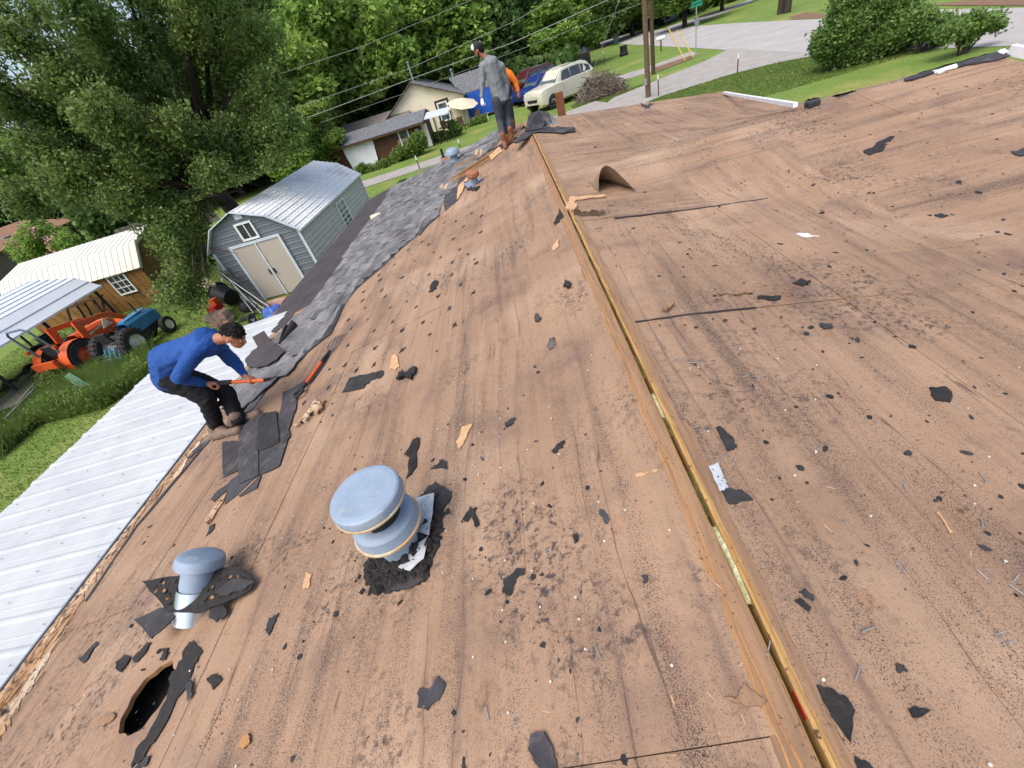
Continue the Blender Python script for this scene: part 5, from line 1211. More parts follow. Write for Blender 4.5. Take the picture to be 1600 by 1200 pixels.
mb = MB(); x = tx0
while x < tx1-.1: mb.box((x+.07, YT, (ez+.05)/2), (.125, .03, ez+.05)); x += .14
mb.build('side_wall_boards', 'plank', wshed)
MB().box(((tx0+tx1)/2, YT+.03, (ez+.05)/2), (tx1-tx0, .03, ez)).build('side_wall', 'darkframe', wshed)
gm_ = MB().prism([(tx1, YT, 0), (tx1, YT+3.7, 0), (tx1, YT+3.7, ez), (tx1, YT+3.2, bz), (tx1, YT+1.9, rz_-.04), (tx1, YT+.5, bz-.03), (tx1, YT, ez)], (-.04, 0, 0)); gm_.build('gable_wall', 'plank', wshed)
for (a, b) in (((YT-.18, ez-.05), (YT+.5, bz)), ((YT+.5, bz), (YT+1.9, rz_)), ((YT+1.9, rz_), (YT+3.2, bz)), ((YT+3.2, bz), (YT+3.9, ez-.05))):
    a = Vector((0, *a)); b = Vector((0, *b)); t = (b-a).normalized(); nn = Vector((0, -t.z, t.y)); pr = []; x = tx0-.15
    while x < tx1+.15:
        for o_, h_ in ((0, 0), (.22, 0), (.235, .02), (.265, .02), (.28, 0)): pr.append((x+o_, h_))
        x += .3
    MB().sheet([[Vector((x_, e.y, e.z))+nn*h_ for x_, h_ in pr] for e in (a, b)], .01, smooth=False).build('roof_panel', 'cream', wshed)
    MB().bar((tx1+.18, a.y, a.z-.02), (tx1+.18, b.y, b.z-.02), .05, .12).build('roof_trim', 'cream', wshed)
w1 = yp(180, 433, YT); w2 = yp(206, 452, YT); cxw = yp(192, 443, YT)
window(wshed, cxw.x-.42, cxw.x+.42, cxw.z-.42, cxw.z+.42, YT-.03, 'white', 'glass', 3, 3, .06)

# silver carport
cxr = -16.9; cz0 = 1.72; cy1 = 15.9
cp = thing('carport', 'silver metal carport roof on thin dark posts over the tractors', 'carport', (-18.8, 9, 0))
rl = [(cxr-4.9, cz0), (cxr-4.3, cz0+.42), (cxr-2.4, cz0+.85), (cxr-.7, cz0+.5), (cxr, cz0-.02)]
for k, (a, b) in enumerate(zip(rl[:-1], rl[1:])):
    a = Vector((a[0], 0, a[1])); b = Vector((b[0], 0, b[1])); L_ = (b-a).length; n_ = max(1, int(L_/.3)); t = (b-a).normalized(); nn = Vector((-t.z, 0, t.x)); pr = []
    for i in range(n_):
        s0 = L_*i/n_; w_ = L_/n_
        for o_, h_ in ((0, 0), (w_*.75, 0), (w_*.8, .03), (w_*.92, .03), (w_*.97, 0)): pr.append(a+t*(s0+o_)+nn*h_)
    pr.append(b); MB().sheet([[Vector((p.x, y, p.z)) for p in pr] for y in (1, 8, cy1)], .01, smooth=False).build('roof_panel', 'galvroof', cp)
for y in (10.9, 13.2, 15.6, 5.5):
    for x in (cxr-.15, cxr-4.7): MB().box((x, y, cz0/2), (.07, .07, cz0)).build('post', 'blackmatt', cp)
for y in (10.9, 13.2, 15.6): MB().bar((cxr-.15, y, cz0-.1), (cxr-.9, y, cz0+.4), .05, .05).build('brace', 'blackmatt', cp)
for y in (13.2, 15.6): MB().bar((cxr-.15, y, cz0-.05), (cxr-4.7, y, cz0-.05), .05, .05).build('crossbar', 'blackmatt', cp)

# timber frame stack behind the tractors
tf = thing('timber_frame', 'dark leaning timber frame against the wood shed wall', 'timber frame', (gp(125, 500).x, YT-.5, 0))
for (a, b) in (((100, 470), (118, 520)), ((112, 466), (145, 515)), ((140, 462), (175, 508)), ((160, 470), (168, 510)), ((108, 480), (160, 462)), ((130, 470), (150, 505))):
    MB().bar(yp(*a, YT-.3), yp(*b, YT-.6), .08, .08).build('timber', 'darkframe', tf)

def wheel(par, c, r, w, axis, rimm, name='wheel'):
    c = Vector(c); ax = Vector(axis).normalized()
    o = MB().lathe([(r*.55, -w/2), (r*.9, -w/2), (r, -w*.32), (r, w*.32), (r*.9, w/2), (r*.55, w/2)], c, ax, 28).build(name, 'tyre', par)
    MB().lathe([(0, -w*.3), (r*.2, -w*.36), (r*.45, -w*.2), (r*.58, -w*.48), (r*.58, w*.48), (r*.45, w*.2), (r*.2, w*.36), (0, w*.3)], c, ax, 24).build('rim', rimm, o)
    lug = MB()
    if r > .4:
        for k in range(22):
            a = 6.283*k/22; u_ = ax.orthogonal().normalized(); v_ = ax.cross(u_); p = c+(u_*math.cos(a)+v_*math.sin(a))*r
            lug.bar(p-ax*w*.42, p+ax*w*.42+(v_*math.cos(a)-u_*math.sin(a))*.06, .05, .05)
        lug.build('tread', 'tyre', o)
    return o
def tractor(rear, scale, bodym, rimm, rops, loader, label, ang=0):
    t = thing('tractor', label, 'tractor', rear); R0 = Matrix.Rotation(ang, 3, 'Z')
    def T(x, y, z): return Vector(rear)+R0@Vector((x*scale, y*scale, z*scale))
    ax = R0@Vector((1, 0, 0)); s = scale
    for x in (0, -1.15): wheel(t, T(x, 0, .56), .56*s, .32*s, ax, rimm)
    for x in (-.12, -1.03): wheel(t, T(x, 1.75, .33), .33*s, .2*s, ax, rimm)
    def box(c, d, m, name, rx=0): MB().box(T(*c), tuple(v*s for v in d), R0@Matrix.Rotation(rx, 3, 'X')).build(name, m, t)
    hp = [(-.82, .55, .62), (-.34, .55, .62), (-.34, .55, 1.05), (-.42, .55, 1.15), (-.74, .55, 1.15), (-.82, .55, 1.05)]
    g = []
    for yy, k in ((.55, 1), (1.2, .97), (1.85, .88), (2.0, .8), (2.03, .6)):
        g.append([T(-.58+(x+.58)*(1 if k > .7 else .85), yy, .55+(z-.55)*k) for x, _, z in hp]+[T(-.82*1+.0 if k > .7 else -.78, yy, .62)])
    MB().sheet(g, 0, smooth=False).add(g[-1][:6], [(0, 1, 2, 3, 4, 5)]).build('hood', bodym, t)
    box((-.58, 1.98, .75), (.36, .06, .3), 'black', 'grille')
    box((-.58, .9, .48), (.36, 2.2, .26), 'blackmatt', 'chassis')
    box((-.58, .1, .6), (.5, .6, .3), bodym if loader else 'steel', 'transmission')
    for x in ((-.02, -1.13) if loader else ()):
        g = []
        for i in range(9):
            a = math.radians(-10+i*20); g.append([T(x+dx_, -.60*math.cos(a)*1.02, .56+.62*math.sin(a)) for dx_ in (-.18, .18)])
        MB().sheet(g, .02).build('fender', bodym if loader else 'blue', t)
    box((-.58, -.05, .92), (.44, .42, .1), 'blackmatt', 'seat'); box((-.58, -.27, 1.1), (.44, .08, .34), 'blackmatt', 'seat_back', .2)
    MB().tube([T(-.58, .55, .95), T(-.58, .35, 1.2)], .02*s, 6).build('steering_column', 'black', t)
    ring = [T(-.58+.19*math.cos(a), .33+.07*math.sin(a), 1.22+.17*math.sin(a)) for a in np.linspace(0, 6.283, 15)]; MB().tube(ring, .014*s, 6).build('steering_wheel', 'black', t)
    if rops:
        MB().tube([T(-1.0, -.35, .55), T(-1.02, -.42, 1.3), T(-.98, -.55, 1.95), T(-.85, -.58, 2.08), T(-.30, -.58, 2.08), T(-.17, -.55, 1.95), T(-.14, -.42, 1.3), T(-.16, -.35, .55)], .035*s, 8).build('roll_bar', 'rops', t)
    else: MB().tube([T(-.58, 1.5, 1.1), T(-.58, 1.5, 1.55)], .03*s, 8).build('exhaust', 'black', t)
    if loader:
        for x in (.0, -1.16):
            MB().prism([T(x, .35, .7), T(x, .55, .7), T(x, .75, 1.5), T(x, .5, 1.6)], R0@Vector((.07, 0, 0))).build('loader_post', bodym, t)
            MB().bar(T(x, .5, 1.5), T(x, 1.7, 1.25), .09*s, .16*s).build('loader_arm', bodym, t); MB().bar(T(x, 1.7, 1.25), T(x, 2.5, .5), .09*s, .16*s).build('loader_arm', bodym, t)
            MB().tube([T(x+.04, .6, 1.0), T(x+.04, 1.7, 1.1)], .035*s, 8).build('hydraulic_ram', 'chrome', t)
        MB().sheet([[T(x, y_, z_) for y_, z_ in ((3.05, .12), (2.6, .08), (2.45, .3), (2.5, .6), (2.6, .72))] for x in (-1.35, -.58, .2)], .03).build('bucket', bodym, t)
        box((-.58, -.75, .8), (.9, .1, .25), bodym, 'rear_panel')
        for x in (-1.15, 0): box((x, -.45, 1.25), (.1, .1, .1), bodym, 'light')
        MB().prism([T(.14, 1.1, .95), T(.16, 1.5, .95), T(.15, 1.3, 1.25)], R0@Vector((.02, 0, 0))).build('warning_triangle', 'umb', t)
    else:
        box((-.58, 1.2, 1.17), (.3, 1.1, .04), bodym, 'hood_stripe'); box((-.2, .3, .5), (.3, .5, .05), 'white', 'step')
        for k in range(4): MB().tube([T(-.1-.2*k, -.9, .2), T(-.15-.2*k, -.4, .75)], .03*s, 6).build('hitch_arm', 'blue', t)
    return t
tractor(gp(154, 576), .98, 'orange', 'orange', True, True, 'orange tractor with front loader and grey roll bar', math.radians(-4))
tractor(gp(229, 556), .92, 'blue', 'cream', False, False, 'blue tractor with cream wheel rims beside the orange one', math.radians(-2))
# trailer under the carport
tb_ = thing('trailer', 'flat grey board trailer under the edge of the carport', 'trailer', gp(55, 600))
for k in range(6):
    a = gp(100-3.2*k, 545+1.2*k, .45); b = gp(2-8*k+20, 640+2.5*k-6, .45); MB().bar(a, b, .2, .04).build('plank', 'greyplank', tb_)
MB().bar(gp(106, 556, .4), gp(10, 655, .4), .06, .1).build('side_rail', 'steel', tb_)
MB().bar(gp(82, 545, .4), gp(-10, 620, .4), .06, .1).build('side_rail', 'darkframe', tb_)
for p in ((60, 590), (30, 615)): wheel(tb_, gp(*p)+Vector((.1, 0, .28)), .28, .18, (1, 0, 0), 'steel')
cn = gp(98, 548); tag(MB().lathe([(0, .0), (.28, 0), (.33, .75), (.35, .78), (.30, .78), (.26, .1)], cn, n=24).build('barrel', M_('barrel_blue_black', (.03, .035, .05), None, 4, .5, bump=0), loc=cn), 'dark blue-black open barrel behind the orange tractor', 'barrel')
for i, (x, y) in enumerate(((66, 553), (80, 545))):
    c = gp(x, y); tag(MB().lathe([(0, 0), (.2, 0), (.25, .35), (.27, .36), (.22, .34), (.2, .04)], c, n=18).build('bucket', 'black', loc=c), ['low black tub left of the barrel', 'low black tub right next to the barrel'][i], 'tub')
c = gp(122, 625, .15); tag(MB().sheet([[gp(x, y, zz_) for x, y, zz_ in r] for r in (((100, 588, .45), (108, 582, .5)), ((112, 598, .42), (122, 590, .48)), ((120, 606, .40), (140, 602, .42)))], .02).build('green_panel', M_('panel_green', (.10, .22, .15), None, 3, .6, bump=0), loc=c), 'small pale green panel lying on the weeds', 'panel')

# clutter beside the grey shed
def lump(name, label, cat, px, r, m, sc=(1, 1, 1), z=None, n=3):
    c = gp(*px); mb = MB(); zz_ = r*sc[2]
    g = []
    for i in range(11):
        th = math.pi*i/10; row = []
        for j in range(17):
            ph = 2*math.pi*j/16; d = Vector((math.sin(th)*math.cos(ph), math.sin(th)*math.sin(ph), math.cos(th))); k = 1+.35*mnoise.noise(d*1.8+c)+.18*mnoise.noise(d*5+c)
            row.append(c+Vector((d.x*sc[0], d.y*sc[1], d.z*sc[2]))*r*k+Vector((0, 0, zz_*.85)))
        g.append(row)
    o = mb.sheet(g).build(name, m, loc=c); return tag(o, label, cat)
can = gp(372, 478); cnn = thing('trash_can', 'black trash can lying beside the grey shed', 'trash can', can)
MB().lathe([(0, 0), (.30, 0), (.36, .75), (.39, .78), (.34, .78), (.30, .05)], can+Vector((0, 0, .35)), (-.8, .5, .25), 22).build('can', 'black', cnn); MB().lathe([(.36, .74), (.40, .75), (.40, .79), (.36, .80)], can+Vector((0, 0, .35)), (-.8, .5, .25), 22).build('rim', 'blackmatt', cnn)
lump('tarp_heap', 'crumpled black bag against the grey shed', 'bag', (392, 484), .26, 'blackmatt', (1.2, 1, .7))
pb = thing('pipe_bundle', 'bundle of long dark pipes leaning on the grey shed corner', 'pipes', gp(400, 478))
for k in range(11):
    a = gp(398+k*3.2, 492-k*.9, .05); b = Vector((xl+.1+rnd.gauss(0, .12), YS-.12-.03*k, 1.35+rnd.gauss(0, .12))); MB().tube([a, b], .018, 6).build('pipe', 'black' if k % 3 else 'steel', pb)
hh = thing('garden_hose', 'dark green garden hose looped over the pipes at the shed corner', 'hose', gp(360, 450))
for k in range(4): MB().tube([Vector((xl+.05*k, YS-.25, 1.3)), Vector((xl+.25+.05*k, YS-.45, .9)), Vector((xl+.5+.08*k, YS-.5, .35)), Vector((xl+.6, YS-.6, .05))], .02, 6).build('hose_loop', 'hose', hh)
wm = gp(352, 480); wv = thing('garden_windmill', 'small cream metal garden windmill beside the black can', 'windmill', wm)
for k in range(10):
    a = 6.283*k/10; u_ = Vector((math.cos(a), 0, math.sin(a))); ctr = wm+Vector((0, 0, .95)); MB().prism([ctr+u_*.05, ctr+u_*.28+Vector((-.06*math.sin(a), 0, .06*math.cos(a))), ctr+u_*.28-Vector((-.06*math.sin(a), 0, .06*math.cos(a)))], (0, .01, .0)).build('vane', 'umb', wv)
MB().prism([wm+Vector((-.05, 0, .97)), wm+Vector((-.5, .1, 1.08)), wm+Vector((-.52, .1, .9)), wm+Vector((-.05, 0, .93))], (0, .01, 0)).build('tail', 'umb', wv); MB().tube([wm, wm+Vector((0, 0, .95))], .02, 6).build('pole', 'steel', wv)
bp_ = gp(352, 506); st_ = thing('brick_stack', 'stack of tan and reddish bricks behind the crouching man\'s head', 'brick stack', bp_)
for k in range(5):
    for j in range(3): MB().box(bp_+Vector((-.25+.24*j+rnd.gauss(0, .02), rnd.gauss(0, .03), .05+.095*k)), (.22, .4, .085), Matrix.Rotation(rnd.gauss(0, .08), 3, 'Z')).build('brick', 'stone', st_)
rt_ = gp(346, 494); rp_ = thing('red_garden_tiller', 'small red and orange machine behind the brick stack', 'tiller', rt_)
MB().box(rt_+Vector((0, 0, .35)), (.35, .45, .22)).build('engine_cover', 'redp', rp_); MB().box(rt_+Vector((.05, .1, .55)), (.2, .22, .2)).build('tank', 'orange', rp_); MB().tube([rt_+Vector((0, 0, .4)), rt_+Vector((-.5, -.3, .9))], .02, 6).build('handle', 'steel', rp_); wheel(rp_, rt_+Vector((-.2, -.1, .16)), .16, .08, (1, 0, 0), 'steel')
mw = gp(398, 505); mo = thing('hand_cart', 'small cart with a white-rimmed black wheel near the shed door', 'cart', mw)
wheel(mo, mw+Vector((0, 0, .17)), .17, .08, (1, -.2, 0), 'white'); MB().bar(mw+Vector((-.4, 0, .22)), mw+Vector((.1, .1, .22)), .3, .05).build('deck', 'black', mo); MB().tube([mw+Vector((0, 0, .2)), mw+Vector((.5, .1, .6))], .015, 6).build('handle', 'black', mo)
lump('blue_tarp_bundle', 'crumpled bright blue plastic bundle in front of the shed door', 'tarp bundle', (431, 495), .30, 'bluecloth', (1, 1.2, .7))
stp = thing('paver_step', 'low step of square pavers at the shed doors', 'step', gp(432, 474))
for i in range(3):
    for j in range(2): MB().box(gp(424, 479)+Vector((.27*i-.1, .27*j-.1, .06)), (.26, .26, .12)).build('paver', 'stone', stp)
lump('dark_heap', 'dark heap of leaves and scrap left of the black can', 'heap', (335, 500), .25, 'brush', (1.3, 1, .5))
c = gp(360, 468); tag(MB().bar(c+Vector((0, 0, .1)), c+Vector((.15, .1, .8)), .3, .05).build('white_board', 'white', loc=c), 'pale board leaning behind the black can', 'board')

# far left brown-roofed house, crepe myrtle, fence
e1 = gp(-40, 408, 2.5); e2 = gp(108, 345, 2.5); dirv = (e2-e1).normalized(); e1 = e1-dirv*8; e2 = e2+dirv*1; back = Vector((-dirv.y, dirv.x, 0))
fh = thing('brown_roof_house', 'low brick house with a brown shingle roof at the far left', 'house', (e1+e2)/2*1)
fh.location.z = 0
MB().sheet([[e1-back*.3+Vector((0, 0, -.05)), e2-back*.3+Vector((0, 0, -.05))], [e1+back*4.5+Vector((0, 0, 1.25)), e2+back*4.5+Vector((0, 0, 1.25))], [e1+back*9.3+Vector((0, 0, -.05)), e2+back*9.3+Vector((0, 0, -.05))]], .12, smooth=False).build('roof', 'brownroof', fh)
MB().prism([e1*1, e2*1, Vector((e2.x, e2.y, 0)), Vector((e1.x, e1.y, 0))], back*8.8).build('wall', 'brick', fh)
wz = gp(22, 408, 1.2)
base = e1+dirv*((gp(18, 410, 1.2)-e1).dot(dirv)); 
for k in range(3):
    c = base+dirv*(k*.9)-back*.04; fr = MB().bar(Vector((c.x, c.y, .5)), Vector((c.x, c.y, 1.9)), .8, .08, up=back).build('window', 'white', fh); MB().bar(Vector((c.x, c.y, .6))-back*.05, Vector((c.x, c.y, 1.8))-back*.05, .62, .04, up=back).build('pane', 'glass', fr)
sk = (e1+e2)/2+back*2+Vector((0, 0, .55)); MB().box(sk+dirv*4, (.8, .8, .12)).build('skylight', 'galv', fh)
MB().tube([sk+dirv*1+Vector((0, 0, 0)), sk+dirv*1+Vector((0, 0, .9))], .05, 8).build('vent_pipe', 'white', fh)
fc = thing('wood_fence', 'weathered grey picket fence seen below the big tree', 'fence', gp(270, 345))
A = gp(190, 372)*.78; Bq = gp(330, 322)*.78; A.z = Bq.z = 0; n_ = 90
for k in range(n_):
    p = A.lerp(Bq, k/n_); MB().box(p+Vector((0, 0, .85)), (.15, .03, 1.7+rnd.uniform(-.06, .06)), Matrix.Rotation(rnd.gauss(0, .03), 3, 'Y')).build('picket', 'fence', fc, fixn=False)
for z_ in (.4, 1.4): MB().bar(A+Vector((0, .05, z_)), Bq+Vector((0, .05, z_)), .04, .1).build('rail', 'fence', fc)

# ================================================================ HOUSES BEHIND
YB = gp(668, 232).y; bx1 = gp(668, 232).x; bx0 = yp(506.5, 247, YB).x; bez = yp(658, 189, YB).z
bh = thing('brown_garage', 'low brown garage house with grey shingle roof and white sheet over its opening', 'garage', ((bx0+bx1)/2, YB+3, 0))

mb = MB().box(((bx0+bx1)/2, YB+3, bez/2), (bx1-bx0, 6, bez)); z = .15
while z < bez-.05: mb.box(((bx0+bx1)/2, YB-.01, z), (bx1-bx0-.05, .03, .03)); z += .2
mb.build('wall', 'brownwall', bh)
rz2 = yp(659, 171, YB+3).z
MB().sheet([[(bx0-.5, YB-.5, bez-.08), (bx1+.4, YB-.5, bez-.08)], [(bx0-.5, YB+3, rz2), (bx1+.4, YB+3, rz2)], [(bx0-.5, YB+6.5, bez-.1), (bx1+.4, YB+6.5, bez-.1)]], .12, smooth=False).build('roof', 'asph', bh)
MB().box(((bx0+bx1)/2, YB-.52, bez-.12), (bx1-bx0+.9, .05, .18)).build('fascia', 'darkframe', bh)
shp = [yp(*p, YB-.08) for p in [(535, 233), (582, 217), (592, 253), (555, 268)]]
g = []
for i in range(9):
    r_ = []
    for j in range(9):
        p = shp[0].lerp(shp[1], i/8).lerp(shp[3].lerp(shp[2], i/8), j/8); r_.append(p+Vector((0, -.08*abs(math.sin(i*1.5+j*.4))-.02, 0)))
    g.append(r_)
MB().sheet(g, .02).build('garage_sheet', 'sheet', bh)
c = yp(630.5, 210, YB); s_ = yp(638, 207, YB).x-yp(624, 211, YB).x; window(bh, c.x-s_*.5, c.x+s_*.5, c.z-.42, c.z+.42, YB-.02, 'white', 'glassg', 1, 1, .1)
c2 = yp(633, 224, YB); window(bh, c2.x-.25, c2.x+.35, max(c2.z-.3, .2), c2.z+.25, YB-.02, 'white', 'glassg', 1, 1, .1)
c3 = yp(634, 218, YB); MB().box((c3.x, YB-.04, c3.z), (1.4, .04, .22)).build('orange_board', 'orangewood', bh)
c4 = yp(652, 205, YB); MB().box((c4.x, YB-.08, c4.z), (.3, .12, .4)).build('meter_box', 'steel', bh)
c5 = yp(642, 205, YB); MB().ball((c5.x, YB-.05, c5.z), .08).build('lamp', 'tool', bh)
dnp = MB(); dnp.box((bx1+.25, YB+.3, bez/2-.1), (.5, .05, bez-.3)); dnp.build('white_side_panel', 'cream', bh)
ps = [yp(657, 182, YB+1), yp(683, 172, YB+1)]
po = thing('porch_cover', 'small pale porch roof with dark posts between the two houses', 'porch', (bx1+1, YB+1.5, 0))
MB().sheet([[(bx1+.45, YB+.2, bez+.05), (bx1+2.5, YB+.2, bez-.05)], [(bx1+.45, YB+2.6, bez+.3), (bx1+2.5, YB+2.6, bez+.2)]], .06).build('roof', 'trim', po)
for k in range(4): MB().box((bx1+.6+.6*k, YB+.25, bez/2), (.08, .08, bez)).build('post', 'blackmatt', po)

YC = gp(735, 192).y; ca = yp(641, 128, YC); cr = yp(724, 145, YC); cl = yp(601, 190, YC); crb = yp(735, 190, YC)
ch = thing('cream_house', 'cream-sided gable house with grey roof and blue tarp on its side', 'house', (ca.x, YC+4, 0))

hw = max(cr.x-ca.x, 2)
gl = [(cl.x, 0), (cr.x-.1, 0), (cr.x-.1, cr.z-.1), (ca.x, ca.z-.12), (cl.x, cl.z)]
mb = MB().prism([(x, YC, z) for x, z in gl], (0, 7.5, 0)); z = .2
while z < ca.z-.2:
    xs_ = []
    for i in range(5):
        a, b = gl[i], gl[(i+1) % 5]
        if (a[1]-z)*(b[1]-z) < 0: xs_.append(a[0]+(b[0]-a[0])*(z-a[1])/(b[1]-a[1]))
    if len(xs_) >= 2: mb.box(((min(xs_)+max(xs_))/2, YC-.01, z), (max(xs_)-min(xs_)-.05, .03, .03))
    z += .22
mb.build('wall', 'creamhouse', ch)
for a, b in ((cl, ca), (ca, cr)):
    e = (b-a)*.03
    MB().sheet([[a-e*(1 if a is cl else 0)+Vector((0, -.4, 0)), b+e*(1 if b is cr else 0)+Vector((0, -.4, 0))], [a-e*(1 if a is cl else 0)+Vector((0, 8, 0)), b+e*(1 if b is cr else 0)+Vector((0, 8, 0))]], .14, smooth=False).build('roof', 'asph', ch)
    MB().bar(a+Vector((0, -.43, -.08)), b+Vector((0, -.43, -.08)), .05, .2, up=(0, 1, 0)).build('barge_board', 'darkframe', ch)
cw = yp(694, 174, YC); ww = .45; fr_ = window(ch, cw.x-ww, cw.x+ww, cw.z-.75, cw.z+.75, YC-.05, 'white', 'glassg', 1, 2, .12)
MB().box((cw.x, YC-.03, cw.z), (ww*2+.5, .04, 2.0)).build('window_surround', 'darkframe', ch)
# wing to the right with tarp
we_ = yp(772, 150, YC+5).x-cr.x
wr = yp(775, 108, YC+4)
MB().sheet([[(cr.x-.2, YC+1.2, cr.z-.1), (cr.x+we_, YC+1.2, cr.z-.1)], [(cr.x-1.5, YC+5, ca.z-.7), (cr.x+we_, YC+5, ca.z-.7)], [(cr.x-.2, YC+9, cr.z-.1), (cr.x+we_, YC+9, cr.z-.1)]], .14, smooth=False).build('wing_roof', 'asph', ch)
MB().box((cr.x+we_/2-.1, YC+5, cr.z/2), (we_-.2, 7, cr.z-.3)).build('wing_wall', 'creamhouse', ch)
g = [[(cr.x+.0+min(we_, 3.4)*i/8, YC+1.1-.12*abs(math.sin(i*1.7+j)), (cr.z-.2)*(1-j/6)+.3*(j/6)) for j in range(7)] for i in range(9)]
MB().sheet(g, .02).build('blue_tarp', 'tarp', ch)
for (x, y), h_, nm in (((645, 124), 1.3, 'flue_pipe'), ((710, 129), 1.0, 'flue_pipe')):
    b_ = yp(x, y, YC+1.5); MB().tube([b_-Vector((0, 0, .4)), b_+Vector((0, 0, h_))], .07, 8).build(nm, 'galv', ch); MB().lathe([(.0, .12), (.13, .08), (.13, 0), (0, 0)], b_+Vector((0, 0, h_)), n=12).build('flue_cap', 'galv', ch)
# low shed roof behind
bk = thing('back_shed', 'low brown-grey roofed shed behind the brown garage', 'shed', (bx0+2, YB+8, 0))
MB().sheet([[(bx0-1, YB+7, bez), (bx1-2, YB+7, bez)], [(bx0-1, YB+10, bez+.9), (bx1-2, YB+10, bez+.9)]], .1).build('roof', 'greyplank', bk); MB().box((bx0+3.5, YB+9, bez/2), (8, 3, bez)).build('wall', 'darkframe', bk)
# umbrella, chairs, swing
ub = gp(728, 196); um = thing('patio_umbrella', 'tilted beige patio umbrella beside the cream house', 'umbrella', ub)
top = yp(722, 153, ub.y); MB().tube([ub, top], .035, 8).build('pole', 'steel', um)
nn = Vector((.25, -.25, .95)).normalized(); xx = nn.orthogonal().normalized(); yy = nn.cross(xx)
for k in range(8):
    a = 6.283*k/8; b = 6.283*(k+1)/8; p1 = top+(xx*math.cos(a)+yy*math.sin(a))*1.5-nn*.45; p2 = top+(xx*math.cos(b)+yy*math.sin(b))*1.5-nn*.45
    MB().prism([top, p1, p2], -nn*.02).build('canopy_panel', 'umb', um)
def patio_chair(px, label, rot=0, m='darkframe'):
    c = gp(*px); t = thing('patio_chair', label, 'chair', c); R0 = Matrix.Rotation(rot, 3, 'Z'); T = lambda x, y, z: c+R0@Vector((x, y, z))
    MB().box(T(0, 0, .42), (.55, .55, .05), R0).build('seat', m, t); MB().bar(T(0, .26, .42), T(0, .42, 1.05), .55, .04).build('backrest', m, t)
    for sx in (-.25, .25):
        for sy in (-.25, .25): MB().tube([T(sx, sy, 0), T(sx, sy, .42)], .02, 5).build('leg', 'black', t)
        MB().tube([T(sx, -.25, .62), T(sx, .3, .65)], .02, 5).build('armrest', 'black', t)
patio_chair((724, 203), 'dark patio chair with footrest right of the green plants', .3); patio_chair((748, 192), 'dark patio chair near the blue tarp', -.2); patio_chair((699, 208), 'dark patio chair beside the canopy swing', .5)
sw = gp(700, 207); sg = thing('canopy_swing', 'white canopy swing frame in front of the cream house', 'swing', sw)
MB().sheet([[(sw.x-.9, sw.y-.5, 1.75), (sw.x+.9, sw.y-.5, 1.75)], [(sw.x-.9, sw.y, 1.95), (sw.x+.9, sw.y, 1.95)], [(sw.x-.9, sw.y+.5, 1.75), (sw.x+.9, sw.y+.5, 1.75)]], .05).build('canopy', 'umb', sg)
for sx in (-.85, .85):
    for sy in (-.5, .5): MB().tube([(sw.x+sx, sw.y+sy, 0), (sw.x+sx, sw.y, 1.85)], .025, 6).build('leg', 'white', sg)
MB().box((sw.x, sw.y, .5), (1.4, .5, .08)).build('seat', 'darkframe', sg)
tb = gp(757, 188); tt_ = thing('patio_table', 'long low bench with pots by the blue tarp', 'bench', tb); MB().box(tb+Vector((-.3, 0, .5)), (1.8, .5, .06)).build('top', 'greyplank', tt_)
for sx in (-.9, .4): MB().box(tb+Vector((sx, 0, .25)), (.06, .4, .5)).build('leg', 'white', tt_)

# ================================================================ STREET SIDE
def post(px, top, r, m, label, name='metal_post', cat='post', capm=None):
    b = gp(*px); t = yp(*top, b.y); t = Vector((b.x, b.y, t.z)); o = thing(name, label, cat, b)
    MB().tube([b, t], r, 8).build('shaft', m, o)
    if capm: MB().tube([t-Vector((0, 0, .25)), t], r*1.3, 8).build('tip', capm, o)
    return o, b, t
pl1, b1, t1_ = post((1013, 152), (1008, 20), .15, 'pole', 'nearer wooden utility pole beside the driveway', 'utility_pole', 'utility pole')
b1 = gp(1013, 152); T1 = Vector((b1.x, b1.y, 11)); MB().tube([b1, T1], [.17, .13], 12).build('pole', 'pole', pl1); MB().box(b1+Vector((-.2, -.1, .9)), (.2, .2, .35)).build('meter_box', 'steel', pl1)
pl2, b2, t2_ = post((1021, 116), (1013, 10), .13, 'pole', 'second dark utility pole just behind the nearer one', 'utility_pole', 'utility pole')
b2 = gp(1021, 116); T2 = Vector((b2.x, b2.y, 12)); MB().tube([b2, T2], [.17, .13], 12).build('pole', 'darkframe', pl2)
def wire(pts, r, label, name='overhead_wire'):
    P = [dp(*p) for p in pts]; Q = []
    for i in range(len(P)-1):
        for k in range(8): Q.append(P[i].lerp(P[i+1], k/8))
    Q.append(P[-1]); o = MB().tube(Q, r*.75, 5).build(name, 'cable', loc=P[0]); return tag(o, label, 'wire')
wire([(380, 134, 40), (560, 75, 38), (737, 0, 38), (800, -30, 38)], .016, 'uppermost thin overhead wire crossing the bright trees')
wire([(440, 176, 38), (640, 107, 37), (800, 35, 36), (880, -10, 36)], .018, 'second overhead wire from the top crossing the trees')
wire([(430, 203, 34), (640, 124, 34), (800, 67, 34), (945, 2, 34), (1000, -22, 35)], .028, 'thick pale overhead cable passing behind the man in grey')
wire([(500, 192, 35), (640, 143, 35), (800, 82, 35), (1003, 5, 36)], .013, 'lowest thin overhead wire ending at the poles')
gw = dp(968, -5, 33); wire([(972, -12, 33), (908, 162, 37)], .022, 'pale guy wire slanting down to the brush pile', 'guy_wire')
gg = gp(908, 162)
sg_, sb, stp_ = post((1087, 90), (1085, 12), .045, 'steel', 'steel street sign post at the road corner', 'street_sign', 'street sign')
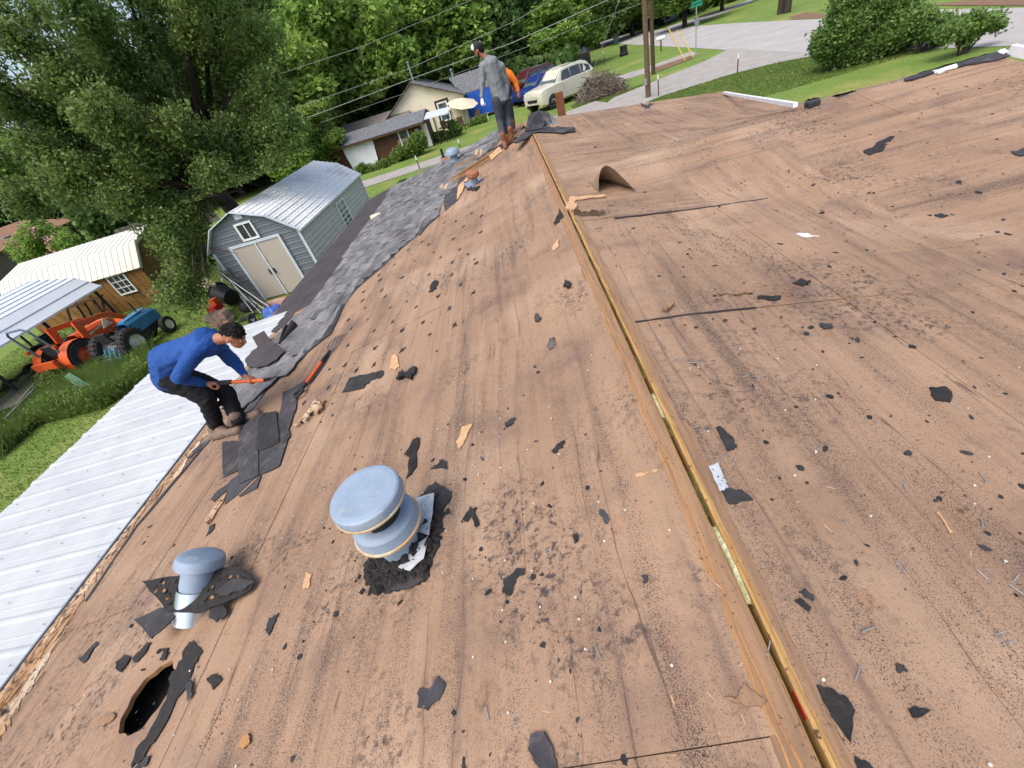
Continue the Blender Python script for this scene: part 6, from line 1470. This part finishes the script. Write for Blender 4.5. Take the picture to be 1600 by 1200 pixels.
for k, (dx, dz_) in enumerate(((.0, .0), (.0, .22))):
    R0 = Matrix.Rotation(.3 if k else -.9, 3, 'Z'); MB().box(stp_+Vector((0, 0, .1+dz_)), (1.0, .03, .18), R0).build('name_blade', 'green', sg_)
c = yp(1086, 35, sb.y); MB().prism([Vector((sb.x+.06, sb.y+.02, c.z))+Vector((.38*math.cos(a)*.8, .38*math.cos(a)*.6, .38*math.sin(a))) for a in np.linspace(.39, .39+6.283, 9)[:-1]], (0, .01, 0)).build('sign_back', 'steel', sg_)['label'] = 'grey back of the octagonal stop sign'
for p, q_, lb in (((1070, 94), (1045, 45), 'left yellow guy-wire guard by the ditch'), ((1084, 90), (1058, 47), 'right yellow guy-wire guard by the ditch')):
    b = gp(*p); t = yp(*q_, b.y+1.2); o = MB().tube([b, t], .045, 6).build('guy_guard', 'yellow', loc=b); tag(o, lb, 'guy guard')
b = gp(1033, 80); mbx = thing('mailbox', 'white mailbox on a dark post by the road', 'mailbox', b); t = yp(1034, 62, b.y); MB().box(b+Vector((0, 0, t.z/2)), (.12, .12, t.z)).build('post', 'darkframe', mbx)
MB().lathe([(0, -.45), (.2, -.45), (.2, .45), (0, .45)], Vector((b.x, b.y, t.z+.15)), (1, -.4, 0), 14).build('box', 'white', mbx)
def bin_(px, label, s=1.0):
    b = gp(*px); t = thing('wheelie_bin', label, 'bin', b); R = []
    MB().prism([b+Vector((-.28*s, -.3*s, .08)), b+Vector((.28*s, -.3*s, .08)), b+Vector((.33*s, -.36*s, 1.1*s)), b+Vector((-.33*s, -.36*s, 1.1*s))], (0, .65*s, 0)).build('body', 'bin', t)
    MB().prism([b+Vector((-.36*s, -.42*s, 1.1*s)), b+Vector((.36*s, -.42*s, 1.1*s)), b+Vector((.34*s, -.2*s, 1.2*s)), b+Vector((-.34*s, -.2*s, 1.2*s))], (0, .8*s, .0)).build('lid', 'black', t)
bin_((963, 70), 'dark green wheelie bin at the road edge', 1.3); bin_((931, 73), 'leftmost of the two bins under the trees', 1.25); bin_((935, 67), 'dark bin just behind the leftmost one', 1.25)
b = gp(975, 87); st = thing('tire_planter', 'black stump-like planter on the grass strip', 'planter', b)
MB().lathe([(0, 0), (.55, 0), (.6, .25), (.5, .35), (.45, .9), (.5, 1.1), (0, 1.0)], b, n=14).build('planter', 'black', st)
for p, q_, lb in (((1152, 115), (1151, 85), 'slim steel fence post beside the driveway edge'), ((1029, 150), (1027, 117), 'white-tipped steel fence post right of the near pole'), ((656, 264), (650, 243), 'white-tipped fence post beside the gravel lane'), ((719, 230), (715, 218), 'short white-tipped fence post behind the domed roof vent'), ((945, 102), (943, 80), 'thin rusty fence post on the grass beyond the brush pile')):
    post(p, q_, .035, 'darkframe', lb, capm='white')
w0 = yp(876, 166, 16.2); w1_ = yp(876, 143, 16.2); wp_ = Vector((w0.x, w0.y, 0)); tag(MB().box((w0.x, w0.y, w1_.z/2), (.24, .2, w1_.z)).build('wood_post', 'redwood', loc=wp_), 'reddish square wood post in front of the cream car', 'post')
b = gp(826, 122); sgn = thing('oval_sign', 'white oval marker on a thin pole beside the parked cars', 'sign', b); t = yp(824, 92, b.y); MB().tube([b, t], .05, 6).build('pole', 'black', sgn); MB().ball((b.x, b.y, t.z), .35, 12, 8, (.7, .3, 1)).build('plate', 'white', sgn)
mf = thing('mesh_fence', 'black mesh fence panel behind the parked cars', 'fence', gp(855, 118))
A = gp(828, 124); Bq = gp(884, 108)
MB().prism([A, Bq, Bq+Vector((0, 0, 1.9)), A+Vector((0, 0, 1.9))], (0, .04, 0)).build('mesh_panel', 'mesh', mf)
for k in range(4):
    p = A.lerp(Bq, k/3); MB().tube([p, p+Vector((0, 0, 2.2))], .05, 6).build('post', 'steel', mf)
# brush pile
bc = gp(940, 150); mbq = MB()
bpile = thing('brush_pile', 'big tangled pile of cut grey branches beside the cream car', 'brush pile', bc)
for i in range(520):
    a = rnd.random()*6.28; r_ = rnd.random()**.5*1.9; p = bc+Vector((math.cos(a)*r_, math.sin(a)*r_*.9, rnd.random()*max(.1, 1.7*(1-(r_/2.1)**2)))); d = Vector((rnd.gauss(0, 1), rnd.gauss(0, 1), rnd.gauss(0, .45))).normalized()*rnd.uniform(.3, .8); mbq.tube([p-d, p+d+Vector((0, 0, rnd.gauss(0, .1)))], rnd.uniform(.012, .035), 4, caps=False, smooth=False)
tq = mbq.build('branches', 'brush', bpile, fixn=False); tq['kind'] = 'stuff'
for i in range(7):
    p = bc+Vector((-1.0+.2*i, -1.2, .3)); d = Vector((-rnd.uniform(.6, 1.4), -.6, -.15)); MB().tube([p+Vector((.6, .6, .5)), p+d*.6, p+d], [.05, .03, .015], 5).build('branch', 'brush', bpile)

# cars
def car(front_c, head, L_, Wd, Ht, m, label, name='parked_car', van=False, cat='car', tilt=0):
    c0_ = Vector(front_c); f = Vector(head).normalized(); r = Vector((f.y, -f.x, 0)).normalized(); up = r.cross(f).normalized(); t = thing(name, label, cat, c0_)
    T = lambda s_, w_, z_: c0_-f*(s_*L_)+r*(w_*Wd/2)+up*(z_*Ht)
    # stations s (0 front..1 rear): lower, belt z; half width
    st = [(0, .24, .46, .70), (.012, .16, .54, .86), (.05, .13, .60, .95), (.15, .13, .625, 1), (.26, .13, .645, 1), (.30, .13, .65, 1), (.6, .13, .66, 1), (.86, .13, .67, 1), (.96, .15, .67, .96), (.99, .18, .63, .9), (1, .26, .50, .84)]
    g = []
    for s_, z0, z1, w_ in st:
        g.append([T(s_, -w_*.86, z0), T(s_, -w_, z0+.06), T(s_, -w_*1.0, (z0+z1)/2), T(s_, -w_*.96, z1-.03), T(s_, -w_*.80, z1), T(s_, 0, z1+.02), T(s_, w_*.80, z1), T(s_, w_*.96, z1-.03), T(s_, w_*1.0, (z0+z1)/2), T(s_, w_, z0+.06), T(s_, w_*.86, z0)])
    mb = MB().sheet(g); mb.add([g[0][i] for i in range(11)], [tuple(range(11))]); mb.add([g[-1][i] for i in range(11)], [tuple(range(11))]); body = mb.build('body', m, t)
    gs = [(.27, .60, .60, .86, .86), (.42, .60, .955, .90, .70), (.48, .6, .985, .90, .71), (.65, .62, 1.0, .90, .71), (.82, .63, .98, .90, .70), (.93 if van else .90, .64, .93, .88, .68), (.985, .64, .66, .86, .84)]
    gg_ = [[T(s_, -w0, z0), T(s_, -w1, z1*.97), T(s_, -w1*.8, z1), T(s_, w1*.8, z1), T(s_, w1, z1*.97), T(s_, w0, z0)] for s_, z0, z1, w0, w1 in gs]
    MB().sheet(gg_, smooth=False).build('cabin', m, t)
    # glass sits 8 mm proud
    for sd in (-1, 1):
        for a, b in ((.375, .553), (.558, .745), (.75, .925)):
            k = lambda s_: np.interp(s_, [x[0] for x in gs], [x[2] for x in gs]); w_at = lambda fr: .90-(.19)*fr+.008
            q = []
            for s_, fr in ((a, .10), (b, .10), (b-.005, .86), (max(a, .43) if a < .4 else a+.005, .86)):
                zt_ = k(max(s_, .43)); q.append(T(s_, sd*w_at(fr), .62+(zt_*.97-.62)*fr))
            MB().prism(q, r*sd*.006).build('side_window', 'glass', t)
    MB().prism([T(.285, -.78, .635), T(.285, .78, .635), T(.415, .64, .93), T(.415, -.64, .93)], up*.012).build('windshield', 'glassg', t)
    MB().prism([T(.985, -.74, .68), T(.985, .74, .68), T(.915, .6, .90), T(.915, -.6, .90)], -f*.02).build('rear_window', 'glass', t)
    for sd in (-1, 1):
        for s_ in (.175, .80):
            wc0 = c0_-f*(s_*L_)+r*(sd*Wd/2*.93)+up*(Ht*.19); wheel(t, wc0, Ht*.19, .3, r, 'chrome' if m != 'carcream' else 'blackmatt')
            arch = MB().lathe([(Ht*.195, 0), (Ht*.225, 0), (Ht*.225, .02), (Ht*.195, .02)], wc0+r*sd*(Wd*.052), r*sd, 24); arch.build('wheel_arch', 'blackmatt', t)
        MB().prism([T(.012, sd*.55, .40), T(.012, sd*.86, .42), T(.09, sd*.97, .50), T(.07, sd*.6, .49)], up*.05-f*-.03).build('headlight', 'white', t)
        MB().prism([T(1.0, sd*.70, .48), T(.985, sd*.9, .50), T(.93, sd*.985, .63), T(.99, sd*.75, .63)], -f*.03+r*sd*.02).build('tail_light', 'red', t)
        MB().box(T(.35, sd*1.1, .63), (.18, .12, .12)).build('mirror', m, t); MB().bar(T(.46, sd*.6, 1.0), T(.84, sd*.6, .995), .04, .04).build('roof_rail', 'chrome', t)
        for s_ in (.56, .75): MB().box(T(s_+.03, sd*1.005, .56), (.12, .03, .03)).build('door_handle', m, t)
    MB().prism([T(-.003, -.45, .30), T(-.003, .45, .30), T(.004, .5, .42), T(.004, -.5, .42)], f*.012).build('grille', 'black', t)
    return t
wF = gp(863, 170); wR = gp(915, 148); hd_ = (wF-wR).normalized(); Lc = (wF-wR).length/.625
rr = Vector((hd_.y, -hd_.x, 0)); 
fc_ = wF+hd_*(.175*Lc)+rr*(1.0)
car(fc_, hd_, Lc, 2.6, 2.55, 'carcream', 'cream SUV parked beside the brush pile')
m1 = gp(814, 163); car(m1+hd_*.9+rr*1.0, hd_, 6.8, 2.5, 2.6, 'carmaroon', 'maroon minivan parked furthest left of the three cars', van=True, cat='minivan')
bl_ = gp(838, 164); car(bl_+hd_*.6+rr*1.8+Vector((0, .8, 0)), hd_, 6.0, 2.4, 2.1, 'carblue', 'bright blue car between the maroon minivan and the cream SUV')
bk_ = gp(903, 112); car(bk_+Vector((-4.2, 1.6, 0)), (-.93, .15, 0), 6.2, 2.5, 2.7, 'carblack', 'black SUV parked by the mesh fence', van=True)
kk = gp(1040, 38); car(kk+Vector((-1, 0, 0)), (-.9, -.5, 0), 4.4, 1.8, 1.3, 'carblack', 'small dark vehicle parked far off beside the hill path')

# ================================================================ TREES
def tree(label, crown, blobs, n, size, leafm, base, limbs=6, trunk_r=.3, name='tree', group=None, cat='tree', trunkm='bark', shell=.5, mesh=None):
    t = thing(name, label, cat, base, group)
    P = crown_points(blobs, n, shell); P = P[P[:, 2] > .15]
    me = leaf_mesh('crown', P-np.array(base), size, leafm); o = bpy.data.objects.new('crown', me); COL.objects.link(o); o.parent = t
    mb = MB(); bb = Vector(base); cb = Vector(crown)
    fork = bb.lerp(cb, .35); mb.tube([bb-Vector((0, 0, .1)), bb.lerp(fork, .5)+Vector((rnd.gauss(0, .1), 0, 0)), fork], [trunk_r*1.15, trunk_r, trunk_r*.85], 10)
    for k in range(limbs):
        b_ = blobs[k % len(blobs)]; e = Vector(b_[:3])+Vector((rnd.gauss(0, .3)*b_[3], rnd.gauss(0, .3)*b_[4], b_[5]*.4)); mid = fork.lerp(e, .5)+Vector((rnd.gauss(0, .4), rnd.gauss(0, .4), rnd.uniform(0, .6)))
        mb.tube([fork-Vector((0, 0, .2)), mid, e], [trunk_r*.55, trunk_r*.35, trunk_r*.08], 7)
        for q in range(3):
            s_ = mid.lerp(e, rnd.random()*.7); d = Vector((rnd.gauss(0, 1), rnd.gauss(0, 1), rnd.uniform(.2, 1.2)))*b_[3]*.4; mb.tube([s_, s_+d*.5+Vector((0, 0, .1)), s_+d], [trunk_r*.2, trunk_r*.12, .015], 5)
    mb.build('trunk', trunkm, t, fixn=False); return t
def autoblobs(c, r, h, n, z0=.25):
    B_ = [(c.x, c.y, c.z, r*.6, r*.6, h*.6)]
    for k in range(n):
        a = rnd.random()*6.28; q = rnd.uniform(.45, .8); zz_ = rnd.uniform(-.7, .75); B_.append((c.x+math.cos(a)*r*q*(1-abs(zz_)*.4), c.y+math.sin(a)*r*q*(1-abs(zz_)*.4), c.z+zz_*h, r*rnd.uniform(.25, .42), r*rnd.uniform(.25, .42), h*rnd.uniform(.16, .3)))
    return B_
# the big elm over the sheds
eb = Vector((-13.0, 20.6, 0)); fork = Vector((-13.2, 20.3, 3.2))
et = thing('elm_tree', 'huge spreading green elm filling the upper left behind the sheds', 'tree', eb)
ends = [((20, 60), 21), ((60, 20), 24), ((120, 10), 20), ((190, -30), 21), ((240, 10), 23), ((300, -20), 20), ((350, 20), 22), ((400, 60), 21), ((420, 130), 20), ((440, 200), 19.5), ((430, 260), 19), ((380, 300), 18.5), ((330, 330), 18.5), ((280, 370), 18.5), ((300, 400), 18), ((320, 430), 17.2), ((180, 310), 19), ((110, 280), 20), ((60, 230), 21), ((20, 170), 22), ((90, 130), 20), ((160, 180), 19), ((220, 120), 21), ((150, 80), 22), ((290, 80), 22), ((350, 130), 23), ((360, 210), 20), ((270, 200), 19), ((220, 250), 19), ((330, 270), 18.5), ((40, 310), 23), ((-40, 120), 21), ((-30, 250), 22), ((-20, 20), 22), ((290, 455), 17.6), ((245, 350), 19), ((100, -60), 22), ((300, -90), 22), ((400, -30), 23)]
bl = []; mb = MB(); mb.tube([eb, eb.lerp(fork, .6)+Vector((.1, 0, 0)), fork], [.45, .36, .33], 12)
for (px, d) in ends:
    e = dp(*px, d); rx = rnd.uniform(1.0, 1.6)*(.62 if py > 320 else 1); bl.append((e.x, e.y, e.z, rx, rx, rx*.85))
    mid = fork.lerp(e, .5)+Vector((0, 0, .3+.05*(e-fork).length)); mb.tube([fork-Vector((0, 0, rnd.uniform(0, .5))), fork.lerp(mid, .5)+Vector((rnd.gauss(0, .1), rnd.gauss(0, .1), .15)), mid, mid.lerp(e, .5)+Vector((rnd.gauss(0, .15), rnd.gauss(0, .15), .05)), e], [.2, .16, .115, .06, .015], 7)
    for q in range(7):
        s_ = mid.lerp(e, rnd.random()); dv = (e-fork).normalized()*rnd.uniform(.5, 1.4)+Vector((rnd.gauss(0, .6), rnd.gauss(0, .6), rnd.gauss(.15, .4))); mb.tube([s_, s_+dv*.5, s_+dv], [.03, .018, .005], 4, caps=False)
        k = mid.lerp(e, .4); 
    bl.append((mid.lerp(e, .55).x, mid.lerp(e, .55).y, mid.lerp(e, .55).z, rx*.9, rx*.9, rx*.7))
mb.build('trunk', 'bark', et, fixn=False)
P = crown_points(bl, 155000, 1.1); P = P[P[:, 2] > .3]
# keep the shed front and its doors clear
c_ = (RC.T@(P-C0).T).T; pxs = 800+F*c_[:, 0]/c_[:, 2]; pys = 600+F*c_[:, 1]/c_[:, 2]
nearshed = (P[:, 0] > xl-.2) & (P[:, 1] < YSB+.5) & (P[:, 2] < 3.6)
P = P[~nearshed]
me = leaf_mesh('crown', P-np.array(eb), .06, 'leafA'); o = bpy.data.objects.new('crown', me); COL.objects.link(o); o.parent = et


# tree belt behind
belt = [(430, 190, 52, 6, 'B'), (470, 110, 54, 6.5, 'B'), (525, 150, 60, 6, 'B'), (560, 55, 58, 7, 'B'), (618, 95, 64, 6, 'D'), (585, 110, 64, 5, 'E'), (640, 30, 62, 7, 'B'), (690, 75, 60, 6.5, 'B'), (740, 30, 64, 7, 'C'), (800, 50, 66, 7, 'C'), (850, 90, 64, 5, 'B'), (860, 20, 72, 7, 'B'), (893, 55, 74, 5, 'B'), (925, -10, 112, 10, 'C'), (985, 0, 116, 8, 'B'), (1030, -5, 124, 9, 'C'), (1070, -10, 95, 7, 'B'), (380, 20, 74, 9, 'C'), (460, 0, 78, 9, 'C'), (530, -20, 76, 9, 'C'), (500, 220, 45, 3, 'D'), (455, 235, 42, 3, 'B'), (545, 180, 66, 5, 'C'), (590, 150, 70, 5, 'C'), (10, 325, 95, 6, 'C'), (120, 285, 92, 8, 'B'), (230, 260, 56, 7, 'C'), (330, 220, 55, 7, 'C'), (-60, 345, 90, 6, 'C'), (160, 290, 90, 7, 'C'), (650, -40, 80, 9, 'C'), (760, -50, 82, 9, 'C'), (850, 70, 76, 5, 'C'), (1130, -25, 110, 6, 'B'), (700, 115, 66, 4, 'C'), (780, 100, 68, 4, 'C'), (640, 120, 74, 5, 'C')]
words = ['tall bright green tree', 'broad leafy green tree', 'rounded sunlit green tree', 'full-crowned tree']
where = ['just right of the big elm', 'high beside the big elm', 'above the low brown garage', 'near the top of the photo left of centre', 'yellowish, above the cream house gable', 'with a dead rust-brown crown among green ones', 'in the top row left of the cream house flue', 'right above the cream house roof', 'dark, above and left of the man in grey', 'dark, directly behind the man in grey', 'behind the maroon minivan', 'at the top edge above the minivan', 'overhanging the black SUV', 'dark, at the top edge above the bins', 'beside the two utility poles', 'far off behind the poles', 'far off above the hill path', 'dark, at the top edge right of the elm', 'dark, second from the elm along the top edge', 'dark, third from the elm along the top edge', 'low, directly behind the grey shed ridge', 'low, right of the elm and above the grey shed', 'dark, behind the back shed', 'dark, left of the cream gable', 'dark, at the far left edge behind the elm', 'behind the brown-roofed house', 'dark, seen through the middle of the elm', 'dark, seen through the right of the elm', 'dark, leftmost beyond the frame edge', 'low bush', 'dark, along the top edge above the cream house', 'dark, along the top edge above the man in grey', 'dark, in the second row behind the mesh fence', 'farthest right of the tree belt', 'dark, low behind the cream house ridge', 'dark, low between the house and the minivan', 'dark, low behind the flue pipe']
protos = {}
for i, (px, py, d, r_, k) in enumerate(belt):
    c = dp(px, py, d); base = Vector((c.x, c.y, 0))
    if i == 29: continue
    key = k
    nvar = 2 if k in 'BC' else 1
    lst = protos.setdefault(key, [])
    lb = {'B': 'leafy green tree ', 'C': 'tree ', 'D': 'pale yellow-green tree ', 'E': 'tree '}[k]+where[i]
    if len(lst) < nvar:
        R_ = 6.0; cc = Vector((0, 0, 8.5)); bl_ = autoblobs(cc, R_, 7.5, 30); t = tree(lb, cc, bl_, 34000, .26, {'B': 'leafB', 'C': 'leafC', 'D': 'leafD', 'E': 'leafE'}[k], (0, 0, 0), 9, .32, group='trees of the belt behind the houses'); lst.append(t)
    else:
        src = lst[i % len(lst)]; t = src.copy(); COL.objects.link(t); t['label'] = lb
        for ch_ in list(src.children): q = ch_.copy(); COL.objects.link(q); q.parent = t
    s_ = r_/6.0; hz = max(c.z+r_*1.0, r_*1.6)/16.0
    t.location = base; t.scale = (s_, s_, hz); t.rotation_euler = (0, 0, rnd.random()*6.28)
# distant woods as one mass
pts = []
for i in range(46000):
    a = math.radians(rnd.uniform(-75, 26)); d = rnd.uniform(98, 125)+(34 if math.degrees(a) > 5 else 0); h_ = (17+4*mnoise.noise(Vector((a*6, 0, 0))))*(rnd.random()**.8)
    if math.degrees(a) < -38: h_ *= .45
    if math.degrees(a) > 8: h_ *= .6
    pts.append((math.sin(a)*d, math.cos(a)*d, h_))
me = leaf_mesh('distant_woods', np.array(pts), .9, 'leafC', .8); o = bpy.data.objects.new('distant_woods', me); COL.objects.link(o); tag(o, 'dark distant woods closing off the view behind the tree belt', 'woods', kind='stuff')
# undergrowth belt
pts = []
for i in range(30000):
    px = rnd.uniform(330, 900); py = 305-(px-330)*.30+rnd.gauss(0, 6); p = gp(px, py) if False else None
    a = math.radians(rnd.uniform(-45, 8)); d = rnd.uniform(57, 66); pts.append((math.sin(a)*d, math.cos(a)*d, rnd.random()*3.2*(1+.5*mnoise.noise(Vector((a*20, d*.2, 0))))))
me = leaf_mesh('undergrowth', np.array(pts), .3, 'leafC', .8); o = bpy.data.objects.new('undergrowth', me); COL.objects.link(o); tag(o, 'dark undergrowth below the tree belt', 'undergrowth', kind='stuff')

def bushpx(label, pxs, base, n, size, m, name='bush', cat='bush', rad=1.0, yoff=0, trunk=False, shell=.8):
    b = gp(*base); t = thing(name, label, cat, b); bl_ = []
    for p in pxs:
        q = yp(p[0], p[1], b.y+rnd.uniform(-.5, .5)*rad); r_ = rad*(p[2] if len(p) > 2 else 1); bl_.append((q.x, q.y, max(q.z, r_*.4), r_, r_, r_*.75))
    P = crown_points(bl_, n, shell); P = P[P[:, 2] > .03]; me = leaf_mesh('foliage', P-np.array(b), size, m); o = bpy.data.objects.new('foliage', me); COL.objects.link(o); o.parent = t
    mb = MB()
    for q in bl_[:14]:
        e = Vector(q[:3]); mb.tube([b+Vector((rnd.gauss(0, .1), 0, -.05)), b.lerp(e, .5)+Vector((0, 0, .2)), e], [.07*rad+.02, .04*rad+.01, .01], 6, caps=False)
    mb.build('stems', 'bark', t, fixn=False); return t
bushpx('large dense green bush beside the road at upper right', [(1300, 60), (1320, 40), (1340, 20), (1350, 60), (1370, 35), (1385, 10), (1390, 55), (1400, 30), (1415, 50), (1310, 80), (1345, 85), (1380, 75), (1360, 5), (1330, 0), (1290, 75, .7), (1430, 45, .8), (1400, 5)], (1350, 96), 75000, .075, 'leafB2', rad=.9, shell=1.1)
bushpx('small slender tree right of the large roadside bush', [(1455, 45, .8), (1475, 40, .8), (1440, 30, .8), (1470, 58, .6)], (1436, 82), 8000, .075, 'leafB2', 'small_tree', 'tree', rad=.7, shell=1.2)
bushpx('thin sapling with feathery leaves at the right end of the bushes', [(1500, 45), (1520, 35), (1535, 38, .7), (1550, 30, .7), (1510, 60, .7), (1485, 50), (1560, 40, .5)], (1506, 84), 6000, .07, 'leafB2', 'sapling', 'tree', rad=.5, shell=1.3)
bushpx('leafy canna clump against the brown garage wall', [(625, 240), (635, 240), (645, 228), (655, 225), (648, 238), (618, 250), (648, 222), (655, 218)], (630, 250), 9000, .12, 'weed', rad=.6)
bushpx('low green vine along the foot of the brown garage', [(560, 270), (570, 267), (580, 264), (590, 260), (600, 256), (565, 262)], (580, 268), 6000, .10, 'weed', rad=.32)
bushpx('garden plants in front of the porch posts', [(680, 215), (690, 212), (700, 216), (712, 208), (708, 196), (713, 200), (672, 220)], (695, 218), 8000, .10, 'weed', rad=.45)
bushpx('green potted plants next to the blue tarp', [(745, 190), (755, 186), (738, 195)], (748, 194), 2500, .09, 'weed', rad=.4)
cm = bushpx('crepe myrtle with pink blossoms at the far left', [(35, 385), (50, 370), (60, 360), (75, 375), (90, 370), (55, 390), (75, 392), (100, 380), (45, 395)], (75, 432), 16000, .10, 'leafB', 'crepe_myrtle', 'shrub', rad=1.0)
bushpx('low round green shrub behind the wood shed', [(120, 352), (135, 345), (110, 350), (125, 360)], (122, 385), 6000, .11, 'leafA', rad=1.0)
bb = gp(75, 432); P = crown_points([(yp(x, y, bb.y).x, bb.y-.6, yp(x, y, bb.y).z, .8, .8, .5) for x, y in [(40, 375), (60, 355), (85, 368), (95, 385), (50, 395)]], 260, 1)
me = leaf_mesh('blossoms', P-np.array(bb), .10, 'pink', .9); o = bpy.data.objects.new('blossoms', me); COL.objects.link(o); o.parent = cm
for i, (x, y) in enumerate(((1219, 22), (1230, 20))):
    b = gp(x, y); tag(MB().tube([b, b+Vector((.1, 0, 4)), b+Vector((.3, 0, 9))], [.35, .3, .25], 10).build('bare_tree', 'bark', loc=b), ['left', 'right'][i]+' of two bare-stemmed trees on the grass across the road', 'tree')
c = gp(625, 292); tag(MB().prism([gp(617, 292, .0), gp(636, 281, .0), gp(632, 279, .5), gp(622, 283, .7)], (.05, .1, 0)).build('white_sheet', 'sheet', loc=c), 'small white folded sheet on the grass beyond the roof corner', 'sheet')
